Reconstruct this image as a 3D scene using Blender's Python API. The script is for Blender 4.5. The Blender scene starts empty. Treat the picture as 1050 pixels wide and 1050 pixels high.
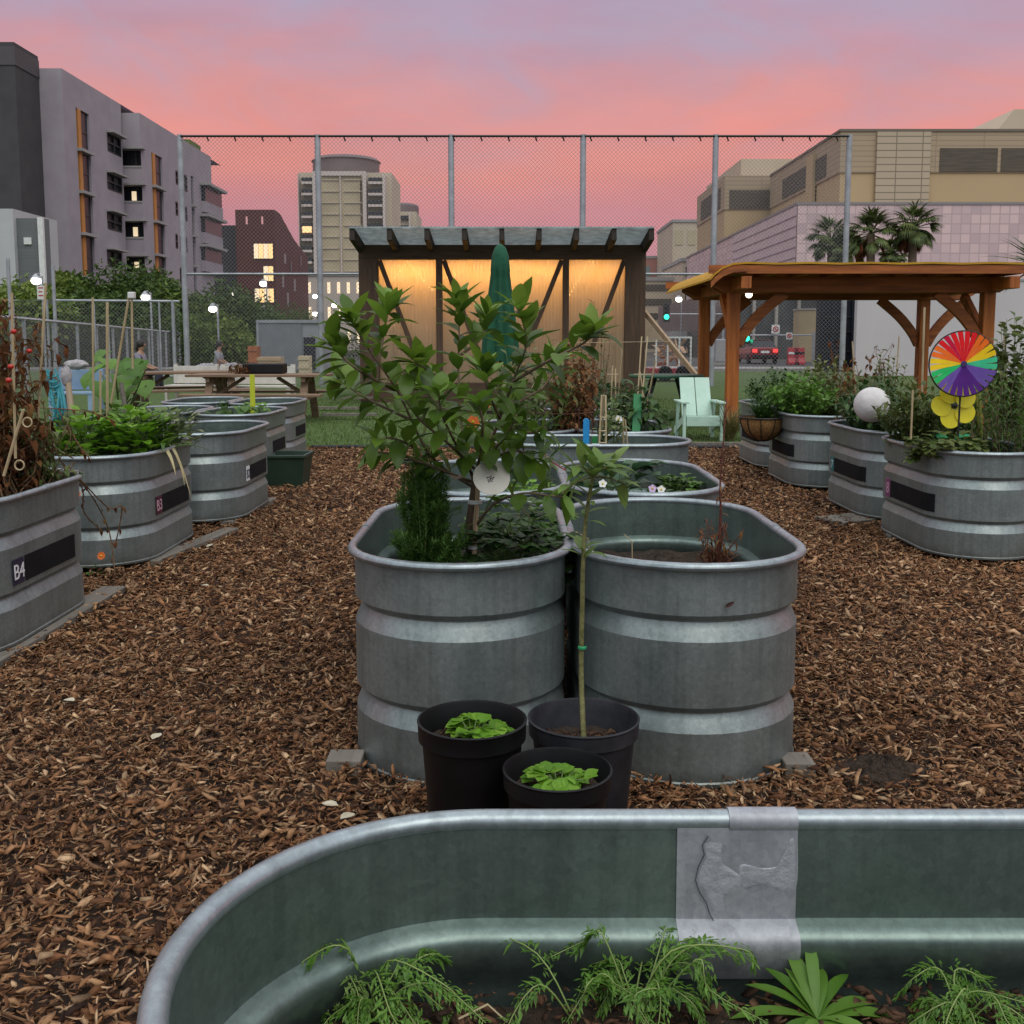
import bpy, bmesh, math, random
import numpy as np
from mathutils import Vector, Matrix
random.seed(7); RNG = np.random.default_rng(7)
sc = bpy.context.scene
COL = sc.collection
R = math.radians
# ------------------------------------------------------------------ camera
F, PX, PY, TH, H = 1050.0, 525.0, 462.0, R(6.0), 1.27     # focal length / principal point measured on the 1050 px photograph
cam = bpy.data.objects.new('camera', bpy.data.cameras.new('camera')); COL.objects.link(cam)
cam.location = (0, 0, H); cam.rotation_euler = (R(90) - TH, 0, 0)
cam.data.sensor_width = 36; cam.data.lens = 36 * F / 1050; cam.data.shift_y = -(525 - PY) / 1050
cam.data.clip_start = .05; cam.data.clip_end = 3000
sc.camera = cam
def ray(px, py):
    a = (px - PX) / F; b = -(py - PY) / F
    return Vector((a, b * math.sin(TH) + math.cos(TH), b * math.cos(TH) - math.sin(TH)))
def at_y(px, py, Y): d = ray(px, py); return Vector((0, 0, H)) + d * (Y / d.y)
def at_z(px, py, z): d = ray(px, py); return Vector((0, 0, H)) + d * ((z - H) / d.z)
def at_x(px, py, X): d = ray(px, py); return Vector((0, 0, H)) + d * (X / d.x)
def V(*a): return Vector(a)
def rnd(a, b): return random.uniform(a, b)
# ------------------------------------------------------------------ mesh helpers
def wloc(o):
    p = Vector((0, 0, 0))
    while o is not None: p = p + Vector(o.location); o = o.parent
    return p
class MB:
    def __init__(s): s.v = []; s.f = []
    def add(s, vs, fs):
        n = len(s.v); s.v.extend([tuple(x) for x in vs]); s.f.extend([tuple(i + n for i in f) for f in fs]); return s
    def box(s, x0, x1, y0, y1, z0, z1):
        return s.add([(x0,y0,z0),(x1,y0,z0),(x1,y1,z0),(x0,y1,z0),(x0,y0,z1),(x1,y0,z1),(x1,y1,z1),(x0,y1,z1)],
                     [(0,3,2,1),(4,5,6,7),(0,1,5,4),(1,2,6,5),(2,3,7,6),(3,0,4,7)])
    def beam(s, p, q, w, h, up=(0,0,1)):
        p, q, up = Vector(p), Vector(q), Vector(up); d = (q - p).normalized()
        sx = d.cross(up)
        if sx.length < 1e-4: sx = d.cross(Vector((0,1,0)))
        sx.normalize(); sz = sx.cross(d).normalized(); a = sx * (w/2); b = sz * (h/2)
        return s.add([p-a-b,p+a-b,p+a+b,p-a+b,q-a-b,q+a-b,q+a+b,q-a+b],[(0,3,2,1),(4,5,6,7),(0,1,5,4),(1,2,6,5),(2,3,7,6),(3,0,4,7)][0:6])
    def tube(s, pts, r, n=6, cap=True):
        pts = [Vector(p) for p in pts]; m = len(pts)
        rs = r if isinstance(r, (list, tuple)) else [r] * m
        if len(rs) == 2 and m != 2: rs = [rs[0] + (rs[1]-rs[0]) * i/(m-1) for i in range(m)]
        vs = []; prev = None
        for i, p in enumerate(pts):
            d = (pts[min(i+1, m-1)] - pts[max(i-1, 0)])
            if d.length < 1e-9: d = Vector((0,0,1))
            d.normalize()
            if prev is None:
                u = d.cross(Vector((0,0,1)))
                if u.length < .05: u = d.cross(Vector((0,1,0)))
            else: u = prev - d * prev.dot(d)
            if u.length < 1e-6: u = d.orthogonal()
            u.normalize(); prev = u; w = d.cross(u)
            for k in range(n):
                a = 2*math.pi*k/n; vs.append(p + (u*math.cos(a) + w*math.sin(a)) * rs[i])
        fs = [(i*n+k, i*n+(k+1)%n, (i+1)*n+(k+1)%n, (i+1)*n+k) for i in range(m-1) for k in range(n)]
        if cap: fs += [tuple(range(n-1, -1, -1)), tuple((m-1)*n + k for k in range(n))]
        return s.add(vs, fs)
    def lathe(s, prof, c=(0,0,0), n=32, axis='z', capb=False, capt=False):
        vs = []
        for r, z in prof:
            for k in range(n):
                a = 2*math.pi*k/n
                if axis == 'z': vs.append((c[0]+r*math.cos(a), c[1]+r*math.sin(a), c[2]+z))
                elif axis == 'y': vs.append((c[0]+r*math.cos(a), c[1]+z, c[2]+r*math.sin(a)))
                else: vs.append((c[0]+z, c[1]+r*math.cos(a), c[2]+r*math.sin(a)))
        m = len(prof)
        fs = [(i*n+k, i*n+(k+1)%n, (i+1)*n+(k+1)%n, (i+1)*n+k) for i in range(m-1) for k in range(n)]
        if capb: fs.append(tuple(range(n-1,-1,-1)))
        if capt: fs.append(tuple((m-1)*n+k for k in range(n)))
        return s.add(vs, fs)
    def prism(s, poly, d):                       # poly: 3D outline, d: extrusion vector
        n = len(poly); d = Vector(d); a = [Vector(p) for p in poly]
        return s.add(a + [p + d for p in a], [tuple(range(n-1,-1,-1)), tuple(range(n,2*n))] + [(i,(i+1)%n,n+(i+1)%n,n+i) for i in range(n)])
    def ball(s, c, r, n=8, m=6, sq=(1,1,1)):
        vs = [(c[0],c[1],c[2]-r*sq[2])]; 
        for i in range(1, m):
            t = math.pi*i/m
            for k in range(n):
                a = 2*math.pi*k/n; vs.append((c[0]+r*sq[0]*math.sin(t)*math.cos(a), c[1]+r*sq[1]*math.sin(t)*math.sin(a), c[2]-r*sq[2]*math.cos(t)))
        vs.append((c[0],c[1],c[2]+r*sq[2])); fs = []
        for k in range(n): fs.append((0, 1+(k+1)%n, 1+k)); fs.append((len(vs)-1, 1+(m-2)*n+k, 1+(m-2)*n+(k+1)%n))
        for i in range(m-2):
            for k in range(n): fs.append((1+i*n+k, 1+i*n+(k+1)%n, 1+(i+1)*n+(k+1)%n, 1+(i+1)*n+k))
        return s.add(vs, fs)
    def leaf(s, base, d, L, W, up=(0,0,1), fold=.25, curl=.3, n=4, peak=.45, wave=0):
        base, d, up = Vector(base), Vector(d).normalized(), Vector(up)
        side = d.cross(up)
        if side.length < .05: side = d.cross(Vector((rnd(-1,1), rnd(-1,1), .1)))
        side.normalize(); nr = side.cross(d).normalized()
        if n == 1:
            m = base + d*(L*.5) + nr*(-curl*L*.1); return s.add([base, m - side*(W*.5) + nr*(fold*W*.4), base + d*L*.97 - nr*(curl*L*.45), m + side*(W*.5) + nr*(fold*W*.4)], [(0,1,2,3)])
        vs = []; 
        for i in range(n+1):
            t = i / n
            x = t/peak*.5 if t < peak else .5 + (t-peak)/(1-peak)*.5
            w = W*.5*max(math.sin(math.pi*x), 0)**.85 + (.02*W if 0 < i < n else 0)
            c = base + d*(L*t*(1-.25*curl*t)) - nr*(curl*L*t*t*.6)
            wv = nr*(wave*W*rnd(-1,1))
            vs += [c - side*w + nr*(fold*w) + wv, c, c + side*w + nr*(fold*w) - wv]
        fs = []
        for i in range(n):
            a = i*3; fs += [(a, a+1, a+4, a+3), (a+1, a+2, a+5, a+4)]
        return s.add(vs, fs)
    def build(s, name, mat=None, parent=None, loc=None, smooth=None, bevel=0):
        me = bpy.data.meshes.new(name); o = bpy.data.objects.new(name, me)
        if loc is not None: o.location = loc
        off = (wloc(parent) if parent is not None else Vector((0,0,0))) + (Vector(loc) if loc is not None else Vector((0,0,0)))
        a = np.array(s.v, dtype=np.float64).reshape(-1, 3) - np.array(off)
        me.from_pydata(a.tolist(), [], s.f); me.update()
        if mat: me.materials.append(mat)
        if smooth is not None:
            me.shade_smooth()
            if smooth < 170: me.set_sharp_from_angle(angle=R(smooth))
        COL.objects.link(o)
        if parent is not None: o.parent = parent
        if bevel:
            b = o.modifiers.new('bevel', 'BEVEL'); b.width = bevel; b.segments = 2; b.limit_method = 'ANGLE'; b.angle_limit = R(40)
        return o
def tag(o, label=None, cat=None, group=None, kind=None):
    if label: o['label'] = label
    if cat: o['category'] = cat
    if group: o['group'] = group
    if kind: o['kind'] = kind
    return o
def thing(name, label, cat, loc=(0,0,0), group=None):
    o = bpy.data.objects.new(name, None); COL.objects.link(o); o.location = loc; o.empty_display_size = .1
    return tag(o, label, cat, group)
def dup(root, loc, rz=0., label=None, group=None, sc_=None):
    r = root.copy(); COL.objects.link(r); r.location = loc; r.rotation_euler = (0,0,rz)
    if sc_: r.scale = sc_
    if label: r['label'] = label
    if group: r['group'] = group
    for ch in list(root.children):
        c = ch.copy(); COL.objects.link(c); c.parent = r
        for g in ch.children:
            k = g.copy(); COL.objects.link(k); k.parent = c
    return r
def text(s, size, mat, parent, origin, xdir, ydir, name='lettering'):
    cu = bpy.data.curves.new('t', 'FONT'); cu.body = s; cu.size = size; cu.align_x = 'CENTER'; cu.align_y = 'CENTER'; cu.extrude = .0008
    t = bpy.data.objects.new('t', cu); COL.objects.link(t)
    dg = bpy.context.evaluated_depsgraph_get(); me = bpy.data.meshes.new_from_object(t.evaluated_get(dg))
    bpy.data.objects.remove(t)
    x, y = Vector(xdir).normalized(), Vector(ydir).normalized(); z = x.cross(y)
    off = wloc(parent)
    m = Matrix(((x.x,y.x,z.x,origin[0]-off.x),(x.y,y.y,z.y,origin[1]-off.y),(x.z,y.z,z.z,origin[2]-off.z),(0,0,0,1)))
    me.transform(m); me.materials.clear(); me.materials.append(mat)
    o = bpy.data.objects.new(name, me); COL.objects.link(o); o.parent = parent; return o
# ------------------------------------------------------------------ materials
def nodes(name):
    m = bpy.data.materials.new(name); m.use_nodes = True; nt = m.node_tree; return m, nt, nt.nodes['Principled BSDF']
def ramp(nt, fac, stops):
    r = nt.nodes.new('ShaderNodeValToRGB'); e = r.color_ramp.elements
    while len(e) < len(stops): e.new(.5)
    for i, (p, c) in enumerate(stops): e[i].position = p; e[i].color = (*c, 1) if len(c) == 3 else c
    if fac is not None: nt.links.new(fac, r.inputs[0])
    return r.outputs[0]
def noise(nt, scale, detail=4, rough=.6, stretch=(1,1,1), coord='Object', dist=0):
    tc = nt.nodes.new('ShaderNodeTexCoord'); mp = nt.nodes.new('ShaderNodeMapping'); mp.inputs['Scale'].default_value = stretch
    nt.links.new(tc.outputs[coord], mp.inputs['Vector'])
    n = nt.nodes.new('ShaderNodeTexNoise'); n.inputs['Scale'].default_value = scale; n.inputs['Detail'].default_value = detail
    n.inputs['Roughness'].default_value = rough; n.inputs['Distortion'].default_value = dist
    nt.links.new(mp.outputs[0], n.inputs['Vector']); return n.outputs[0]
def bumpn(nt, b, h, strength, dist=.01):
    n = nt.nodes.new('ShaderNodeBump'); n.inputs['Strength'].default_value = strength; n.inputs['Distance'].default_value = dist
    nt.links.new(h, n.inputs['Height']); nt.links.new(n.outputs[0], b.inputs['Normal'])
def M(name, c1, c2=None, scale=4, rough=.6, metal=0, bump=0, bscale=30, stretch=(1,1,1), lo=.35, hi=.65, emit=None, es=1, coord='Object', bdist=.01, spec=None, detail=4):
    m, nt, b = nodes(name); b.inputs['Roughness'].default_value = rough; b.inputs['Metallic'].default_value = metal
    if spec is not None: b.inputs['Specular IOR Level'].default_value = spec
    if c2 is None: b.inputs['Base Color'].default_value = (*c1, 1)
    else: nt.links.new(ramp(nt, noise(nt, scale, detail, .6, stretch, coord), [(lo, c1), (hi, c2)]), b.inputs['Base Color'])
    if bump: bumpn(nt, b, noise(nt, bscale, 5, .6, stretch, coord), bump, bdist)
    if emit: b.inputs['Emission Color'].default_value = (*emit, 1); b.inputs['Emission Strength'].default_value = es
    return m
def leafmat(name, cols, trans=.3, rough=.45, spec=.4):
    m, nt, b = nodes(name); b.inputs['Roughness'].default_value = rough; b.inputs['Specular IOR Level'].default_value = spec
    g = nt.nodes.new('ShaderNodeNewGeometry'); n = len(cols)
    c = ramp(nt, g.outputs['Random Per Island'], [((i+.5)/n, x) for i, x in enumerate(cols)])
    nz = ramp(nt, noise(nt, 6 if trans else 1.2, 3), [(.3, (.72,.72,.72)), (.7, (1.2,1.2,1.2))])
    mx = nt.nodes.new('ShaderNodeMix'); mx.data_type = 'RGBA'; mx.blend_type = 'MULTIPLY'; mx.inputs[0].default_value = 1
    nt.links.new(c, mx.inputs[6]); nt.links.new(nz, mx.inputs[7]); c = mx.outputs[2]
    nt.links.new(c, b.inputs['Base Color'])
    t = nt.nodes.new('ShaderNodeBsdfTranslucent'); nt.links.new(c, t.inputs[0])
    ms = nt.nodes.new('ShaderNodeMixShader'); ms.inputs[0].default_value = trans
    nt.links.new(b.outputs[0], ms.inputs[1]); nt.links.new(t.outputs[0], ms.inputs[2]); nt.links.new(ms.outputs[0], nt.nodes['Material Output'].inputs[0])
    return m
def galv(name, c1, c2, rough, metal=.75):
    m, nt, b = nodes(name); b.inputs['Metallic'].default_value = metal
    sp = nt.nodes.new('ShaderNodeTexVoronoi'); sp.inputs['Scale'].default_value = 85
    tc = nt.nodes.new('ShaderNodeTexCoord'); nt.links.new(tc.outputs['Object'], sp.inputs['Vector'])
    big = noise(nt, 3.2, 5, .65); str_ = noise(nt, 30, 4, .6, (1, 1, .05)); fine = noise(nt, 140, 3, .7)
    base = ramp(nt, big, [(.3, c1), (.7, c2)])
    def mul(a, bcol, f):
        mx = nt.nodes.new('ShaderNodeMix'); mx.data_type = 'RGBA'; mx.blend_type = 'MULTIPLY'; mx.inputs[0].default_value = f
        nt.links.new(a, mx.inputs[6]); nt.links.new(bcol, mx.inputs[7]); return mx.outputs[2]
    c = mul(base, ramp(nt, str_, [(.36, (.6,.62,.6)), (.52, (1,1,1)), (.8, (1.12,1.14,1.16))]), .38)
    c = mul(c, ramp(nt, fine, [(.3, (.84,.84,.84)), (.7, (1.1,1.1,1.1))]), .7)
    c = mul(c, ramp(nt, sp.outputs['Color'], [(.1, (.86,.865,.87)), (.9, (1.1,1.1,1.09))]), .8)
    tz = nt.nodes.new('ShaderNodeSeparateXYZ'); nt.links.new(tc.outputs['Object'], tz.inputs[0])
    mh = nt.nodes.new('ShaderNodeMath'); mh.operation = 'MULTIPLY_ADD'; mh.inputs[1].default_value = .13; nt.links.new(noise(nt, 9, 6, .7), mh.inputs[0]); nt.links.new(tz.outputs[2], mh.inputs[2])   # mud splashed up from the ground
    c = mul(c, ramp(nt, mh.outputs[0], [(.045, (.42,.34,.27)), (.12, (1,1,1))]), .8 if metal > .5 else 0)
    spot = noise(nt, 22, 6, .75); c = mul(c, ramp(nt, spot, [(.66, (1,1,1)), (.72, (1.45,1.5,1.5))]), .6)
    nt.links.new(c, b.inputs['Base Color'])
    rr = ramp(nt, big, [(.3, (rough-.08,)*3), (.7, (rough+.1,)*3)]); nt.links.new(rr, b.inputs['Roughness'])
    bumpn(nt, b, noise(nt, 26, 4, .6), .12, .004)
    return m
def wood(name, c1, c2, rough=.7, axis=0, scale=3, bump=.25):
    st = [6, 6, 6]; st[axis] = .5
    return M(name, c1, c2, scale, rough, 0, bump, 8, tuple(st), .3, .7, bdist=.004, detail=6)
GALV = galv('galvanised_steel', (.215,.252,.25), (.31,.347,.342), .40, .62)
GALVI = galv('galvanised_steel_dull_shaded', (.14,.19,.172), (.2,.255,.232), .34, .6)  # duller inner steel, with the shade inside the tank put into the colour
GALVR = galv('galvanised_rolled_rim', (.28,.325,.345), (.38,.43,.45), .34, .6)
ZINC = galv('zinc_repair_patch', (.32,.33,.36), (.4,.41,.44), .5, .35)
BLACKP = M('black_chalk_plate', (.006,.006,.007), (.011,.010,.011), 8, .85, spec=.2)
SOIL = M('potting_soil', (.018,.011,.007), (.06,.036,.022), 45, .95, 0, 1, 60, lo=.35, hi=.75, bdist=.02, detail=8)
BLACKPL = M('black_plastic', (.004,.004,.005), (.008,.008,.009), 6, .5, 0, .05, 60, spec=.3)
GREYPL = M('dark_grey_plastic', (.014,.015,.019), (.034,.034,.04), 12, .6, 0, .1, 60, spec=.3, detail=8)
BARK = M('brown_bark', (.10,.065,.04), (.2,.14,.09), 25, .85, 0, .5, 60, (1,1,.25))
DRYSTEM = M('dry_stem', (.10,.05,.025), (.2,.12,.06), 20, .85)
BAMBOO = M('bamboo_cane', (.34,.25,.13), (.5,.4,.24), 12, .6, stretch=(1,1,.3))
REDW = wood('red_cedar', (.22,.052,.007), (.52,.155,.024), .62, 2)
REDWX = wood('red_cedar_beam', (.18,.043,.006), (.44,.128,.02), .62, 0)
DARKW = wood('weathered_brown_timber', (.05,.027,.016), (.11,.062,.037), .75, 2)
DARKWX = wood('weathered_brown_beam', (.045,.024,.014), (.10,.056,.033), .75, 0)
GREYW = wood('grey_weathered_board', (.11,.095,.078), (.22,.195,.165), .85, 1)
TABLEW = wood('stained_table_wood', (.14,.085,.05), (.26,.17,.11), .75, 0)
WHITEP = M('white_paint', (.62,.62,.6), (.74,.74,.72), 6, .5, 0, .05, 20)
POSTM = M('fence_galvanised', (.30,.31,.34), (.42,.43,.46), 3, .5, .4)
BLACK = M('black_metal', (.012,.012,.012), None, rough=.5)
G_CIT = leafmat('citrus_leaf', [(.06,.125,.014), (.10,.19,.02), (.15,.26,.032), (.08,.155,.017)], .45, .34)
G_CITL = leafmat('citrus_young_leaf', [(.17,.28,.03), (.23,.34,.05), (.13,.23,.025)], .32, .4)
G_MID = leafmat('mid_green_leaf', [(.05,.12,.016), (.08,.165,.024), (.11,.2,.034)], .3)
G_BRT = leafmat('bright_lettuce_leaf', [(.12,.28,.015), (.17,.36,.025), (.23,.42,.045)], .4)
G_DRK = leafmat('dark_green_leaf', [(.025,.065,.014), (.04,.095,.02), (.06,.125,.03)], .28)
G_ROS = leafmat('rosemary_needle', [(.065,.16,.028), (.11,.22,.04), (.15,.28,.055)], .4, .6)
G_OLV = leafmat('olive_leaf', [(.075,.115,.025), (.11,.145,.035), (.15,.175,.05)], .28)
G_PAL = leafmat('pale_leaf', [(.14,.2,.06), (.19,.25,.09), (.24,.28,.12)], .3)
G_WIL = leafmat('wilted_leaf', [(.12,.045,.018), (.17,.07,.028), (.08,.028,.013), (.2,.11,.04)], .2, .8, .1)
G_TREE = leafmat('street_tree_leaf', [(.04,.08,.014), (.065,.115,.02), (.095,.15,.028)], .3, .6)
G_TREE2 = leafmat('street_tree_light_leaf', [(.11,.18,.025), (.15,.22,.035), (.2,.26,.05)], .3, .6)
G_PALM = leafmat('palm_frond_leaf', [(.06,.095,.02), (.095,.13,.03), (.14,.165,.045)], .15, .5)
G_FERN = leafmat('fern_leaf', [(.06,.14,.022), (.09,.18,.03), (.12,.22,.045)], .3)
G_COLL = leafmat('blue_green_leaf', [(.05,.12,.055), (.07,.15,.07), (.085,.17,.08)], .25)
# ------------------------------------------------------------------ world, soft fill light
w = bpy.data.worlds.new('World'); sc.world = w; w.use_nodes = True; nt = w.node_tree; nt.nodes.clear()
out = nt.nodes.new('ShaderNodeOutputWorld'); tc = nt.nodes.new('ShaderNodeTexCoord')
sep = nt.nodes.new('ShaderNodeSeparateXYZ'); nt.links.new(tc.outputs['Generated'], sep.inputs[0])
mp = nt.nodes.new('ShaderNodeMapping'); mp.inputs['Scale'].default_value = (2.2, 2.2, 7); mp.inputs['Rotation'].default_value = (0, R(9), 0); mp.inputs['Location'].default_value = (.35, .2, .1)
nt.links.new(tc.outputs['Generated'], mp.inputs['Vector'])
nz = nt.nodes.new('ShaderNodeTexNoise'); nz.inputs['Scale'].default_value = 1.7; nz.inputs['Detail'].default_value = 6; nz.inputs['Roughness'].default_value = .52; nz.inputs['Distortion'].default_value = .5
nt.links.new(mp.outputs[0], nz.inputs['Vector'])
def math_(op, a, b, clamp=False):
    n = nt.nodes.new('ShaderNodeMath'); n.operation = op; n.use_clamp = clamp
    for i, x in enumerate((a, b)):
        if isinstance(x, (int, float)): n.inputs[i].default_value = x
        elif x is not None: nt.links.new(x, n.inputs[i])
    return n.outputs[0]
zz = math_('ADD', sep.outputs['Z'], math_('MULTIPLY', math_('SUBTRACT', nz.outputs[0], .5), .085))
zz = math_('ADD', zz, math_('MULTIPLY', sep.outputs['X'], .014))
sky = ramp(nt, zz, [(0, (.48,.27,.29)), (.05, (.53,.24,.27)), (.1, (.57,.24,.28)), (.135, (.69,.255,.255)), (.165, (.80,.285,.235)), (.19, (.78,.29,.25)), (.225, (.69,.30,.29)), (.26, (.54,.30,.36)), (.31, (.46,.335,.455)), (.40, (.5,.44,.52)), (.6, (1.05,1.07,1.1)), (1, (1.48,1.56,1.6))])
hsv = nt.nodes.new('ShaderNodeHueSaturation'); nt.links.new(sky, hsv.inputs['Color'])
nz2 = nt.nodes.new('ShaderNodeTexNoise'); nz2.inputs['Scale'].default_value = 3.1; nz2.inputs['Detail'].default_value = 5
nt.links.new(mp.outputs[0], nz2.inputs['Vector'])
nt.links.new(math_('ADD', math_('MULTIPLY', nz2.outputs[0], .24), .88), hsv.inputs['Value'])
east = nt.nodes.new('ShaderNodeMapRange'); nt.links.new(sep.outputs['Y'], east.inputs[0])   # away from the afterglow the dusk sky is pale blue grey
for i_, v_ in ((1, .15), (2, -.35), (3, 0), (4, 1)): east.inputs[i_].default_value = v_
dk = ramp(nt, sep.outputs['Z'], [(0, (.34,.34,.38)), (.25, (.54,.58,.64)), (.6, (1.05,1.14,1.2)), (1, (1.48,1.6,1.66))])
mxe = nt.nodes.new('ShaderNodeMix'); mxe.data_type = 'RGBA'; nt.links.new(east.outputs[0], mxe.inputs[0]); nt.links.new(hsv.outputs[0], mxe.inputs[6]); nt.links.new(dk, mxe.inputs[7])
nz3 = nt.nodes.new('ShaderNodeTexNoise'); nz3.inputs['Scale'].default_value = 4.2; nz3.inputs['Detail'].default_value = 8; nz3.inputs['Roughness'].default_value = .58; nz3.inputs['Distortion'].default_value = .9
mp3 = nt.nodes.new('ShaderNodeMapping'); mp3.inputs['Scale'].default_value = (1.4, 1, 3.2); mp3.inputs['Rotation'].default_value = (0, R(-14), 0); mp3.inputs['Location'].default_value = (.1, .3, .7); nt.links.new(tc.outputs['Generated'], mp3.inputs['Vector']); nt.links.new(mp3.outputs[0], nz3.inputs['Vector'])
cl = nt.nodes.new('ShaderNodeMix'); cl.data_type = 'RGBA'; cl.inputs[7].default_value = (.43,.365,.48,1); nt.links.new(hsv.outputs[0], cl.inputs[6])
cm_ = nt.nodes.new('ShaderNodeMapRange'); nt.links.new(nz3.outputs[0], cm_.inputs[0]); cm_.inputs[1].default_value = .43; cm_.inputs[2].default_value = .66; cm_.inputs[3].default_value = 0; cm_.inputs[4].default_value = .9
ch = nt.nodes.new('ShaderNodeMapRange'); nt.links.new(sep.outputs['Z'], ch.inputs[0]); ch.inputs[1].default_value = .15; ch.inputs[2].default_value = .3; ch.inputs[3].default_value = .12
nt.links.new(math_('MULTIPLY', cm_.outputs[0], ch.outputs[0]), cl.inputs[0]); nt.links.new(cl.outputs[2], mxe.inputs[6])
bg = nt.nodes.new('ShaderNodeBackground'); nt.links.new(mxe.outputs[2], bg.inputs[0]); bg.inputs[1].default_value = 1.0
nis = nt.nodes.new('ShaderNodeTexSky'); nis.sky_type = 'NISHITA'; nis.sun_disc = False; nis.sun_elevation = R(38); nis.sun_rotation = R(200)
bg2 = nt.nodes.new('ShaderNodeBackground'); nt.links.new(nis.outputs[0], bg2.inputs[0]); bg2.inputs[1].default_value = .004
ad = nt.nodes.new('ShaderNodeAddShader'); nt.links.new(bg.outputs[0], ad.inputs[0]); nt.links.new(bg2.outputs[0], ad.inputs[1]); nt.links.new(ad.outputs[0], out.inputs[0])
sl = bpy.data.lights.new('soft_fill', 'SUN'); sl.energy = .9; sl.angle = R(40); sl.color = (1, .93, .84)  # added fill light, brightens surfaces facing the camera; dusk has no direct source
so = bpy.data.objects.new('soft_fill', sl); COL.objects.link(so)
so.rotation_euler = Vector((-.25, .55, -.8)).to_track_quat('-Z', 'Y').to_euler()
sc.view_settings.view_transform = 'Standard'; sc.view_settings.look = 'None'; sc.view_settings.exposure = 0; sc.view_settings.gamma = 1
sc.render.engine = 'CYCLES'; sc.cycles.use_denoising = True; sc.cycles.max_bounces = 6; sc.cycles.transparent_max_bounces = 12
sc.cycles.sample_clamp_indirect = 4
# ------------------------------------------------------------------ ground
tag(MB().add([(-900,-60,-.012),(900,-60,-.012),(900,1500,-.012),(-900,1500,-.012)],[(0,1,2,3)]).build('ground',
    M('dusty_ground', (.05,.045,.04), (.09,.08,.07), .3, .95)), kind='structure')
GRASSM = M('lawn', (.035,.07,.012), (.085,.14,.028), 9, .95, 0, .6, 120, lo=.3, hi=.7, bdist=.03, detail=8)
tag(MB().add([(-40,12.3,-.004),(40,12.3,-.004),(40,46,-.004),(-40,46,-.004)],[(0,1,2,3)]).build('lawn', GRASSM), kind='structure')
tag(MB().add([(-300,50,-.006),(300,50,-.006),(300,74,-.006),(-300,74,-.006)],[(0,1,2,3)]).build('road', M('asphalt', (.035,.035,.037), (.055,.055,.057), 2, .9)), kind='structure')
tag(MB().box(-300,300,46.2,50,-.01,.12).build('pavement', M('concrete_pavement', (.2,.19,.18), (.28,.27,.25), 1.5, .9)), kind='structure')
tag(MB().add([(-9,-4,-.002),(9,-4,-.002),(9,12.28,-.002),(-9,12.28,-.002)],[(0,1,2,3)]).build('mulch_bed', M('dark_mulch', (.02,.009,.005), (.06,.029,.014), 40, .95, 0, 1, 70, bdist=.02, detail=8)), kind='structure')
def flakes(name, mat, n, xs, ys, z0, dz, L=(.018,.06), wr=(.16,.38), tilt=.35, parent=None, keep=None, th=.12):
    x = RNG.uniform(*xs, n); y = RNG.uniform(*ys, n)
    if keep is not None: k = keep(x, y); x, y = x[k], y[k]; n = len(x)
    l = np.exp(RNG.uniform(np.log(L[0]), np.log(L[1]), n)); wd = l*RNG.uniform(*wr, n); t = wd*RNG.uniform(th, 3*th, n)
    yaw = RNG.uniform(0, 2*np.pi, n); pit = RNG.normal(0, tilt, n); rol = RNG.normal(0, tilt*1.3, n); bend = RNG.normal(0, .12, n)*l
    ea, eb, sk = RNG.uniform(.1,.9,n), RNG.uniform(.1,.9,n), RNG.normal(0,.35,n)
    u = np.array([-1,-1,0,1,1,0.])[None]*l[:,None]/2; v = np.stack([-ea,ea,np.ones(n),eb,-eb,-np.ones(n)],1)*wd[:,None]/2
    u = u + v*sk[:,None]; v = v + np.array([1,1,-.6,1,1,-.6])[None]*bend[:,None]*.6
    top = np.stack([u, v, np.broadcast_to(np.array([0,0,1,0,0,1.])[None], u.shape)*bend[:,None]], 2)
    bot = top.copy()*np.array([.92,.85,1]); bot[:,:,2] = top[:,:,2]-t[:,None]
    p = np.concatenate([top,bot],1)
    cr, srr = np.cos(rol)[:,None], np.sin(rol)[:,None]; Y = p[:,:,1]*cr-p[:,:,2]*srr; Z = p[:,:,1]*srr+p[:,:,2]*cr
    cp, sp = np.cos(pit)[:,None], np.sin(pit)[:,None]; X = p[:,:,0]*cp-Z*sp; Z = p[:,:,0]*sp+Z*cp
    cy, sy = np.cos(yaw)[:,None], np.sin(yaw)[:,None]; X, Y = X*cy-Y*sy, X*sy+Y*cy
    zc = z0 + RNG.uniform(0,1,n)**1.5*dz
    co = np.stack([X+x[:,None], Y+y[:,None], Z+zc[:,None]],2).reshape(-1,3)
    fq = np.array([[0,1,2,5],[5,2,3,4],[1,0,6,7],[2,1,7,8],[3,2,8,9],[4,3,9,10],[5,4,10,11],[0,5,11,6]])
    fs = (fq[None]+ (np.arange(n)*12)[:,None,None]).reshape(-1)
    me = bpy.data.meshes.new(name); me.vertices.add(len(co)); me.loops.add(len(fs)); me.polygons.add(len(fs)//4)
    if parent is not None: co = co - np.array(wloc(parent))
    me.vertices.foreach_set('co', co.ravel()); me.loops.foreach_set('vertex_index', fs); me.polygons.foreach_set('loop_start', np.arange(0,len(fs),4))
    me.update(calc_edges=True); me.validate(); me.materials.append(mat)
    o = bpy.data.objects.new(name, me); COL.objects.link(o)
    if parent is not None: o.parent = parent
    return o, n
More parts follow.
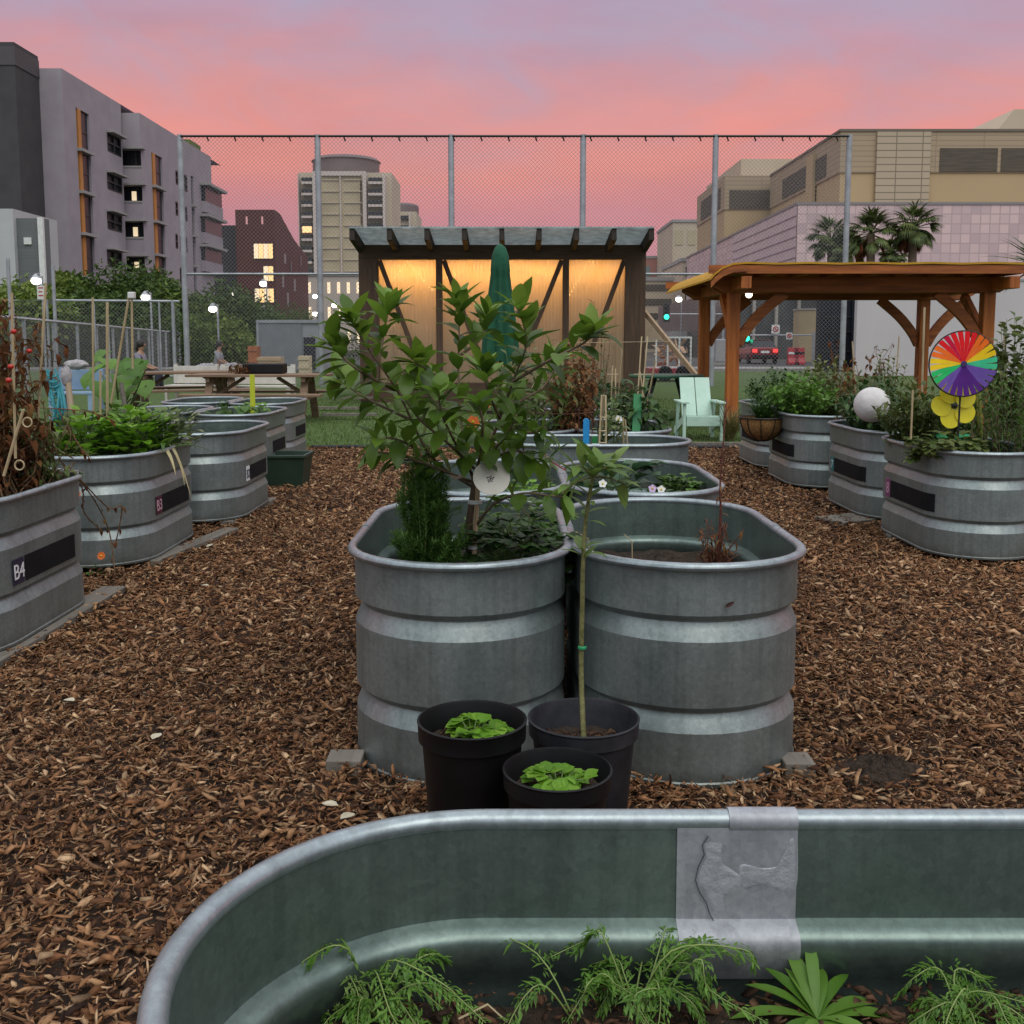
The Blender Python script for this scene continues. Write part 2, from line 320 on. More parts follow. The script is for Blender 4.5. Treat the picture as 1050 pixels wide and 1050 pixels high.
def chipmat(name, cols, rough=.85):
    m, nt, b = nodes(name); b.inputs['Roughness'].default_value = rough; b.inputs['Specular IOR Level'].default_value = .25
    g = nt.nodes.new('ShaderNodeNewGeometry'); n = len(cols)
    c = ramp(nt, g.outputs['Random Per Island'], [(i/(n-1), x) for i, x in enumerate(cols)])
    f = ramp(nt, noise(nt, 55, 4, .7), [(.3,(.6,.6,.6)),(.7,(1.2,1.2,1.2))])
    pat = ramp(nt, noise(nt, .55, 3, .6), [(.32,(.85,.82,.8)),(.68,(1.3,1.28,1.25))])
    for a in (f, pat):
        mx = nt.nodes.new('ShaderNodeMix'); mx.data_type = 'RGBA'; mx.blend_type = 'MULTIPLY'; mx.inputs[0].default_value = 1
        nt.links.new(c, mx.inputs[6]); nt.links.new(a, mx.inputs[7]); c = mx.outputs[2]
    nt.links.new(c, b.inputs['Base Color']); return m
CHIP = chipmat('wood_chip', [(.022,.009,.005),(.075,.032,.015),(.21,.096,.043),(.32,.158,.074),(.115,.05,.022),(.40,.23,.117),(.24,.114,.053),(.58,.39,.23),(.04,.017,.008),(.17,.072,.032),(.28,.172,.102)])
HEAP = at_z(906, 798, 0)
def visible(x, y): return (np.abs(x) < .56*y + .95) & (np.hypot(x+.16, y-np.clip(y,3.135,3.7)) > .335) & (np.hypot((x-.54)/1.045, y-np.clip(y,3.135,3.7)) > .335) & (((x-HEAP.x)/1.1)**2 + (y-HEAP.y)**2 > .09**2*RNG.uniform(.3,1.6,len(x)))
chips = []
for (n, ys, L, dz) in ((150000, (1.0,4.2), (.010,.050), .04), (108000, (4.2,7.5), (.014,.058), .04), (56000, (7.5,12.3), (.025,.07), .035), (900, (1.2,7), (.05,.11), .05)):
    mx = .56*ys[1]+.95
    o, _ = flakes('wood_chips', CHIP, n if n < 1000 else int(n*1.0), (-min(mx,3.9), min(mx,4.5)), ys, .004, dz, L, (.1,.2) if n < 1000 else (.14,.42), .34, None, visible)
    tag(o, kind='stuff', label='brown wood chip mulch covering the paths between the tanks'); chips.append(o)
ms_ = chips[0]
bmx = bmesh.new()
for o in chips: bmx.from_mesh(o.data)
me_ = bpy.data.meshes.new('wood_chips'); bmx.to_mesh(me_); bmx.free(); me_.materials.append(CHIP)
for o in chips[1:]: bpy.data.objects.remove(o)
ms_.data = me_
# lawn blades
n = 46000; gx = RNG.uniform(-6.5,7.5,n); gy = 12.35+11*RNG.uniform(0,1,n)**1.5; gh = RNG.uniform(.02,.055,n); ga = RNG.uniform(0,6.28,n)
wx, wy = np.cos(ga)*.006, np.sin(ga)*.006; tx, ty = RNG.normal(0,.018,n), RNG.normal(0,.018,n)
co = np.stack([np.stack([gx-wx,gy-wy,0*gx],1),np.stack([gx+wx,gy+wy,0*gx],1),np.stack([gx+tx,gy+ty,gh],1)],1).reshape(-1,3)
me = bpy.data.meshes.new('grass'); me.from_pydata(co.tolist(), [], np.arange(3*n).reshape(-1,3).tolist()); me.materials.append(leafmat('grass_blade', [(.06,.12,.018),(.09,.16,.028),(.13,.19,.04)], .2, .6))
go = bpy.data.objects.new('grass', me); COL.objects.link(go); tag(go, 'short green lawn grass behind the planters', kind='stuff')
# ------------------------------------------------------------------ stock tanks
RIMR, HT = .0145, .61
def contour(w, L, e, k=18):
    s = L/2 - w; r = w + e; pts = []
    for i in range(k+1): a = math.pi*i/k; pts.append((r*math.cos(a), s + r*math.sin(a)))
    for i in range(k+1): a = math.pi + math.pi*i/k; pts.append((r*math.cos(a), -s + r*math.sin(a)))
    return pts
def arcpoint(w, L, e, q):
    """walk the +X side: q=0 at middle of the straight side, positive towards +Y, round the end"""
    s = L/2 - w
    if abs(q) <= s: return (w+e, q), (1, 0)
    a = (abs(q)-s)/w; sg = 1 if q > 0 else -1
    return ((w+e)*math.cos(a), sg*(s + (w+e)*math.sin(a))), (math.cos(a), sg*math.sin(a))
PROF_ = PROF = [(-.004,0),(.004,.002),(.004,.012),(0,.016),(0,.144),(0,.150),(-.016,.184),(-.021,.193),(-.0225,.199),(-.020,.205),(-.003,.218),(0,.221),(0,.226),
        (0,.394),(0,.400),(-.016,.434),(-.021,.443),(-.0225,.449),(-.020,.455),(-.003,.468),(0,.471),(0,.476),(0,.59),(0,.603)]
PROFI_ = PROFI = [(-.003,.004),(-.003,.13),(-.012,.15),(-.026,.178),(-.031,.197),(-.026,.21),(-.012,.219),(-.003,.224),(-.003,.37),(-.005,.38),(-.012,.395),(-.022,.415),(-.029,.432),(-.032,.446),(-.031,.456),(-.025,.464),(-.013,.469),(-.003,.473),(-.003,.59),(-.003,.603)]
def loft(mb, w, L, prof, k=18, flip=False):
    vs = []; m = 2*(k+1)
    for e, z in prof: vs += [(x, y, z) for x, y in contour(w, L, e, k)]
    fs = []
    for i in range(len(prof)-1):
        for j in range(m):
            f = (i*m+j, i*m+(j+1)%m, (i+1)*m+(j+1)%m, (i+1)*m+j); fs.append(f[::-1] if flip else f)
    return mb.add(vs, fs)
def shifted(mb, at):
    mb.v = [(x+at[0], y+at[1], z+at[2]) for x, y, z in mb.v]; return mb
def soil_mesh(w, L, z, rough=.012, rings=10, k=22):
    vs = []; m = 2*(k+1); fs = []
    for r in range(rings):
        e = -.04 - (w-.04)*(r/rings)*.985
        for x, y in contour(w, L, e, k): vs.append((x+rnd(-.006,.006)*(r>0), y+rnd(-.006,.006)*(r>0), z + rnd(-rough, rough)))
    for i in range(rings-1):
        for j in range(m): fs.append((i*m+j, i*m+(j+1)%m, (i+1)*m+(j+1)%m, (i+1)*m+j))
    fs.append(tuple((rings-1)*m + j for j in range(m)))
    return MB().add(vs, fs)
def tank(label, group, at, w, L, plate=None, sticker=None, soil=.40, k=18, hs=1.):
    PROF, PROFI = [(e, z*hs) for e, z in PROF_], [(e, z*hs) for e, z in PROFI_]; zr = .603*hs; soil *= hs
    t = thing('planter_tank', label, 'planter', at, group)
    shifted(loft(MB(), w, L, PROF, k), at).build('outer_wall', GALV, t, smooth=14.5)
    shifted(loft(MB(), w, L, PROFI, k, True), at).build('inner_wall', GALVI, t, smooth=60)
    rp = [(.008 + (RIMR+.0)*math.cos(a), zr + RIMR*.92*math.sin(a)) for a in [2*math.pi*i/14 for i in range(14)]]; rp.append(rp[0])
    shifted(loft(MB(), w, L, rp, k), at).build('rolled_rim', GALVR, t, smooth=180)
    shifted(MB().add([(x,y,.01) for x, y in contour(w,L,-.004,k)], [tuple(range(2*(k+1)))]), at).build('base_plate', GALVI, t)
    for s in ((1, -1) if L < 1.5 else ()):           # sleeves where the rim tube is joined
        mb = MB(); mb.tube([(s*(w+.008), -.022, zr), (s*(w+.008), .022, zr)], RIMR*1.12, 14); shifted(mb, at).build('rim_sleeve', GALVR, t, smooth=50)
    if soil: shifted(soil_mesh(w, L, soil), at).build('soil', SOIL, t)
    if plate:
        q0, q1 = plate; n = 10; vs = []; fs = []
        for i in range(n+1):
            q = q0 + (q1-q0)*i/n; (x,y),(nx,ny) = arcpoint(w, L, .004, q); (x2,y2),_ = arcpoint(w, L, .0005, q)
            vs += [(x2,y2,.245),(x,y,.245),(x,y,.35),(x2,y2,.35)]
        for i in range(n):
            for j in range(4): fs.append((i*4+j, (i+1)*4+j, (i+1)*4+(j+1)%4, i*4+(j+1)%4))
        fs += [(0,1,2,3), (n*4+3,n*4+2,n*4+1,n*4)]
        shifted(MB().add(vs, fs), at).build('name_plate', BLACKP, t)
    return t
def sticker(t, w, L, q, s, bgmat, fgmat, hgt=.105, wid=.09, side=1, lean=0):
    """a square label on the straight side of tank t (side=-1 when the tank was turned round)"""
    at = wloc(t); X = at.x + side*(w + .0045); y = at.y + side*q; z = at.z + .298
    y0, y1 = y - wid/2, y + wid/2
    o = MB().box(min(X, X-side*.003), max(X, X-side*.003), y0, y1, z-hgt/2, z+hgt/2).build('bed_number', bgmat, None)
    for v in o.data.vertices: v.co -= at
    if side == -1:
        for v in o.data.vertices: v.co.x *= -1; v.co.y *= -1
    o.parent = t
    if s:
        x = V(0, side, 0)
        tx = text(s, hgt*.85, fgmat, o, V(X + side*.0015, y, z-.004), x, (0,0,1))
        # text(): offset is taken from o's world location (= tank location); undo the tank's turn
        if side == -1:
            for v in tx.data.vertices: v.co.x *= -1; v.co.y *= -1
    return o
Wt, Lt = .325, 1.215
TZ = .045
GP = 'galvanised planter tanks'
F_IN = M('sticker_navy', (.02,.016,.045), None, rough=.5); F_WH = M('sticker_white', (.75,.74,.75), None, rough=.5)
F_PU = M('sticker_purple', (.17,.04,.12), (.26,.08,.2), 30, .5); F_TE = M('sticker_teal', (.02,.16,.16), None, rough=.5); F_MA = M('sticker_maroon', (.07,.012,.03), None, rough=.5); F_PK = M('sticker_pink', (.6,.35,.42), None, rough=.5)
c1l = tank('galvanised tank holding the citrus tree, behind the black pots', GP, (-.160, 2.81+Lt/2, .002), Wt, Lt, soil=.425, hs=1.07)
c1r = dup(c1l, (.540, 2.81+Lt/2, .002), 0, 'galvanised tank with one dry reddish stalk, right of the citrus tank', sc_=(1.045,1,1))
c2l = dup(c1l, (-.105, 4.10+Lt/2, .012), 0, 'galvanised tank with small lettuces directly behind the citrus tank')
c2r = dup(c1l, (.575, 4.10+Lt/2, .012), 0, 'galvanised tank with cabbage and pansies behind the dry stalk tank')
c3 = dup(c1l, (.50, 6.42, .012), R(90), 'galvanised tank lying crosswise, with blue and green paddles stuck in it')
c4r = dup(c1l, (.79, 6.95+Lt/2, .012), 0, 'galvanised tank with dark pepper plants and a green board, left of the mint chair')
c4l = dup(c1l, (.11, 6.95+Lt/2, .012), 0, 'galvanised tank hidden behind the citrus tree, holding dry brown plants')
c5r = dup(c1l, (.62, 9.3+Lt/2, .012), 0, 'farthest galvanised tank of the middle row, behind bamboo teepees')
pl = tank('galvanised tank lettered B4 with a dead tomato vine', GP, (-2.345, 3.78+Lt/2, TZ), Wt, Lt, plate=(-.215,.265), soil=.5)
l1 = pl; yl = lambda t: wloc(t)
l2 = dup(pl, (-2.36, 5.5+Lt/2, TZ), 0, 'galvanised tank full of bright lettuce, with a dark red bed label')
l3 = dup(pl, (-2.215, 6.93+Lt/2, TZ), 0, 'galvanised tank with an empty top, between the lettuce tank and green tub')
l4 = dup(pl, (-2.47, 8.75+Lt/2, TZ), 0, 'galvanised tank with a yellow stake and small greens, beside the green tub')
l5 = dup(pl, (-2.60, 10.35+Lt/2, TZ), 0, 'farthest galvanised tank of the left row, nearest the lawn')
m3 = dup(c1l, (-2.92, 6.93+Lt/2, .012), 0, 'galvanised tank of tall squash leaves, left of the empty tank')
m4 = dup(c1l, (-3.17, 8.75+Lt/2, .012), 0, 'galvanised tank in the outer left row, beside the yellow stake tank')
m5 = dup(c1l, (-3.30, 10.35+Lt/2, .012), 0, 'galvanised tank in the outer left row, in front of the picnic table')
sticker(l1, Wt, Lt, -.275, 'B4', F_IN, F_WH); sticker(l2, Wt, Lt, -.275, 'B3', F_MA, F_PK); sticker(l3, Wt, Lt, -.275, 'B2', F_WH, F_IN)
pr = tank('galvanised tank with the rainbow pinwheel planted in it', GP, (2.755, 5.7+Lt/2, TZ), Wt, Lt, plate=(-.20,.42), soil=.5); pr.rotation_euler = (0,0,math.pi)
r2 = dup(pr, (2.80, 7.0+Lt/2, TZ), math.pi, 'galvanised tank holding the white paper lantern')
r3 = dup(pr, (2.73, 8.6+Lt/2, TZ), math.pi, 'galvanised tank of bushy greens with the wire basket at its corner')
r4 = dup(pr, (2.76, 9.98+Lt/2, TZ), math.pi, 'galvanised tank partly hidden behind the wire basket, nearest the pergola')
sticker(pr, Wt, Lt, -.24, '8', F_PU, F_PK, .115, .08, -1); sticker(r2, Wt, Lt, -.24, '7', F_TE, F_WH, .105, .08, -1)
# foreground tank: the same make, longer, lying across
wf, lf = .303, 1.83
fg = tank('large galvanised tank in front with young weeds and a patched seam', GP, (.578, .975, TZ), wf, lf, soil=.385, k=30)
fg.rotation_euler = (0, 0, R(90))
# world x = at.x - ly, world y = at.y + lx  (turned a quarter)
def fgl(x, y, z): a = wloc(fg); return (a.x + (y - a.y), a.y - (x - a.x), z)
def fgbuild(mb, name, mat, parent=fg, **k):
    mb.v = [fgl(*v) for v in mb.v]; return mb.build(name, mat, parent, **k)
yw = .975 + wf
# zinc seam plate following the inner wall profile, with a poured sealant blob
x0, x1 = .215, .372
prof_in = [(-e, z) for e, z in PROFI if z > .39]
mb = MB(); vs = []; fs = []; nx = 24
for i in range(nx+1):
    x = x0 + (x1-x0)*i/nx
    vs += [(x, yw - d - .0022, z+TZ) for d, z in prof_in]
m_ = len(prof_in)
for i in range(nx):
    for j in range(m_-1): fs.append((i*m_+j, i*m_+j+1, (i+1)*m_+j+1, (i+1)*m_+j))
ps = fgbuild(MB().add(vs, fs), 'seam_plate', ZINC, smooth=40)
SEAL = M('grey_sealant', (.33,.34,.37), (.41,.42,.45), 30, .55, .2, .8, 70, bdist=.004)
def blob(poly, th, name, parent, mat=SEAL, y=None):
    z_top = .603; y = (yw - .0055) if y is None else y
    vs = []; c = V(sum(p[0] for p in poly)/len(poly), 0, sum(p[1] for p in poly)/len(poly)); n = len(poly); rr = 5
    for r in range(rr+1):
        f = 1 - r/rr*.96
        for p in poly:
            q = c + (V(p[0],0,p[1])-c)*f; vs.append((q.x, y - th*math.sin(r/rr*1.5)**.6*(rnd(.7,1.15) if r else 1)+ (0.003 if r == 0 else 0), q.z))
    fs = [(r*n+j, r*n+(j+1)%n, (r+1)*n+(j+1)%n, (r+1)*n+j) for r in range(rr) for j in range(n)] + [tuple(rr*n+j for j in range(n))]
    return fgbuild(MB().add(vs, fs), name, mat, parent, smooth=180)
def smooth2(P, n=4):
    o = []; m = len(P)
    for i in range(m):
        a, b, c, d = P[i-1], P[i], P[(i+1)%m], P[(i+2)%m]
        for k in range(n):
            s = k/n; o.append(tuple(.5*(2*b[j]+(c[j]-a[j])*s+(2*a[j]-5*b[j]+4*c[j]-d[j])*s*s+(3*b[j]-a[j]-3*c[j]+d[j])*s**3) for j in (0,1)))
    return o
def sp(px, py): p = at_y(px, py, yw - .006); return (p.x, p.z)
left = [(722,857),(720,866),(722,876),(716,888),(713,902),(717,914),(724,925),(728,938),(733,946),(739,947),(744,938),(743,926),(750,920),(762,912),(766,900),(752,889),(742,882),(741,868),(740,857)]
blob([sp(*p) for p in smooth2(left)], .0004, 'sealant_patch', fg)
right = [(752,886),(780,890),(806,886),(812,876),(813,857),(819,857),(819,905),(812,918),(800,917),(785,911),(770,911),(757,914)]
blob([sp(*p) for p in smooth2(right)], .0003, 'sealant_patch', fg)
fgbuild(MB().tube([(.283, yw+.008, .603+TZ),(.372, yw+.008, .603+TZ)], RIMR*1.1, 16), 'rim_sleeve', ZINC, smooth=50)
for ln in ([(726,857)]+left[1:9]+[(739,952)],):
    fgbuild(MB().tube([V(sp(*p)[0], yw-.0075, sp(*p)[1]) for p in ln], .0007, 5), 'seam_line', M('dark_crack', (.06,.06,.07)) if 'dark_crack' not in bpy.data.materials else bpy.data.materials['dark_crack'])
MULCH = chipmat('bed_mulch', [(.03,.016,.01),(.07,.035,.02),(.12,.06,.035),(.02,.011,.007),(.16,.09,.05),(.05,.026,.015)])
def inside(x, y): return (y < .975+wf-.03) & (y > .66) & ((x > .578-lf/2+wf) | ((x-(.578-lf/2+wf))**2 + (y-.975)**2 < (wf-.03)**2))
o, _ = flakes('bed_mulch', MULCH, 5200, (-.4,.85), (.66,1.29), .385+TZ+.004, .012, (.005,.028), (.25,.6), .4, None, inside)
for v in o.data.vertices: v.co = V(*fgl(*v.co)) - wloc(fg)
o.parent = fg; o['kind'] = 'stuff'
# ------------------------------------------------------------------ plant makers
def curve(p, q, sag=0., n=6, j=0.):
    p, q = Vector(p), Vector(q); r = []
    for i in range(n+1):
        t = i/n; c = p.lerp(q, t) + V(0,0,sag*math.sin(math.pi*t))
        if 0 < i < n and j: c += V(rnd(-j,j), rnd(-j,j), rnd(-j,j))
        r.append(c)
    return r
def pt(pts, t):
    x = t*(len(pts)-1); i = min(int(x), len(pts)-2); f = x-i
    return pts[i].lerp(pts[i+1], f), (pts[i+1]-pts[i]).normalized()
def leafy(mb, pts, n, L, Wd, t0=.25, spread=1.0, upb=.35, curl=.35, phase=None, fold=.25, var=.25, seg=4, whorl=False, peak=.45, wave=0):
    a = rnd(0, 6.28) if phase is None else phase
    for i in range(n):
        t = t0 + (1-t0)*(i+.5)/n; p, d = pt(pts, min(t, .999))
        u = d.orthogonal().normalized(); v = d.cross(u); a += 2.4
        o = (u*math.cos(a) + v*math.sin(a))
        dr = (o*spread + d*rnd(.35,.9) + V(0,0,upb*rnd(.2,1.2)))
        l = L*rnd(1-var, 1+var)*(1 - .25*abs(t-.6))
        mb.leaf(p, dr, l, Wd*l/L*rnd(.9,1.1), up=V(0,0,1) + o*.2, curl=curl*rnd(.3,1.6), fold=fold, n=seg, peak=peak, wave=wave)
def plant(name, label, cat, base, stems, mat, smat, L, Wd, nl, r=(.004,.0015), group=None, **k):
    t = thing(name, label, cat, base, group); sm = MB(); lm = MB()
    for s in stems:
        sm.tube(s, r, 5); leafy(lm, s, nl, L, Wd, **k)
    sm.build('stem', smat, t, smooth=180); lm.build('foliage', mat, t, smooth=180); return t
def bush_stems(c, rx, ry, h, n, base_r=.3, j=.015, seg=5):
    c = Vector(c); o = []
    for i in range(n):
        a = rnd(0, 6.28); q = math.sqrt(rnd(.02, 1)); e = V(math.cos(a)*rx*q, math.sin(a)*ry*q, h*(1-.45*q*q)*rnd(.75,1.05))
        b = c + V(math.cos(a)*rx*q*base_r, math.sin(a)*ry*q*base_r, 0); o.append(curve(b, c+e, .02*h, seg, j))
    return o
G_SAP = leafmat('sapling_leaf', [(.11,.2,.035),(.15,.25,.05),(.19,.28,.07)], .35)
ST_G = M('green_stem', (.07,.12,.03), (.12,.17,.05), 20, .6)
ST_W = M('woody_stem', (.12,.09,.05), (.2,.15,.09), 30, .8)
ZS = .40 + TZ                                            # soil level in the tanks
# ---- the citrus tree
cb = at_y(483, 572, 3.25); cb.z = ZS
t = thing('citrus_tree', 'young citrus tree with large glossy leaves in the front left tank', 'tree', cb)
def pp(L): return [at_y(*q) for q in L]
def smooth(pts, n=4):
    o = []; P = [pts[0]] + pts + [pts[-1]]
    for i in range(1, len(P)-2):
        for k in range(n):
            s = k/n; a, b, c, d = P[i-1], P[i], P[i+1], P[i+2]
            o.append(.5*((2*b) + (c-a)*s + (2*a-5*b+4*c-d)*s*s + (3*b-a-3*c+d)*s**3))
    o.append(pts[-1]); return o
trunk = smooth([cb, at_y(481,545,3.25), at_y(484,515,3.24), at_y(487,492,3.24)])
MB().tube(trunk, (.013,.010), 8).build('trunk', BARK, t, smooth=180)
BR = [[(486,500,3.24),(442,468,3.2),(408,402,3.12),(374,352,3.05),(357,322,3.0)], [(405,400,3.12),(365,378,3.0),(338,352,2.98)],
 [(388,372,3.1),(394,340,3.15),(400,312,3.2)], [(420,430,3.15),(375,408,3.2),(345,388,3.3)], [(440,466,3.2),(405,450,3.05),(384,452,3.0)],
 [(486,498,3.24),(474,440,3.3),(470,380,3.33),(471,330,3.35),(469,306,3.36)], [(471,365,3.33),(495,345,3.4),(500,322,3.45)],
 [(488,498,3.24),(512,430,3.2),(527,388,3.15),(540,350,3.1),(529,312,3.06)], [(525,392,3.15),(566,368,3.05),(598,352,3.0),(610,340,2.98)],
 [(514,420,3.2),(556,398,3.3),(572,370,3.35)], [(510,436,3.2),(545,444,3.05),(560,438,3.0)], [(486,480,3.24),(460,455,3.05),(430,430,2.98),(415,408,2.95)],
 [(512,428,3.2),(500,400,3.0),(496,380,2.98)], [(474,430,3.3),(450,415,3.45),(430,395,3.5)], [(490,480,3.24),(525,462,3.1),(548,470,3.05)], [(485,545,3.25),(505,518,3.15),(535,506,3.05),(562,508,2.98),(580,510,2.96)],
 [(500,468,3.2),(520,445,3.0),(530,425,2.95)],[(486,490,3.24),(455,430,2.95),(450,400,2.9)],[(488,490,3.24),(495,440,2.9),(490,410,2.85)],[(486,470,3.24),(520,425,3.5),(535,400,3.55)],[(486,492,3.24),(530,480,3.2),(565,470,3.25)],[(486,495,3.24),(420,470,3.1),(380,462,3.15)],[(470,400,3.33),(440,380,3.1),(425,372,3.0)]]
NB = [int(q*1.25) for q in [20,11,12,12,9,20,9,22,9,9,9,12,9,10,11,9,10,12,12,12,10,12,10,10]]
bm_ = MB(); lf_ = MB(); ly_ = MB()
for b, n in zip(BR, NB):
    s = smooth(pp(b)); bm_.tube(s, (.0055,.0018), 6)
    leafy(lf_, s, int(n*1.3), .097, .041, t0=.14, spread=1.05, upb=.2, curl=.45, seg=5, wave=.02, var=.4)
for b, n in zip(BR, NB):
    if b[-1][1] < 400:
        s = smooth(pp(b)); leafy(ly_, s[int(len(s)*.6):], 8, .105, .04, t0=.3, spread=.8, upb=.6, curl=.2, seg=5)
rb = smooth(pp([(590,372,3.0),(640,372,2.95),(560,372,3.0)][:2]))
bm_.build('branch', BARK, t, smooth=180); lf_.build('foliage', G_CIT, t, smooth=180); ly_.build('young_foliage', G_CITL, t, smooth=180)
# stakes and ties on the trunk
st = thing('plant_stake', 'thin wooden stake tied to the citrus trunk with white bands', 'stake', V(cb.x+.014, cb.y-.02, ZS))
MB().tube([V(cb.x+.002,cb.y-.022,ZS-.02), V(cb.x+.024,cb.y-.024,ZS+.38)], .0085, 6).build('cane', wood('stake_wood',(.42,.28,.17),(.54,.38,.25),.7,2), st)
for z in (.175, .32): MB().lathe([(.021,-.007),(.023,-.005),(.023,.005),(.021,.007)], (cb.x+.004+z*.03, cb.y-.012, ZS+z), 14).build('tie_band', WHITEP, st, smooth=40)
# white disc hung on the tree
dc = at_y(504, 490, 3.06)
d_ = thing('hanging_disc', 'round white disc with a small dark print hanging in the citrus tree', 'disc', dc)
n_ = V(.1,-1,.6).normalized(); mb = MB(); u = n_.cross(V(0,0,1)).normalized(); v = u.cross(n_)
def disc(mb, c, u, v, n, r, th, k=36, r0=.0):
    ring = lambda rr, o: [c + u*(rr*math.cos(2*math.pi*i/k)) + v*(rr*math.sin(2*math.pi*i/k)) + n*o for i in range(k)]
    vs = ring(r,0)+ring(r,th); fs = [(i,(i+1)%k,k+(i+1)%k,k+i) for i in range(k)]
    if r0:
        vs += ring(r0,0)+ring(r0,th); fs += [(k+i,k+(i+1)%k,3*k+(i+1)%k,3*k+i) for i in range(k)]+[(i,2*k+i,2*k+(i+1)%k,(i+1)%k) for i in range(k)]+[(2*k+i,3*k+i,3*k+(i+1)%k,2*k+(i+1)%k) for i in range(k)]
    else: fs += [tuple(range(k-1,-1,-1)), tuple(range(k,2*k))]
    return mb.add(vs, fs)
disc(mb, dc, u, v, n_, .056, .0025).build('disc', M('cream_disc',(.66,.62,.54),(.74,.70,.63),14,.6), d_)
mb = MB(); 
for i in range(11):
    a = 2.4*i; r = .0035*math.sqrt(i); disc(mb, dc + u*(.004+r*math.cos(a)) + v*(-.004+r*math.sin(a)) + n_*.0026, u, v, n_, .0026, .0006, 8)
mb.build('printed_mark', BLACK, d_)
mb = MB()
for i in range(5): disc(mb, dc + u*(-.014+.006*i) + v*(.03+.002*i) + n_*.0026, u, v, n_, .0018, .0005, 6)
mb.build('printed_mark', M('grey_print',(.3,.3,.28)), d_)
MB().tube([dc+v*.058, dc+v*.085+V(0,.02,.0)], .0012, 5).build('string', BLACK, d_)
# feathery bush
rb_ = at_z(432, 565, ZS); rb_ = V(-.27, 3.2, ZS)
t = thing('rosemary_bush', 'dense upright feathery bush left of the citrus trunk', 'bush', rb_); sm = MB(); lm = MB()
for i in range(78):
    a = rnd(0,6.28); q = math.sqrt(rnd(0,1)); top = rb_ + V(.085*q*math.cos(a)-.01, .1*q*math.sin(a), rnd(.42,.54)-.12*q) if i < 40 else rb_ + V(.13*math.cos(a)*q+.01, .12*math.sin(a)*q, rnd(.12,.26))
    s = curve(rb_+V(.03*math.cos(a),.03*math.sin(a),0), top, .01, 5, .008); sm.tube(s, (.003,.001), 4)
    leafy(lm, s, 150, .027, .006, t0=.12, spread=1, upb=.5, curl=.1, seg=1, var=.4)
    for k in range(3):
        p, d = pt(s, rnd(.3,.9)); e = p + (V(rnd(-1,1),rnd(-1,1),rnd(.3,1.2))).normalized()*rnd(.04,.07); s2 = curve(p,e,0,2); leafy(lm, s2, 32, .024, .005, t0=.1, spread=1, upb=.4, curl=.1, seg=1)
sm.build('stem', ST_G, t); lm.build('foliage', G_ROS, t)
# low leafy plants in the tanks
def rosette(name, label, cat, base, n, L, Wd, mat, tri=False, rad=.1, h=.08, group=None, seg=4, stem=True, up=(-.4,.9)):
    t = thing(name, label, cat, base, group); sm = MB(); lm = MB(); base = Vector(base)
    for i in range(n):
        a = rnd(0,6.28); q = math.sqrt(rnd(.02,1)); e = base + V(math.cos(a)*rad*q, math.sin(a)*rad*q, h*rnd(.25,1.12)*(1-.3*q))
        s = curve(base+V(math.cos(a),math.sin(a),0)*rad*.15, e, .25*h, 4); sm.tube(s, (.0022,.0012), 4)
        d = V(math.cos(a),math.sin(a),rnd(*up))
        if tri:
            for g in (-.95, 0, .95):
                m = Matrix.Rotation(g, 3, 'Z'); lm.leaf(e, m @ d, L*rnd(.85,1.1), Wd, curl=.4, fold=.22, n=seg, peak=.55, wave=.03)
        else: lm.leaf(e, d, L*rnd(.7,1.15), Wd*rnd(.85,1.15), curl=.5, fold=.2, n=seg, peak=.55, wave=.04)
    if stem: sm.build('stem', ST_G, t)
    lm.build('foliage', mat, t, smooth=180); return t
rosette('mint_plant', 'dark leafy herb filling the right half of the citrus tank', 'plant', (.02,3.25,ZS), 170, .055, .04, G_DRK, True, .18, .27, up=(-.2,.9))
rosette('mint_plant', 'mid green herb leaves behind the citrus stake', 'plant', (.03,3.6,ZS), 90, .055, .04, G_MID, True, .17, .28)
rosette('seedling', 'tiny bright seedling at the foot of the citrus stake', 'plant', (-.155,3.14,ZS+.005), 6, .03, .018, G_BRT, False, .02, .03)
rosette('lettuce_plant', 'bright small lettuce leaves in the tank behind the citrus', 'plant', (.08,4.75,ZS+.06), 90, .06, .04, G_BRT, False, .17, .13)
# dry stalk
b = V(.70, 3.45, ZS); t = thing('dry_stalk_plant', 'tall dry reddish stalk with curled leaves in the front right tank', 'plant', b); sm = MB(); lm = MB()
DRYR = M('dry_red_stem', (.10,.028,.02), (.17,.06,.04), 30, .85)
main = smooth([b, b+V(.006,0,.12), b+V(.012,0,.25), b+V(.006,-.01,.36), b+V(.022,-.01,.64)]); sm.tube(main, (.0075,.002), 6)
for i in range(34):
    a = rnd(0,6.28); l = rnd(.04,.13); s = curve(b+V(rnd(-.02,.02),rnd(-.02,.02),0), b+V(math.cos(a)*l*.75, math.sin(a)*l*.7, rnd(.03,.24)), .02, 4, .006); sm.tube(s, (.0032,.0013), 4); leafy(lm, s, 6, .028, .009, upb=-.3, curl=1.4, seg=3, var=.5)
leafy(lm, main, 40, .024, .007, t0=.1, upb=-.5, curl=1.3, seg=3, var=.5)
for i in range(9):
    p, d = pt(main, rnd(.45,.95)); s = curve(p, p+V(rnd(-.06,.06),rnd(-.03,.03),rnd(.02,.09)), .01, 3); sm.tube(s, (.0016,.0008), 4)
sm.build('stem', DRYR, t, smooth=180); lm.build('dry_leaves', G_WIL, t)
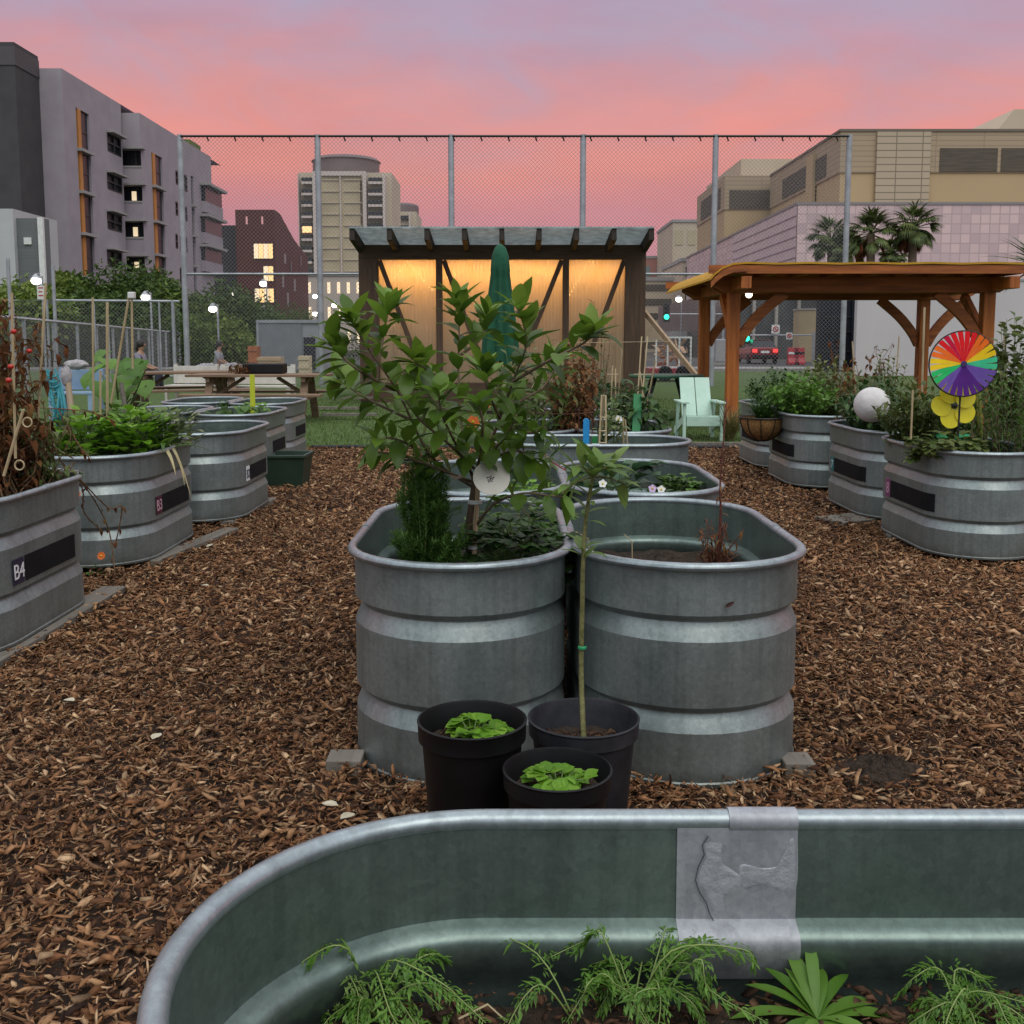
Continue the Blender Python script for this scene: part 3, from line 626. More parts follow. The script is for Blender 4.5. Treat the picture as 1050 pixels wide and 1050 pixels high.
for i,(dx,dy,a,l) in enumerate(((.05,-.08,.4,.12),(.1,-.04,-.5,.1))):
    p = b+V(dx,dy,.012); tag(MB().leaf(p, V(math.cos(a),math.sin(a),.05), l, .03, curl=.1, fold=.4).build('fallen_leaf', M('tan_leaf',(.33,.17,.09),(.42,.26,.16),20), loc=p), ('tan dead leaf lying left at the foot of the dry stalk','tan dead leaf lying right at the foot of the dry stalk')[i], 'leaf')
for i,(px,py) in enumerate(((590,545),(640,548))):
    p = at_y(px, py, 3.2); q = p+V(.03 if i else .06, .0, -.07); p.z = max(p.z, ZS)
    tag(MB().tube([p, (p+q)/2+V(.01,0,.012), V(q.x,q.y,ZS)], .0018, 5).build('dry_straw', BAMBOO, loc=p), ('pale bent straw in the right tank beside the sapling','pale bent straw in the right tank left of the dry stalk')[i], 'straw')
# mess on the tank: a stuck leaf
p = at_y(740, 619, 2.80); tag(MB().leaf(V(.595,2.803,.535), V(.8,-.1,.45), .034, .012, up=V(0,-1,0), curl=.2).build('stuck_leaf', M('dead_leaf',(.05,.016,.012)), loc=(.595,2.803,.535)), 'small dark leaf stuck on the front of the right tank', 'leaf')
# row two right: cabbage and pansies
rosette('cabbage_plant', 'broad blue green cabbage leaves in the tank behind the dry stalk', 'plant', (.50,4.85,ZS+.08), 26, .16, .13, G_COLL, False, .14, .2, seg=5, up=(.0,1.0))
rosette('pansy_plant', 'low dark foliage with white and lilac pansies', 'plant', (.62,4.5,ZS+.07), 110, .045, .03, G_DRK, False, .17, .11)
rosette('parsley_plant', 'dark curly herb at the right side of the pansy tank', 'plant', (.78,4.75,ZS+.07), 110, .04, .03, G_MID, True, .1, .14)
rosette('chard_plant', 'low yellow green leaves along the front of the pansy tank', 'plant', (.42,4.36,ZS+.08), 70, .06, .04, G_PAL, False, .14, .09)
def flower(name, label, c, r, mat, n=5, face=(0,-1,.4), group=None, ctr=None):
    t = thing(name, label, 'flower', c, group); mb = MB(); f = Vector(face).normalized(); u = f.orthogonal().normalized(); v = f.cross(u); c = Vector(c)
    for i in range(n):
        a = 2*math.pi*i/n; mb.leaf(c, u*math.cos(a)+v*math.sin(a)+f*.2, r, r*.8, up=f, curl=.1, fold=.1, n=3, peak=.6)
    mb.build('petals', mat, t); MB().ball(c+f*.004, r*.22, 8, 5).build('flower_centre', ctr or YEL, t); return t
YEL = M('yellow_petal', (.75,.55,.03)); LIL = M('lilac_petal', (.55,.4,.62)); WHT = M('white_petal', (.75,.75,.72)); ORG = M('orange_petal', (.75,.16,.02)); PNK = M('pink_petal', (.6,.12,.18)); REDP = M('red_fruit', (.45,.02,.012), None, rough=.3)
for px,py,Y,m,l in ((669,501,4.36,LIL,'lilac pansy bloom in the tank behind the dry stalk'),(678,502,4.36,WHT,'white pansy bloom right of the lilac one'),(618,496,4.3,WHT,'white pansy bloom hidden low beside the sapling')):
    c = at_y(px,py,Y); flower('pansy_flower', l, c, .02, m)
for px,py,Y,l in ((485,433,3.0,'orange bloom low between the citrus leaves'),(497,415,3.35,'orange bloom deep inside the citrus crown')):
    flower('orange_flower', l, at_y(px,py,Y), .022, ORG, 6)
for (px,py,Y,l) in ((634,430,6.45,'white star flower beside the bamboo trellis'),):
    flower('white_flower', l, at_y(px,py,Y), .03, WHT, 6)
# ---- black pots
def pot(label, c, r, h, mat, soilz):
    t = thing('plant_pot', label, 'pot', c)
    pr = [(r*.74,0),(r*.76,.006),(r*.93,h*.86),(r*.94,h*.87),(r*1.0,h*.875),(r*1.01,h*.985),(r*1.02,h*.99),(r*1.025,h),(r*.985,h+.002),(r*.965,h-.004),(r*.95,h*.9),(r*.92,h*.86),(r*.72,.012)]
    MB().lathe(pr, c, 44, capb=True).build('pot_body', mat, t, smooth=35)
    mb = MB(); n = 26; vs = []; rr = r*(.74+.2*soilz/h)*.98
    for k in range(6):
        for i in range(n): a = 2*math.pi*i/n; f = 1-k/5*.93; vs.append((c[0]+rr*f*math.cos(a), c[1]+rr*f*math.sin(a), c[2]+soilz+rnd(-.006,.006)))
    mb.add(vs, [(k*n+i,k*n+(i+1)%n,(k+1)*n+(i+1)%n,(k+1)*n+i) for k in range(5) for i in range(n)]+[tuple(5*n+i for i in range(n))]).build('soil', SOIL, t)
    so, _ = flakes('soil_bits', MULCH, 260, (c[0]-rr*.7,c[0]+rr*.7), (c[1]-rr*.7,c[1]+rr*.7), c[2]+soilz, .01, (.006,.02), (.3,.6), .4, t); so['kind'] = 'stuff'
    return t
p1 = (-.097, 2.41, .0); p2 = (.183, 2.53, .0); p3 = (.103, 2.235, .0)
pot('black pot with a strawberry plant, left of the sapling pot', p1, .131, .36, BLACKPL, .30)
pot('dark grey pot holding the tall leafy sapling', p2, .14, .32, GREYPL, .25)
pot('black pot with a low strawberry plant, nearest the front tank', p3, .122, .31, BLACKPL, .255)
rosette('strawberry_plant', 'strawberry leaves growing in the left black pot', 'plant', (p1[0],p1[1],.30), 26, .04, .034, G_BRT, True, .075, .05, seg=5, up=(-.3,.9))
rosette('strawberry_plant', 'strawberry leaves growing in the nearest black pot', 'plant', (p3[0]+.005,p3[1],.255), 24, .04, .032, G_BRT, True, .065, .05, seg=5, up=(-.3,.9))
# sapling
b = V(p2[0]-.0, p2[1]-.02, .25); t = thing('sapling', 'slender sapling with whorls of leaves in the dark grey pot', 'sapling', b); sm = MB(); lm = MB()
s = smooth([b, at_y(596,690,2.58), at_y(597,620,2.57), at_y(598,575,2.56), at_y(601,530,2.56), at_y(608,490,2.55), at_y(613,474,2.55)]); sm.tube(s, (.0072,.004), 8)
for t0, t1, n, L in ((.50,.56,7,.085),(.64,.70,5,.07),(.72,.79,6,.075),(.82,1,13,.095)):
    seg = [pt(s, t0+(t1-t0)*i/4)[0] for i in range(5)]; leafy(lm, seg, n, L, L*.29, t0=0, spread=1.1, upb=.1, curl=.45, fold=.2, seg=5, wave=.02)
for e in ((575,508,2.5),(645,500,2.6),(632,478,2.62),(588,478,2.5)):
    q = at_y(*e); pts = curve(pt(s,.84)[0], q, .01, 4); sm.tube(pts, (.003,.0015), 5); leafy(lm, pts, 5, .085, .027, t0=.3, spread=.7, upb=.25, curl=.4, seg=5)
sm.build('stem', M('sapling_stem',(.10,.10,.03),(.2,.19,.07),40,.7,0,.4,90), t, smooth=180); lm.build('foliage', G_SAP, t, smooth=180)
tag(MB().lathe([(.0095,-.004),(.0112,-.002),(.0112,.003),(.0095,.005)], at_y(597,664,2.58), 12).build('stem_tie', M('green_tie',(.02,.3,.12)), loc=at_y(597,664,2.58)), 'green tie around the sapling stem', 'tie')
G_FERN2 = leafmat('yarrow_leaf', [(.12,.22,.04),(.17,.27,.06),(.21,.3,.09)], .3)
# ---- foreground weeds in the large tank
zf = .385+TZ
def fern(label, px, py, n, spread, mat, droop=.5, L=.24, name='yarrow_plant', lean=(0,0,0)):
    b = at_z(px, py, zf); t = thing(name, label, 'plant', b); sm = MB(); lm = MB()
    for i in range(n):
        a = 2*math.pi*i/n + rnd(-.6,.6); l = L*rnd(.55,1.15)
        d = V(math.cos(a), math.sin(a), 0); e = b + d*l*spread + Vector(lean)*l + V(0,0,l*rnd(.15,.55))
        m_ = b.lerp(e,.5) + V(0,0,l*.28); j = lambda q: V(rnd(-q,q),rnd(-q,q),rnd(-q,q)*.6)*l
        s = smooth([b+j(.06), m_+j(.16), e+j(.12), e + d*l*.25 - V(0,0,l*droop*rnd(.1,.7))+j(.15)], 5); sm.tube(s, (.0016,.0006), 4)
        for k in range(24):
            if rnd(0,1) < .12: continue
            tt = .22+.78*k/24; p, dd = pt(s, tt); sd = dd.cross(V(0,0,1)).normalized()
            for sg in (-1,1):
                q = L*.15*math.sin(math.pi*min(tt*.95,1))**.6*rnd(.35,1.15)+.003
                lm.leaf(p, sd*sg + dd*rnd(.2,1) + V(0,0,rnd(-.5,.6)), q, q*.2, curl=.5, n=2, fold=.1)
                for f in (.3,.6): lm.leaf(p+(sd*sg+dd*.5).normalized()*q*f, dd*1.1+sd*sg*.6*rnd(-.6,1)+V(0,0,rnd(-.5,.5)), q*rnd(.3,.6), q*.15, curl=.2, n=1, fold=.1)
    sm.build('stem', M('fern_stem',(.16,.24,.06),(.24,.3,.09),30,.6) if 'fern_stem' not in bpy.data.materials else bpy.data.materials['fern_stem'], t, smooth=180); lm.build('fronds', mat, t); return t
G_FERN = leafmat('bright_fern_leaf', [(.08,.19,.02),(.12,.25,.03),(.15,.28,.045)], .32)
fern('feathery green weed at the left end of the front tank', 385, 1045, 17, .6, G_FERN, L=.15)
fern('feathery pale weed rising against the left wall of the front tank', 330, 1030, 9, .55, G_FERN2, L=.13, lean=(-.1,.15,.1))
fern('feathery weed with arching pale stems in the middle of the front tank', 655, 1045, 16, .6, G_FERN, L=.15, lean=(.15,.1,.1))
fern('small feathery weed left of the middle one, with one long arching frond', 590, 1050, 3, .6, G_FERN, L=.15, lean=(-.4,.25,.1))
fern('feathery weed at the right edge of the front tank', 985, 1056, 13, .6, G_FERN, L=.12)
b = at_z(838, 1050, zf); t = thing('lance_leaf_plant', 'rosette of long smooth leaves at the right of the front tank', 'plant', b); lm = MB()
for i,(a,l,u) in enumerate(((1.45,.14,1.3),(1.8,.12,1.1),(.4,.13,.35),(.1,.15,.25),(2.7,.12,.7),(3.05,.14,.3),(2.3,.11,.9),(.85,.12,.8),(1.2,.1,1.3),(5.2,.09,.5),(4.2,.08,.4),(5.9,.11,.35),(3.6,.09,.3),(-.6,.1,.6),(2.0,.09,1.6))):
    lm.leaf(b+V(0,0,.006), V(math.cos(a),math.sin(a),u), l*.84, .019*rnd(.8,1.15), curl=rnd(.35,.95), fold=.3, n=8, peak=.6, wave=.03)
lm.build('foliage', G_COLL if False else G_FERN, t, smooth=180)
tag(MB().tube([at_z(470,1045,zf+.02), at_z(500,1030,zf+.022), at_z(520,1048,zf+.004)], .0014, 6).build('straw_stalk', BAMBOO, loc=at_z(495,1040,zf)), 'pale dry stalk lying on the soil of the front tank', 'stalk')
# ---- left bed B4: dead tomato vine
def tangle(name, label, cat, c, rx, ry, h, n, mat, smat, nl, L, Wd, r=(.004,.0015), droop=0, seg=6, loops=.05, z0=None):
    t = thing(name, label, cat, c); sm = MB(); lm = MB(); c = Vector(c)
    for i in range(n):
        a = rnd(0,6.28); q = math.sqrt(rnd(0,1)); e = c + V(math.cos(a)*rx*q, math.sin(a)*ry*q, h*rnd(.3,1.05))
        s = curve(c+V(rnd(-.6,.6)*rx,rnd(-.6,.6)*ry,0), e, .05, seg, loops); 
        if droop: s = s + [e+V(rnd(-.06,.06),rnd(-.06,.06),-rnd(0,droop))]
        sm.tube(s, r, 4); leafy(lm, s, nl, L, Wd, t0=.1, upb=-.4, curl=1.3, seg=3, var=.5, fold=.5, wave=.05)
    sm.build('stem', smat, t); lm.build('foliage', mat, t); return t
tangle('dead_tomato_vine', 'tall tangle of dead brown tomato vines in the B4 tank', 'plant', (-2.33,4.62,ZS+.08), .26,.34,.92, 84, G_WIL, DRYSTEM, 20, .05, .022, droop=.15)
tangle('dead_tomato_vine', 'second thinner dead vine with dry leaves at the far end of the B4 tank', 'plant', (-2.2,4.75,ZS+.08), .16,.2,.42, 34, G_OLV, DRYSTEM, 14, .04, .02, droop=.15)
for i,(px,py,Y,l) in enumerate(((14,340,4.3,'small red tomato high in the dead vine'),(11,376,4.1,'red tomato hanging in the middle of the dead vine'),(9,390,4.0,'red tomato below another on the dead vine'),(30,360,4.5,'red tomato beside the fence end of the dead vine'))):
    p = at_y(px,py,Y); tag(MB().ball(p, .012, 10, 8, (1,1,.9)).build('tomato', REDP, loc=p, smooth=180), l, 'tomato')
for i,(px,py,qx,qy,Y,l) in enumerate(((4,488,24,420,4.0,'bamboo cane leaning at the near end of the dead vine'),(16,470,12,300,4.4,'upright cane inside the dead vine'),(36,480,47,290,4.7,'upright cane behind the dead vine near the fence'))):
    p, q = at_y(px,py,Y), at_y(qx,qy,Y); p.z = max(p.z, ZS-.02); tag(MB().tube([p,q], .006, 6).build('bamboo_cane', BAMBOO, loc=p), l, 'cane')
def hoop(label, px, py, Y, r, mat=BAMBOO):
    c = at_y(px,py,Y); tag(MB().tube([c+V(r*math.cos(a),.1*r*math.sin(a),r*math.sin(a)) for a in [i*2*math.pi/18 for i in range(19)]], .0035, 5, False).build('wire_ring', mat, loc=c), label, 'ring')
hoop('small pale ring hooked in the vine over the rim of the B4 tank', 20, 477, 4.1, .019); hoop('pale ring higher up in the dead vine', 28, 433, 4.2, .019)
# vines trailing down between B4 and the lettuce tank
b = V(-2.12, 5.0, .64); t = thing('trailing_vine', 'dry vine trailing over the lettuce tank down to the mulch', 'vine', b); sm = MB(); lm = MB()
for L_ in ([(70,478,4.9),(95,510,5.2),(112,545,5.35),(118,590,5.3)],[(60,470,4.9),(84,500,5.2),(86,525,5.3),(105,545,5.35)],[(72,480,5.0),(110,520,5.3),(125,520,5.35),(118,560,5.35)],[(75,470,5.0),(45,455,4.8),(20,462,4.5)],[(40,418,5.4),(90,422,5.4),(118,432,5.45)],[(60,420,5.3),(80,455,5.3),(92,470,5.3)]):
    s = smooth(pp(L_)); sm.tube(s, .0035, 5); leafy(lm, s, 9, .04, .018, t0=.1, upb=-.4, curl=1.2, seg=3)
sm.build('stem', DRYSTEM, t); lm.build('dry_leaves', G_WIL, t)
for px,py,l in ((104,570,'orange bloom at the foot of the lettuce tank'),(79,507,'orange bloom on the vine at the corner of the B4 tank')):
    flower('marigold_flower', l, at_y(px,py,5.3), .024, ORG, 7)
rosette('marigold_plant', 'low green plant on the mulch beneath the orange bloom', 'plant', tuple(at_z(100,590,0.)), 18, .04, .025, G_MID, False, .07, .06)
rosette('weed', 'small yellow green weed growing at the plank beside the lettuce tank', 'plant', tuple(at_z(174,560,0.02)), 14, .04, .025, G_PAL, False, .05, .09)
# lettuce tank
for i,(x,y,m,l,n,L,h) in enumerate(((-2.50,5.95,G_BRT,'bright green frilly lettuce at the left of the lettuce tank',80,.10,.22),(-2.25,6.05,G_BRT,'bright green frilly lettuce in the middle of the lettuce tank',80,.10,.24),(-2.15,6.3,G_PAL,'yellow green leafy head at the right of the lettuce tank',60,.09,.24),(-2.42,6.35,G_MID,'darker leafy greens at the back of the lettuce tank',70,.1,.26))):
    rosette('lettuce_plant', l, 'plant', (x,y,ZS+.1), n*3, L*.85, L*.62, m, False, .2, h*1.35, seg=5, up=(.1,1.6))
rosette('herb_plant', 'pale small leaved herb spilling over the front rim of the lettuce tank', 'plant', (-2.5,5.68,ZS+.1), 60, .05, .04, G_OLV, True, .17, .15)
b = V(-2.07,6.05,.62); t = thing('leek_plant', 'leek with folded strap leaves hanging over the rim of the lettuce tank', 'plant', b); lm = MB(); 
for e in ((-.1,.05,.18),(.1,-.08,.2),(.16,.1,.12),(.05,-.15,.16),(-.05,-.1,.2)): lm.leaf(b, V(*e), .34, .04, curl=1.0, fold=.35, n=7, peak=.3)
lm.build('foliage', G_MID, t, smooth=180); lm = MB(); lm.leaf(b+V(.03,0,.06), V(.5,-.2,-.6), .3, .02, curl=.5, fold=.4, n=6, peak=.3); lm.leaf(b+V(.05,.02,.05), V(.4,-.1,-1), .36, .015, curl=.1, fold=.4, n=6, peak=.3); lm.leaf(b+V(.0,-.05,.05), V(.5,-.5,-.1), .26, .022, curl=.9, fold=.4, n=6, peak=.3)
lm.build('dry_leaves', M('straw_leaf',(.42,.34,.16),(.5,.44,.24),20), t, smooth=180)
# squash leaves behind
b = V(-2.95,7.5,ZS); t = thing('squash_plant', 'squash with huge round leaves left behind the empty tank', 'plant', b); sm = MB(); lm = MB()
for (px,py,Y) in ((118,380,7.0),(125,402,7.0),(150,378,7.2),(146,372,7.6),(112,372,7.3),(132,375,7.5),(142,385,7.3),(128,390,7.2),(140,400,7.3),(112,395,7.4),(122,365,7.7),(150,395,7.5),(105,385,7.6),(135,408,7.2)):
    e = at_y(px,py,Y); s = curve(b+V(rnd(-.1,.1),0,0), e, .05, 5); sm.tube(s, (.008,.005), 6); lm.leaf(e+V(-.06,.05,.03), V(rnd(-1,1),-1,rnd(-.9,.2)), rnd(.13,.22), rnd(.13,.21), curl=.6, fold=.3, n=6, peak=.4, wave=.09)
sm.build('stem', ST_G, t); lm.build('foliage', G_FERN, t, smooth=180)
def stake(label, pts, Y, r=.007, mat=BAMBOO, name='bamboo_cane', zmin=ZS-.02):
    P = [at_y(x,y,Y) for x,y in pts]; P[0].z = max(P[0].z, zmin) if P[0].z < zmin else P[0].z
    return tag(MB().tube(P, r, 6).build(name, mat, loc=P[0]), label, 'cane')
stake('upright cane at the left of the three tied canes', [(96,430),(95,305)], 6.3); stake('thick upright cane in the middle of the lettuce tank', [(110,430),(110,310)], 6.2, .009)
stake('cane leaning right to meet the white cap', [(112,425),(133,300)], 6.3); CAPPED = stake('upright cane topped by a small white cap', [(136,378),(135,302)], 6.3); stake('short cane in front of the squash leaves', [(103,425),(103,380)], 6.1)
stake('pale broad stake leaning against the squash', [(130,430),(124,392)], 6.2, .014, GREYW)
p = at_y(135,302,6.3); MB().box(p.x-.02,p.x+.02,p.y-.02,p.y+.02,p.z-.025,p.z+.015).build('cap', WHITEP, CAPPED, bevel=.006)
def crumple(c, r, sq=(1,1,1), seed=1):
    rg = random.Random(seed); m = MB().ball((0,0,0), 1, 26, 18); K = [(Vector((rg.uniform(-1,1),rg.uniform(-1,1),rg.uniform(-1,1)))*rg.uniform(2,7), rg.uniform(0,6.28)) for _ in range(9)]
    def f(p):
        q = Vector(p); s = 1 + sum(.07*abs(math.sin(q.dot(k)+ph))-.04 for k, ph in K); return (c[0]+q.x*s*r*sq[0], c[1]+q.y*s*r*sq[1], c[2]+q.z*s*r*sq[2])
    m.v = [f(p) for p in m.v]; return m
M('pale_cloth',(.28,.26,.27),(.42,.4,.41),20,.9,0,.6,15)
# teal net
b = at_y(52,405,5.9); t = thing('plant_net', 'teal garden net draped in the vines left of the lettuce', 'net', b); mb = MB()
for i in range(9):
    mb.tube(smooth(pp([(46+i*1.2+rnd(-2,2),378+rnd(0,6),5.9),(50+i*1.6+rnd(-3,3),398,5.85),(54+i*1.8+rnd(-4,4),420,5.8+rnd(-.05,.05)),(56+i*1.3+rnd(-4,4),432+rnd(-6,6),5.8)])), .0065, 5)
for k in range(9):
    y = 384+k*5.2; mb.tube(smooth(pp([(46+k*.9,y+rnd(-2,2),5.86),(54+k*.7,y+3,5.83),(60+k*.6,y+rnd(-2,2),5.86)])), .005, 5)
mb.build('netting', M('teal_net',(.015,.16,.19),(.04,.26,.3),30,.6), t)
p = at_y(73,420,6.8); t = thing('glove_stake', 'white cloth glove on a wooden stake behind the lettuce', 'stake', p); MB().tube([p,at_y(69,385,6.8)], .02, 6).build('stake', wood('pale_stake',(.4,.3,.2),(.5,.4,.28),.8,2), t)
crumple(at_y(68,386,6.8), .055, (.6,.5,1.2), 5).build('glove', bpy.data.materials['pale_cloth'], t, smooth=180)
# L4 greens + yellow stake + white stake
rosette('broccoli_plant', 'floppy green seedlings in the tank with the yellow stake', 'plant', (-2.5,9.3,ZS+.1), 34, .12, .07, G_MID, False, .24, .2)
rosette('mustard_plant', 'bright yellow green leaves left of the yellow stake', 'plant', (-2.38,9.55,ZS+.1), 30, .08, .06, G_BRT, False, .12, .18)
p = at_y(259,412,9.4); tag(MB().beam(V(p.x,p.y,ZS), at_y(258.5,384,9.4), .045, .012, (0,1,0)).build('marker_stake', M('lime_yellow_paint',(.5,.55,.03),None,rough=.5), loc=p), 'flat lime yellow marker stake in a left row tank', 'stake')
p = at_z(290,465,.15); tag(MB().beam(p, at_y(286,433,p.y+.12), .055, .02, (0,1,0)).build('white_stake', WHITEP, loc=p), 'white wooden stake leaning beside the green tub', 'stake')
# green tub
b = at_z(309,494,.0); b = V(-2.02, 9.05, 0)
t = thing('plant_tub', 'dark green rectangular plastic tub on the mulch', 'tub', b)
def tub(mb, c, a, bb, h, taper=.85, th=.012):
    x,y,z = c; o = [(-1,-1),(1,-1),(1,1),(-1,1)]
    r = lambda s, zz, e=0: [(x+i*(a*s+e), y+j*(bb*s+e), z+zz) for i,j in o]
    vs = r(taper,0)+r(1,h*.9)+r(1,h*.9,.014)+r(1,h,.014)+r(1,h,-th)+r(taper,.02,-th)
    fs = [(k*4+i,k*4+(i+1)%4,(k+1)*4+(i+1)%4,(k+1)*4+i) for k in range(5) for i in range(4)]+[(3,2,1,0),(20,21,22,23)]
    return mb.add(vs, fs)
tub(MB(), b, .21, .2, .30).build('tub_body', M('dark_green_plastic',(.012,.03,.018),(.018,.042,.026),6,.5), t, bevel=.008)
MB().box(b.x-.19,b.x+.19,b.y-.18,b.y+.18,.2,.21).build('soil', SOIL, t)
# timber under the tanks
def timber(label, p, q, wd, th, mat=GREYW, name='timber_plank', up=(0,0,1)):
    p, q = Vector(p), Vector(q); return tag(MB().beam(p,q,wd,th,up).build(name, mat, loc=p, bevel=.004), label, 'timber')
timber('long grey board under the side of the B4 tank', (-2.05,3.75,.028), (-2.02,5.1,.028), .12, .03)
timber('grey board sticking out beside the lettuce tank', (-2.06,5.72,.03), (-1.87,6.75,.03), .10, .03)
timber('short block under the lettuce tank', (-2.2,5.74,.02), (-2.0,5.74,.02), .06, .045)
timber('grey board under the side of the empty tank', (-1.98,7.0,.025), (-1.93,8.1,.025), .1, .035)
timber('short timber block at the front left corner of the citrus tank', (-.55,2.95,.02), (-.445,2.95,.02), .09, .05)
timber('short timber block at the front right tank beside the dark soil', (.80,2.93,.02), (.89,2.93,.02), .09, .05)
timber('short post block under the pinwheel tank front', (2.72,5.78,.022), (2.82,5.78,.022), .06, .045); timber('grey board under the lantern tank', (2.42,7.35,.025), (2.55,7.1,.025), .6, .03)
timber('long bearer under the pinwheel tank', (2.42,6.5,.022), (3.05,6.5,.022), .09, .044); timber('bearer under the bushy tank', (2.42,9.3,.022), (3.05,9.3,.022), .09, .044)
timber('bearer under the farthest right tank', (2.45,10.7,.022), (3.05,10.7,.022), .09, .044)
for i,(x,y,l) in enumerate(((-2.47,9.3,'bearer under the yellow stake tank'),(-2.6,10.9,'bearer under the farthest left tank'),)):
    timber(l, (x-.3,y,.022), (x+.3,y,.022), .3, .044)
timber('hidden bearer under the front tank', (0.1,.99,.022), (1.2,.99,.022), .3, .044)
# heap of dark soil
b = at_z(906,798,0); mb = MB(); n = 40; vs = []
for k in range(14):
    for i in range(n):
        a = 2*math.pi*i/n; f = k/13; r = .135*f*(1+.18*math.sin(3*a+1)+.1*math.sin(7*a)); vs.append((b.x+r*math.cos(a)*1.15, b.y+r*math.sin(a), .062*(math.cos(math.pi*f)*.5+.5)+rnd(-.007,.007)+.004))
mb.add(vs, [(k*n+i,(k+1)*n+i,(k+1)*n+(i+1)%n,k*n+(i+1)%n) for k in range(13) for i in range(n)]); t = tag(mb.build('soil_heap', M('dry_soil',(.022,.013,.008),(.06,.036,.022),60,1,0,1,90,bdist=.02), loc=b), 'small heap of fine dark soil on the mulch right of the tanks', 'soil heap')
# pale fallen leaves on the mulch
PALE = M('pale_fallen_leaf', (.4,.35,.24), (.55,.5,.38), 30, .7)
for i,(px,py,l) in enumerate(((364,834,'pale green fallen leaf in front of the citrus tank'),(347,826,'cream fallen leaf left of the pots'),(212,561,'white scrap on the mulch beside the grey board'),(309,612,'cream fallen leaf on the open mulch left of the citrus tank'),(156,758,'round cream fallen leaf on the mulch at the left'),(66,717,'cream fallen leaf below the B4 tank'),(206,600,'pale leaf near the corner of the lettuce tank'))):
    p = at_z(px,py,.04); a = rnd(0,6.28); tag(MB().leaf(p, V(math.cos(a),math.sin(a),.1), .05 if i != 2 else .09, .032, curl=.1, fold=.2).build('fallen_leaf', PALE, loc=p), l, 'leaf')
# ------------------------------------------------------------------ middle rows: plants, paddles, trellis
tangle('dry_bush', 'tall dry rust brown bush behind the citrus tree', 'bush', (.45,7.45,ZS), .2,.3,.85, 60, leafmat('rust_leaf',[(.16,.06,.02),(.22,.09,.03),(.28,.14,.05)],.2,.8), DRYSTEM, 22, .045, .03)
plant('green_bush', 'loose green leafy bush behind the right of the citrus tree', 'bush', (.15,7.3,ZS), bush_stems((.15,7.3,ZS),.35,.4,.95,40), G_OLV, ST_G, .09, .028, 16, t0=.2, curl=.5)
plant('pepper_plant', 'dark green pepper plant behind the green board', 'plant', (.90,7.55,ZS), bush_stems((.90,7.55,ZS),.3,.4,.6,34), G_DRK, ST_G, .11, .045, 13, t0=.25, curl=.7, upb=0)
plant('tall_weed', 'tall thin weedy plant in front of the greenhouse corner', 'plant', (.62,7.7,ZS), bush_stems((.62,7.7,ZS),.2,.3,1.15,14), G_OLV, DRYSTEM, .07, .02, 12, t0=.3, curl=.6)
plant('pea_plant', 'small pale green climber on the bamboo trellis', 'plant', (.62,6.35,ZS), bush_stems((.62,6.35,ZS),.09,.08,.55,9), G_PAL, ST_G, .08, .04, 7, t0=.4, curl=.7)
plant('fern_bush', 'dark shrubby plants at the foot of the greenhouse corner', 'bush', (.75,9.8,ZS), bush_stems((.75,9.8,ZS),.5,.5,.55,40), G_DRK, ST_W, .1, .04, 12)
def paddle(label, px, py0, py1, wpx, Y, mat, tilt=0):
    p, q = at_y(px,py0,Y), at_y(px+tilt,py1,Y); w_ = wpx/F*Y; t = thing('bed_paddle', label, 'paddle', V(p.x,p.y,ZS))
    n = 10; poly = [V(q.x+math.cos(a)*w_/2, q.y, q.z-w_/2+math.sin(a)*w_/2) for a in [math.pi*i/n for i in range(n+1)]]
    poly = [V(p.x+w_/2,p.y,p.z)]+poly+[V(p.x-w_/2,p.y,p.z)]
    MB().prism(poly, (0,.014,0)).build('blade', mat, t, bevel=.003); MB().box(p.x-w_*.28,p.x+w_*.28,p.y+.002,p.y+.012,ZS-.05,p.z+.02).build('shaft', mat, t); return t
paddle('bright blue wooden paddle standing in the crosswise tank', 601, 467, 429, 6.5, 6.0+.2, M('blue_paint',(.01,.22,.55),(.02,.3,.62),20,.45), .3)
paddle('small green paddle right behind the blue one', 610, 466, 447, 6, 6.3, M('green_paint',(.02,.2,.05),(.03,.25,.07),20,.5))
p, q = at_y(651,444,7.2), at_y(654,404,7.35); tag(MB().beam(V(p.x,p.y,ZS), q, .06, .02, (0,1,0)).build('green_board', M('green_board_paint',(.012,.17,.05),(.018,.21,.065),12,.5), loc=p, bevel=.003), 'upright dark green board in the pepper tank', 'board')
def frame_trellis(name, label, legs, rungs, Y, r=.006):
    P = [[at_y(x,y,Y+dy) for x,y,dy in L] for L in legs]; b = P[0][0].copy(); b.z = ZS; t = thing(name, label, 'trellis', b)
    for L in P: L[0].z = max(min(L[0].z, ZS+.02), ZS-.02); MB().tube(L, r, 6).build('cane', BAMBOO, t)
    for (x0,y0,x1,y1) in rungs: MB().tube([at_y(x0,y0,Y),at_y(x1,y1,Y)], r*.7, 5).build('rung', BAMBOO, t)
    return t
frame_trellis('bamboo_trellis', 'small bamboo ladder trellis beside the green paddle', [[(613,466,0),(617,405,.1)],[(622,466,0),(621,405,.1)],[(617,466,.25),(619,405,.1)]], [(615,428,622,428),(614,442,622,442),(614,454,622,454)], 6.2)
frame_trellis('bamboo_teepee', 'bamboo teepee above the green climber', [[(625,415,0),(628,375,.2)],[(632,415,0),(631,378,.2)],[(630,420,.3),(638,355,.2)]], [(622,384,634,384)], 7.5)
frame_trellis('bamboo_teepee', 'tall bamboo teepee behind the pepper plant', [[(652,400,0),(658,345,.2)],[(656,402,0),(664,345,.2)],[(659,398,.3),(672,370,.2)],[(666,395,.0),(656,380,.2)]], [(650,384,668,384)], 9.4, .007)
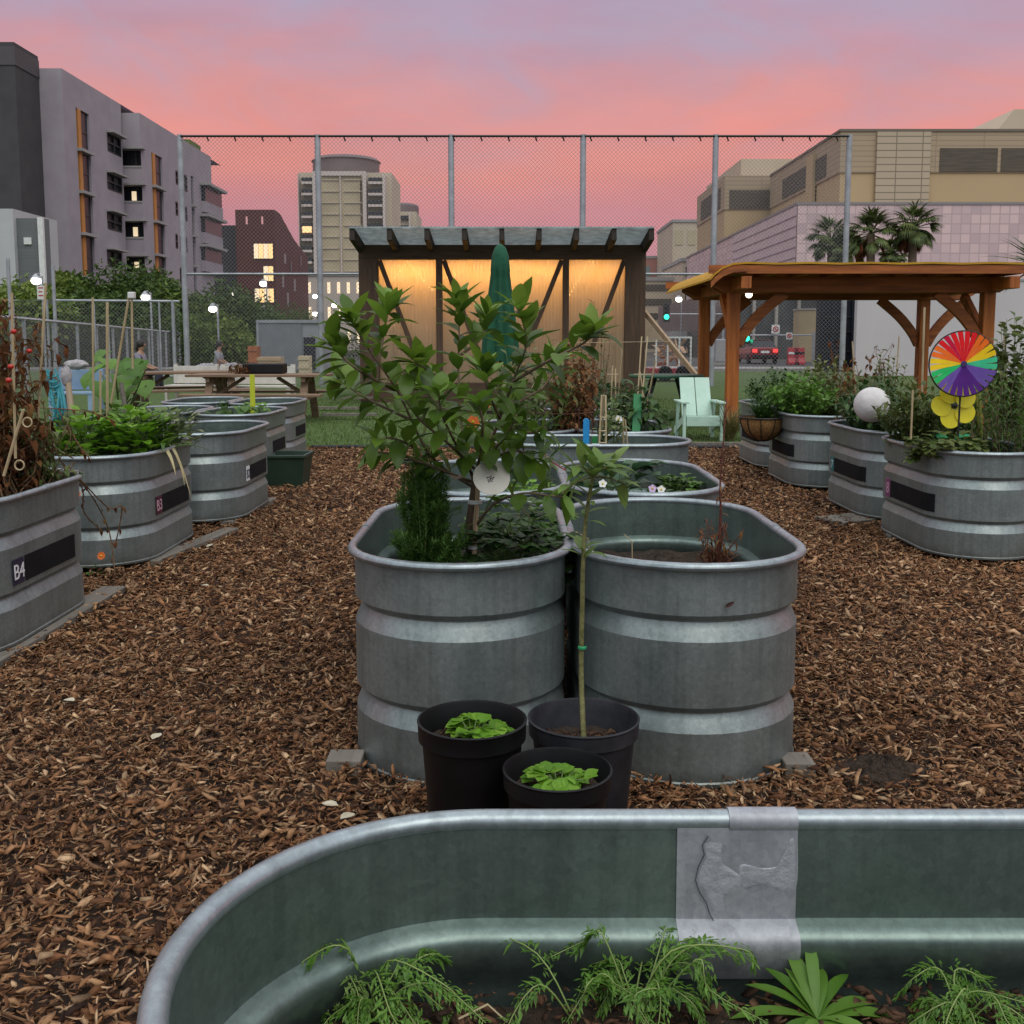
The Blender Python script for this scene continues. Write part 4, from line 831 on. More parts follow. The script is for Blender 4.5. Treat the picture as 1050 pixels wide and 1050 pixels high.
frame_trellis('bamboo_trellis', 'two short canes with white flowers in the crosswise tank', [[(640,456,0),(639,428,0)],[(646,456,0),(641,430,0)]], [], 6.5)
tag(MB().tube([at_y(545,398,7.2), at_y(572,352,7.25), at_y(690,350,12)], .003, 4).build('string_line', BAMBOO, loc=at_y(572,352,7.25)), 'thin string line running above the middle beds', 'string')
wc = at_y(575,440,7.0); t = thing('wire_cage', 'wire tomato cage around the dry brown bush', 'cage', V(wc.x,wc.y,ZS)); mb = MB()
for z in (.52,.66,.8): mb.tube([V(wc.x+.22*math.cos(a),wc.y+.2*math.sin(a),z) for a in [i*math.pi/10 for i in range(21)]], .003, 5, False)
for i in range(6): a = i*math.pi/3; mb.tube([V(wc.x+.2*math.cos(a),wc.y+.2*math.sin(a),ZS), V(wc.x+.23*math.cos(a),wc.y+.21*math.sin(a),.85)], .003, 5)
mb.build('cage_wire', M('rusty_wire',(.1,.04,.025),None,rough=.8,metal=.4), t)
tag(MB().tube(smooth([at_y(552,452,5.0), at_y(562,470,4.7), at_y(580,482,4.45)]), .004, 5).build('red_wire', M('red_wire_paint',(.2,.03,.03)), loc=at_y(562,470,4.7)), 'thin red brown wire arching down to the second tank rim', 'wire')
plant('thin_weed', 'thin weed stalks rising right behind the citrus tree', 'plant', (.16,4.6,ZS), bush_stems((.16,4.6,ZS),.06,.12,.42,9), G_OLV, ST_G, .045, .014, 10, t0=.2)
# ------------------------------------------------------------------ right row plants
rosette('lettuce_plant', 'pale leafy greens at the front rim of the pinwheel tank', 'plant', (2.55,6.0,ZS+.1), 120, .07, .045, G_OLV, True, .2, .2)
plant('tomato_plant', 'dense green tomato plants around the rainbow pinwheel', 'plant', (2.62,6.5,ZS+.1), bush_stems((2.62,6.5,ZS+.1),.3,.38,.5,60), G_OLV, ST_G, .07, .028, 17, t0=.15)
plant('tall_herb', 'tall upright herb stalks at the right of the pinwheel', 'plant', (3.0,6.2,ZS+.1), bush_stems((3.0,6.2,ZS+.1),.25,.35,.68,46,.7), G_MID, ST_W, .06, .014, 26, t0=.1, upb=.5)
plant('climbing_bean', 'leafy climber at the right edge behind the pinwheel', 'plant', (3.25,6.75,ZS+.1), bush_stems((3.25,6.75,ZS+.1),.2,.25,.92,30), G_OLV, ST_G, .075, .05, 14, t0=.2)
plant('leafy_plant', 'low dark leaves behind the yellow flower pinwheel', 'plant', (2.85,6.75,ZS+.1), bush_stems((2.85,6.75,ZS+.1),.22,.2,.42,30), G_DRK, ST_G, .1, .03, 12)
plant('tomato_plant', 'green plants behind the paper lantern', 'plant', (2.75,7.7,ZS+.1), bush_stems((2.75,7.7,ZS+.1),.3,.45,.5,60), G_DRK, ST_G, .075, .028, 16, t0=.15)
plant('tall_herb', 'wild tall plants with brown seed heads behind the lantern', 'plant', (2.95,8.1,ZS+.1), bush_stems((2.95,8.1,ZS+.1),.3,.3,.66,36), G_OLV, DRYSTEM, .055, .022, 18, t0=.15)
tangle('dry_vine', 'arching dry brown vine above the paper lantern', 'vine', (2.9,8.5,ZS+.1), .3,.25,.75, 22, G_WIL, DRYSTEM, 10, .045, .025, droop=.2)
plant('leafy_bush', 'bushy bright green plant right of the wire basket', 'bush', (2.62,9.3,ZS+.1), bush_stems((2.62,9.3,ZS+.1),.34,.5,.5,80), G_FERN, ST_G, .06, .04, 15, t0=.15)
plant('leafy_bush', 'yellow green bush in front of the white wall', 'bush', (2.95,9.6,ZS+.1), bush_stems((2.95,9.6,ZS+.1),.32,.4,.62,60), leafmat('yellow_green_leaf',[(.12,.13,.03),(.16,.17,.04),(.1,.12,.03)],.25), ST_G, .055, .035, 16, t0=.15)
plant('leafy_bush', 'dark bush in the tank nearest the pergola', 'bush', (2.75,10.6,ZS+.1), bush_stems((2.75,10.6,ZS+.1),.36,.5,.5,60), G_DRK, ST_G, .06, .03, 15, t0=.15)
def grasses(name, label, b, n, L, sp_, mat, wd=.006):
    t = thing(name, label, 'grass plant', b); lm = MB(); b = Vector(b)
    for i in range(n):
        a = rnd(0,6.28); lm.leaf(b+V(rnd(-.05,.05),rnd(-.05,.05),0), V(math.cos(a)*sp_*rnd(.1,1),math.sin(a)*sp_*rnd(.1,1),1), L*rnd(.55,1.1), wd, curl=rnd(.2,1.1), fold=.2, n=5, peak=.3)
    lm.build('blades', mat, t); return t
grasses('ornamental_grass', 'tawny ornamental grass clump at the pergola post foot', tuple(at_z(748,452,0)), 260, .62, .5, leafmat('tawny_grass',[(.2,.16,.06),(.16,.17,.05),(.26,.2,.09)],.25), .008)
# basket
bc = V(2.27, 9.25, .60); t = thing('hanging_basket', 'half round wire basket with coco liner hung on the tank side', 'basket', bc)
r_ = .2; prof = [(r_*math.cos(a), -r_*1.05*math.sin(a)) for a in [math.pi/2*(1-i/8)*.999 for i in range(9)]]
MB().lathe([(max(r,.002), z) for r, z in prof], bc, 28).build('coco_liner', M('coco_fibre',(.2,.1,.03),(.34,.18,.06),40,.95,0,.8,90,bdist=.01), t, smooth=180)
mb = MB()
for i in range(10): a = 2*math.pi*i/10; mb.tube([V(bc.x+(r_+.006)*math.cos(e)*math.cos(a), bc.y+(r_+.006)*math.cos(e)*math.sin(a), bc.z-(r_+.006)*1.05*math.sin(e)) for e in [math.pi/2*k/8 for k in range(9)]], .0045, 5)
mb.tube([V(bc.x+(r_+.008)*math.cos(a),bc.y+(r_+.008)*math.sin(a),bc.z) for a in [i*math.pi/16 for i in range(33)]], .007, 6, False)
mb.build('basket_wire', BLACK, t); MB().lathe([(r_*.97,0),(.002,.01)], (bc.x,bc.y,bc.z-.03), 20).build('soil', SOIL, t)
grasses('chive_plant', 'dense grassy chives growing in the wire basket', (bc.x,bc.y,bc.z-.02), 420, .27, .95, leafmat('chive_blade',[(.03,.08,.015),(.05,.12,.025),(.07,.15,.03)],.25), .007)
rosette('trailing_plant', 'leafy trailing plant spilling right out of the wire basket', 'plant', (bc.x+.1,bc.y-.02,bc.z-.02), 50, .055, .04, G_MID, False, .16, .2)
for (a,l,L_,Y,r) in (('upright cane rising left of the paper lantern',0,[(878,415),(874,350)],8.9,.006),('tall cane between the lantern and the rainbow pinwheel',0,[(945,415),(948,315)],7.3,.008),('short cane at the front left of the pinwheel tank',0,[(934,450),(936,400)],5.95,.006),('thin cane in front of the white wall',0,[(918,400),(922,345)],8.6,.006),('dark cane at the right edge behind the climber',0,[(1032,420),(1030,335)],6.9,.008),('yellow green stake behind the yellow flower pinwheel',0,[(1006,455),(1003,400)],6.35,.014),('thin pale cane below the rainbow pinwheel',0,[(998,455),(995,400)],6.3,.007)):
    stake(a, L_, Y, r, M('lime_stake',(.35,.38,.05)) if 'yellow green' in a else BAMBOO)
# lantern
lc = at_y(894,415,7.1); t = thing('paper_lantern', 'white round paper lantern on a thin cane', 'lantern', lc)
mb = MB(); n = 36; prof = []
for i in range(n+1): a = -math.pi/2 + math.pi*i/n; rr = .122*math.cos(a)*(1-.012*(i % 2)); prof.append((max(rr,.012), .122*math.sin(a)))
mb.lathe(prof, lc, 40).build('paper_shade', M('white_paper',(.55,.52,.51),(.68,.66,.65),7,.75,0,.5,9,bdist=.02,detail=7), t, smooth=180)
MB().tube([lc+V(.08,.02,-.05), lc+V(.19,.05,-.25)], .005, 6).build('cane', BAMBOO, t)
# rainbow pinwheel
pc = at_y(987.5,373,6.0); t = thing('rainbow_pinwheel', 'large round rainbow coloured wind spinner on a thin pole', 'pinwheel', pc)
cols = {'red':(.72,.015,.02),'dark_red':(.55,.01,.05),'orange':(.85,.16,.02),'yellow':(.85,.58,.02),'green':(.03,.5,.14),'aqua_green':(.06,.55,.28),'violet':(.16,.09,.38),'purple':(.10,.025,.22)}
CM = {k: M('spinner_'+k, v, tuple(x*1.15 for x in v), 18, rough=.75, spec=.15) for k, v in cols.items()}
order = ['red','red','red','red','orange','orange','yellow','yellow','aqua_green','aqua_green','violet','violet','violet','purple','purple','purple','purple','purple','violet','violet','green','green','yellow','yellow','orange','orange','red','dark_red']
nsl = len(order); nrm = V(-.12,-1,.05).normalized(); u = nrm.cross(V(0,0,1)).normalized(); u = -u if u.x < 0 else u; v = V(0,0,1)
rw = .188
mbs = {k: MB() for k in cols}
for i, k in enumerate(order):
    a0 = math.pi/2 - 2*math.pi*(i-2)/nsl; a1 = a0 - 2*math.pi/nsl*.84
    P = lambda a, r, o: pc + u*(r*math.cos(a)) + v*(r*math.sin(a)) + nrm*o
    af = a0 - 2*math.pi/nsl*.985; a1 = a0 - 2*math.pi/nsl*.74
    poly = [P(a0,.016,.012), P(a0,rw,.012), P((a0+a1)/2,rw*1.0,.011), P(a1,rw*.99,.010), P(af,rw*.66,.010), P(af,.016,.011)]
    mbs[k].prism(poly, -nrm*.0012)
for k, m in mbs.items():
    if m.v: m.build(k+'_blades', CM[k], t)
MB().tube([pc+u*(rw+.003)*math.cos(a)+v*(rw+.003)*math.sin(a) for a in [i*math.pi/30 for i in range(61)]], .0045, 6, False).build('outer_ring', BLACK, t, smooth=180)
mb = MB(); disc(mb, pc+nrm*.014, u, v, nrm, .016, .008, 16); mb.build('hub', M('purple_hub',(.05,.02,.12)), t)
MB().tube([pc-nrm*.02, V(pc.x,pc.y+.03,ZS)], .006, 8).build('pole', BLACK, t)
# yellow flower pinwheel with green leaves
fc = at_y(978,416,6.12); t = thing('flower_pinwheel', 'yellow plastic flower pinwheel with green leaves below the rainbow spinner', 'pinwheel', fc); mb = MB()
for i in range(5):
    a = math.pi/2+.35 + 2*math.pi*i/5; c = fc + V(math.cos(a)*.078, 0, math.sin(a)*.078)
    disc(mb, c + V(0,-.004*i,0), V(1,0,.1*math.cos(a)), V(0,.15,1), V(0,-1,.1), .06, .0025, 20)
mb.build('petals', M('yellow_plastic',(.78,.66,.015),(.85,.72,.02),20,.4), t)
MB().ball(fc+V(0,-.015,0), .014, 10, 8).build('hub', BLACK, t); MB().tube([fc+V(.0,.01,0), V(fc.x,fc.y+.01,ZS)], .006, 6).build('pole', BLACK, t)
mb = MB()
for s in (-1,1): mb.leaf(V(fc.x,fc.y-.01,fc.z-.22), V(s,-.1,.5), .12, .06, up=V(0,-1,.3), curl=.3, fold=.1, n=6)
mb.build('plastic_leaf', M('green_plastic',(.03,.42,.17),None,rough=.4), t)
# hose + edging along the lawn
tag(MB().tube(smooth([V(-2.4,12.22,.03),V(-1.5,12.25,.03),V(-.4,12.18,.03),V(.8,12.26,.03),V(2.6,12.2,.03)],8), .022, 8).build('garden_hose', GREYPL, loc=(-1,12.2,.03), smooth=180), 'dark garden hose lying along the edge of the lawn', 'hose')
c = at_z(424,476,.02); tag(MB().tube([c+V(.13*math.cos(a),.13*math.sin(a),.012+.02*(i//20)) for i, a in enumerate([i*math.pi/10 for i in range(41)])], .012, 6).build('hose_coil', GREYPL, loc=c), 'small coil of dark hose on the mulch left of the citrus tree', 'hose')
timber('low timber edging between mulch and lawn on the right', (1.6,12.3,.03), (5.5,12.3,.03), .05, .1, GREYW, 'timber_edging')
# ------------------------------------------------------------------ tall chain link fence
FD = 30.
t = thing('tall_fence', 'very tall grey chain link sports fence behind the garden', 'fence', at_z(525,396,0)); 
xs_ = [at_y(x,143,FD).x for x in (184.5,325.5,462.5,598,734,871)]; zt = at_y(525,140,FD).z
for x in xs_: MB().tube([V(x,FD,0),V(x,FD,zt+.05)], .085, 10).build('post', POSTM, t, smooth=60)
zr = at_y(525,281,FD).z
for a, b in zip(xs_[:-1], xs_[1:]): MB().tube([V(a,FD,zr),V(b,FD,zr)], .04, 6).build('rail', POSTM, t, smooth=60)
mb = MB(); mb.tube([V(xs_[0],FD-.05,zt),V(xs_[-1],FD-.05,zt)], .035, 5)
x = xs_[0]
while x < xs_[-1]: mb.tube([V(x,FD-.05,zt),V(x+.05,FD-.05,zt-.14)], .022, 4); x += .78
mb.build('top_cable', BLACK, t)
def chainlink(mb, x0, x1, z0, z1, Y, p, r):
    vs = []; fs = []; h = z1-z0; wd = x1-x0
    for sgn in (1,-1):
        k = -h
        while k < wd:
            a0, a1 = max(k,0), min(k+h, wd)
            if a1 > a0:
                p0 = (x0+a0, z0+(a0-k)) if sgn > 0 else (x0+a0, z1-(a0-k)); p1 = (x0+a1, z0+(a1-k)) if sgn > 0 else (x0+a1, z1-(a1-k)); n = len(vs)
                for (px_, pz_) in (p0, p1): vs += [(px_-r,Y,pz_+sgn*r),(px_+r,Y,pz_-sgn*r),(px_,Y+r,pz_)]
                fs += [(n,n+1,n+4,n+3),(n+1,n+2,n+5,n+4),(n+2,n,n+3,n+5)]
            k += p
    return mb.add(vs, fs)
WIREM = M('fence_wire', (.22,.21,.23), None, rough=.6, metal=.2)
chainlink(MB(), xs_[0], xs_[-1], .05, zt, FD, .115, .0027).build('chain_link_mesh', WIREM, t)
# lower fence to the left with a gate
t = thing('low_fence', 'lower chain link fence with grey posts left of the tall fence', 'fence', at_z(110,396,0)); zl = at_y(100,308.5,FD).z
for px, pt_ in ((8,265),(54,272),(96,308),(110,308),(163,308),(177,308)): q = at_y(px,pt_,FD); MB().tube([V(q.x,FD,0),V(q.x,FD,q.z)], .055 if px in (54,8,177) else .03, 8).build('post', POSTM, t, smooth=60)
qa, qb = at_y(57,308,FD), at_y(184,309,FD); MB().tube([qa,qb], .04, 6).build('rail', POSTM, t); 
qc = at_y(57,353,FD); MB().tube([V(qa.x,FD,.3),V(qb.x,FD,.3)], .03, 6).build('rail', POSTM, t)
chainlink(MB(), qa.x, qb.x, .05, zl, FD+.02, .115, .0026).build('chain_link_mesh', WIREM, t)
t = thing('fence_gate', 'grey pipe gate with a white notice sign at the left edge', 'gate', at_z(30,396,0)); ga, gb = at_y(13,308,FD), at_y(48,308,FD)
MB().tube([V(ga.x,FD,.1),ga,gb,V(gb.x,FD,.1)], .04, 6).build('gate_frame', POSTM, t); chainlink(MB(), ga.x, gb.x, .1, ga.z, FD, .115, .0026).build('chain_link_mesh', WIREM, t)
a, b = at_y(38,293,FD-.06), at_y(47,307,FD-.06); s = tag(MB().box(a.x,b.x,FD-.08,FD-.06,b.z,a.z).build('notice_sign', WHITEP, loc=a), 'small white notice with red marks on the gate', 'sign')
for i,(f0,f1) in enumerate(((.15,.8),(.2,.65),(.15,.75))): MB().box(a.x+(b.x-a.x)*f0,a.x+(b.x-a.x)*f1,FD-.083,FD-.079,a.z-.08-.11*i,a.z-.045-.11*i).build('red_stroke', REDP, s)
# boundary fence receding along the street
t = thing('boundary_fence', 'chain link boundary fence receding along the street at the left', 'fence', (-10,20,0)); A, B = V(-10.2,20,0), V(-28,104,0); d = (B-A); n = 30
for i in range(n+1): p = A+d*(i/n); MB().tube([p,p+V(0,0,1.8)], .045, 6).build('post', POSTM, t)
MB().tube([A+V(0,0,1.8),B+V(0,0,1.8)], .04, 5).build('rail', POSTM, t)
mb = MB(); L = d.length; chainlink(mb, 0, L, 0, 1.8, 0, .13, .003); dn = d.normalized(); mb.v = [tuple(A + dn*v[0] + V(dn.y,-dn.x,0)*(-v[1]) + V(0,0,v[2])) for v in mb.v]; mb.build('chain_link_mesh', WIREM, t)
# ------------------------------------------------------------------ greenhouse
GY = 22.; gx = lambda px, Y=GY: at_y(px,300,Y).x*1.0
t = thing('greenhouse', 'timber framed greenhouse glowing warm behind translucent panels', 'greenhouse', (at_y(515,410,GY).x,GY,0))
X0, X1 = gx(368), gx(662); zw = at_y(515,251,GY).z; zb = at_y(515,266,GY).z; D = 5.
def gpost(px0, px1, name='post', d=.2): MB().box(gx(px0),gx(px1),GY,GY+d,0,zb).build(name, DARKW, t)
gpost(368,388); gpost(641,662); 
gpost(447,453.5,'mullion',.12); gpost(577,583.5,'mullion',.12)
MB().box(X0,X1,GY+.002,GY+.2,zb,zw).build('header_beam', DARKWX, t); MB().box(gx(388),gx(641),GY+.003,GY+.12,0,.42).build('base_board', DARKWX, t)
for a,b in (((389,267),(430,375)),((455,267),(490,360)),((576,267),(541,355)),((640,267),(606,360))):
    MB().beam(at_y(*a,GY+.05), at_y(*b,GY+.05), .1, .05, (0,1,0)).build('diagonal_brace', DARKW, t)
pm, nt, b = nodes('polycarbonate'); nt.nodes.remove(b)
tr = nt.nodes.new('ShaderNodeBsdfTranslucent'); tr.inputs[0].default_value = (.75,.62,.45,1); df = nt.nodes.new('ShaderNodeBsdfDiffuse'); df.inputs[0].default_value = (.42,.36,.29,1)
tp = nt.nodes.new('ShaderNodeBsdfTransparent'); tp.inputs[0].default_value = (.9,.85,.75,1); gl = nt.nodes.new('ShaderNodeBsdfGlossy'); gl.inputs['Roughness'].default_value = .22
m1 = nt.nodes.new('ShaderNodeMixShader'); m1.inputs[0].default_value = .3; nt.links.new(tr.outputs[0], m1.inputs[1]); nt.links.new(df.outputs[0], m1.inputs[2])
m2 = nt.nodes.new('ShaderNodeMixShader'); m2.inputs[0].default_value = .16; nt.links.new(m1.outputs[0], m2.inputs[1]); nt.links.new(tp.outputs[0], m2.inputs[2])
m3 = nt.nodes.new('ShaderNodeMixShader'); m3.inputs[0].default_value = .07; nt.links.new(m2.outputs[0], m3.inputs[1]); nt.links.new(gl.outputs[0], m3.inputs[2]); nt.links.new(m3.outputs[0], nt.nodes['Material Output'].inputs[0])
def corr(x0, x1, y, z0, z1, amp=.005, per=.075):
    n = int((x1-x0)/per*4); vs = []
    for i in range(n+1): x = x0+(x1-x0)*i/n; o = amp*math.sin(2*math.pi*(x-x0)/per); vs += [(x,y+o,z0),(x,y+o,z1)]
    return MB().add(vs, [(2*i,2*i+2,2*i+3,2*i+1) for i in range(n)])
for a, b in ((388,447),(453.5,577),(583.5,641)): corr(gx(a),gx(b),GY+.14,.42,zb).build('translucent_panel', pm, t, smooth=180)
for x in (X0+.1, X1-.1): MB().add([(x,GY+.2,0),(x,GY+D,0),(x,GY+D,zw-.5),(x,GY+.2,zw)],[(0,1,2,3)]).build('side_panel', pm, t)
MB().add([(X0,GY+D,0),(X1,GY+D,0),(X1,GY+D,zw-.5),(X0,GY+D,zw-.5)],[(0,1,2,3)]).build('back_panel', pm, t)
for x in (X0,X1-.2): MB().box(x,x+.2,GY+D,GY+D+.2,0,zw-.5).build('post', DARKW, t)
RAFT = M('dark_rafter', (.02,.014,.011), (.035,.024,.018), 3, .8)
# shed roof, high side to the front
fy = 20.9; zf_ = at_y(515,238.5,fy).z; xr0, xr1 = at_y(358,240,fy).x, at_y(671,240,fy).x
RZ = lambda y, o=0: zw + (zf_-zw)*(GY-y)/(GY-fy) + o
for i in range(9):
    x = xr0+.05+(xr1-xr0-.1)*i/8; MB().beam((x,fy+.02,RZ(fy+.02,-.02)),(x,GY+D+.3,RZ(GY+D+.3,-.02)),.10,.24).build('rafter', RAFT, t)
MB().add([(xr0,fy,RZ(fy,.09)),(xr1,fy,RZ(fy,.09)),(xr1,GY+D+.4,RZ(GY+D+.4,.09)),(xr0,GY+D+.4,RZ(GY+D+.4,.09)),(xr0,fy,RZ(fy,.12)),(xr1,fy,RZ(fy,.12)),(xr1,GY+D+.4,RZ(GY+D+.4,.12)),(xr0,GY+D+.4,RZ(GY+D+.4,.12))],[(3,2,1,0),(4,5,6,7),(0,1,5,4),(1,2,6,5),(2,3,7,6),(3,0,4,7)]).build('roof_sheet', leafmat('roof_polycarbonate',[(.5,.55,.56),(.56,.6,.61)],.6,.4), t)
# string lights inside
lt = thing('string_lights', 'warm string lights hung in a zigzag inside the greenhouse', 'string lights', (at_y(420,270,GY).x,GY+.3,zb-.1))
EM = M('warm_bulb', (1,.75,.4), None, emit=(1,.68,.26), es=9)
mb = MB(); cb2 = MB()
for L_ in ([(392,300),(418,268),(446,300)],[(584,302),(604,268),(612,268)],[(455,285),(490,273),(540,276),(576,285)],[(392,335),(420,331),(446,338)]):
    P = pp([(x,y,GY+.32) for x,y in L_]); cb2.tube(P, .008, 4)
    for a, b in zip(P[:-1],P[1:]):
        k = max(int((b-a).length/.085),2)
        for i in range(k): q = a.lerp(b,i/k); mb.ball(q+V(0,-.01,-.01), .014 if L_[0][1] < 330 else .007, 6, 4)
mb.build('bulbs', EM, lt); cb2.build('cord', BLACK, lt)
for i,(px,e,s_) in enumerate(((418,17,1.2),(515,30,2.5),(612,13,1.2))):
    l = bpy.data.lights.new('greenhouse_lamp','AREA'); l.energy = e; l.color = (1,.48,.12); l.shape = 'RECTANGLE'; l.size = s_; l.size_y = .25
    o = bpy.data.objects.new('greenhouse_lamp', l); COL.objects.link(o); o.location = (gx(px), GY+.55, zb-.12); o.rotation_euler = Vector((0,-.55,-.8)).to_track_quat('-Z','Y').to_euler()
MB().box(X0+.3,X1-.3,GY+3.2,GY+4.2,.8,.9).build('work_bench', DARKWX, t)
# leaning plank, crates beside the greenhouse
p, q = at_y(656,314,22.4), at_y(716,388,20.5); tag(MB().beam(p,q,.06,.1).build('leaning_pole', wood('tan_pole',(.3,.2,.12),(.42,.3,.2),.8,2), loc=q), 'slanting timber pole from the greenhouse corner towards the pergola', 'pole')
a = [at_y(657,318,23.2), at_y(657,344,23.2), at_y(689,352,23.2)]; tag(MB().prism(a, (0,.06,0)).build('tarpaulin', M('tan_canvas',(.33,.27,.2),(.4,.33,.25),3,.9,0,.4,8), loc=a[1]), 'tan canvas sheet sloping beside the greenhouse', 'tarpaulin')
# ------------------------------------------------------------------ closed umbrella
UY = 18.5; b = V(at_y(513,300,UY).x, UY, 0); t = thing('patio_umbrella', 'closed dark green patio umbrella in front of the greenhouse', 'umbrella', b)
zt_ = at_y(513,250,UY).z; zl_ = at_y(513,372,UY).z; vs = []; n = 48
lv = [(0,.02),(.03,.13),(.1,.2),(.22,.23),(.24,.205),(.4,.24),(.6,.30),(.8,.36),(1,.39)]
for f, r in lv:
    for i in range(n):
        a = 2*math.pi*i/n; rr = r*(1+ (.20*math.cos(8*a) if f > .22 else .05*math.cos(8*a))*min(f*2.2,1)); vs.append((b.x+rr*.75*math.cos(a), b.y+rr*.75*math.sin(a), zt_-(zt_-zl_)*f + (.05*math.cos(8*a) if f == 1 else 0)))
MB().add(vs, [(k*n+i,(k+1)*n+i,(k+1)*n+(i+1)%n,k*n+(i+1)%n) for k in range(len(lv)-1) for i in range(n)]+[tuple(range(n))]).build('canopy', M('dark_green_canvas',(.005,.065,.032),(.01,.095,.048),6,.85,0,.2,20), t, smooth=60)
MB().tube([b, V(b.x,b.y,zl_+.2)], .025, 8).build('pole', BLACK, t); MB().lathe([(.25,0),(.25,.06),(.06,.09),(.04,.3)], b, 20, capb=True).build('base', BLACK, t)
# ------------------------------------------------------------------ pergola
PY_, PB = 15., 17.4; fl, fr = at_y(751.5,340,PY_).x, at_y(1011,340,PY_).x; 
t = thing('pergola', 'red cedar pergola with a yellow cloth roof over a grassy corner', 'pergola', (fl,PY_,0))
zb0, zb1 = at_y(880,299,PY_).z, at_y(880,286,PY_).z; zB0 = at_y(880,302,PB).z
bl, br = at_y(722,340,PB).x, at_y(946,340,PB).x
posts = [(fl,PY_),(fr,PY_),(bl,PB),(br+.0,PB)]
for x,y in posts: MB().box(x-.085,x+.085,y-.085,y+.085,0,zb0).build('post', REDW, t, bevel=.01)
xl, xrr = 2.72, at_y(1043,290,PY_).x
def rafter_tail(y, x0, x1, z0, z1, th, name='beam'):
    poly = [V(x0,y,z1),V(x0,y,z0+(z1-z0)*.6),V(x0+.22,y,z0),V(x1-.22,y,z0),V(x1,y,z0+(z1-z0)*.6),V(x1,y,z1)]
    return MB().prism([p-V(0,th/2,0) for p in poly], (0,th,0)).build(name, REDWX, t, bevel=.006)
rafter_tail(PY_-.13, xl+.1, xrr-.1, zb0-.02, zb1+.02, .07); rafter_tail(PY_+.13, xl+.1, xrr-.1, zb0-.02, zb1+.02, .07)
xbl, xbr = 3.18, at_y(1000,300,PB).x
rafter_tail(PB-.13, xbl-.3, xbr, zb0-.02, zb1+.02, .07); rafter_tail(PB+.13, xbl-.3, xbr, zb0-.02, zb1+.02, .07)
for x in (fl,fr): MB().box(x-.07,x+.07,PY_-.8,PB+.7,zb0+.006,zb1-.01).build('side_beam', REDW, t, bevel=.006)
for i in range(9):
    x = xl+.35+(xrr-xl-.7)*i/8; MB().box(x-.035,x+.035,PY_-.75,PB+.75,zb1+.02,zb1+.11).build('joist', REDW, t)
zE = zb1+.11
for y in (PY_-.78, PB+.78): MB().box(xl-.02,xrr+.05,y-.025,y+.025,zb1+.024,zE+.03).build('fascia', REDWX, t)
def brace(x, y, z, sx, L=.75):
    P = [V(x+sx*.08,y,z-L), V(x+sx*.2,y,z-L*.72), V(x+sx*.42,y,z-L*.38), V(x+sx*.74,y,z-.02)]; P = smooth(P,5)
    a = [p+V(sx*-.05,0,.055) for p in P]; b_ = [p-V(sx*-.05,0,.055) for p in P]
    MB().prism([q-V(0,.04,0) for q in a+b_[::-1]], (0,.08,0)).build('curved_brace', REDWX, t, bevel=.005)
brace(fl,PY_,zb0,1); brace(fr,PY_,zb0,-1); brace(br,PB,zb0,-1); brace(br,PB,zb0,1); brace(bl,PB,zb0,1)
for x in (fl,fr): 
    P = smooth([V(x,PY_+.08,zb0-.75),V(x,PY_+.25,zb0-.5),V(x,PY_+.8,zb0-.02)],5); MB().prism([p+V(-.04,-.05,.05) for p in P]+[p+V(-.04,.05,-.05) for p in P[::-1]], (.08,0,0)).build('curved_brace', REDW, t)
# cloth roof: sags a little and droops over the left end
prof = [(xl+.0,zE-.17),(xl+.06,zE-.10),(xl+.16,zE-.02),(xl+.3,zE+.035),(xl+.5,zE+.05)]+[(xl+.5+(xrr-xl-.4)*i/10, zE+.05-.012*(i%2)) for i in range(1,11)]
vs = []
for o in (-.005,.022):
    for x,z in prof: vs += [(x,PY_-.82,z+o),(x,PB+.82,z+o)]
m_ = len(prof)*2; fs = []
for i in range(len(prof)-1): a = 2*i; fs += [(a+1,a+3,a+2,a),(m_+a,m_+a+2,m_+a+3,m_+a+1),(a,a+2,m_+a+2,m_+a),(a+3,a+1,m_+a+1,m_+a+3)]
fs += [(0,m_,m_+1,1),(m_-2,m_-1,2*m_-1,2*m_-2)]
MB().add(vs,fs).build('cloth_roof', M('yellow_canvas',(.44,.23,.012),(.54,.30,.018),3,.8), t)
MB().prism([V(x,PY_-.86,z-.03) for x,z in prof[:5]]+[V(x,PY_-.86,z-.11) for x,z in prof[:5][::-1]], (0,.04,0)).build('curved_edge_rail', REDWX, t)
lp = at_y(768,302,PY_+.2); tag(MB().ball(lp, .05, 12, 8).build('pergola_lamp', M('lit_globe',(1,.95,.85),None,emit=(1,.85,.62),es=6), loc=lp, smooth=180), 'small glowing globe lamp under the left end of the pergola', 'lamp')
# ------------------------------------------------------------------ mint chair
cy = 13.6; c = V(at_y(716,430,cy).x, cy, 0); MINT = M('mint_paint',(.42,.60,.5),(.48,.66,.56),8,.5)
t = thing('garden_chair', 'mint green slatted garden chair standing on the lawn', 'chair', c)
k = F/cy
def cp(px, py, Y): return at_y(px,py,Y)
for s in (-1,1):
    x0, x1 = (c.x-.235, c.x-.006) if s < 0 else (c.x+.006, c.x+.235)
    MB().add([(x0,cy+.1,.30),(x1,cy+.1,.30),(x1,cy+.42,.83),(x0,cy+.42,.83),(x0,cy+.125,.29),(x1,cy+.125,.29),(x1,cy+.445,.82),(x0,cy+.445,.82)],[(0,1,2,3),(7,6,5,4),(0,4,5,1),(1,5,6,2),(2,6,7,3),(3,7,4,0)]).build('back_board', MINT, t, bevel=.004)
MB().box(c.x-.25,c.x+.25,cy-.42,cy-.395,.20,.33).build('front_apron', MINT, t, bevel=.004)
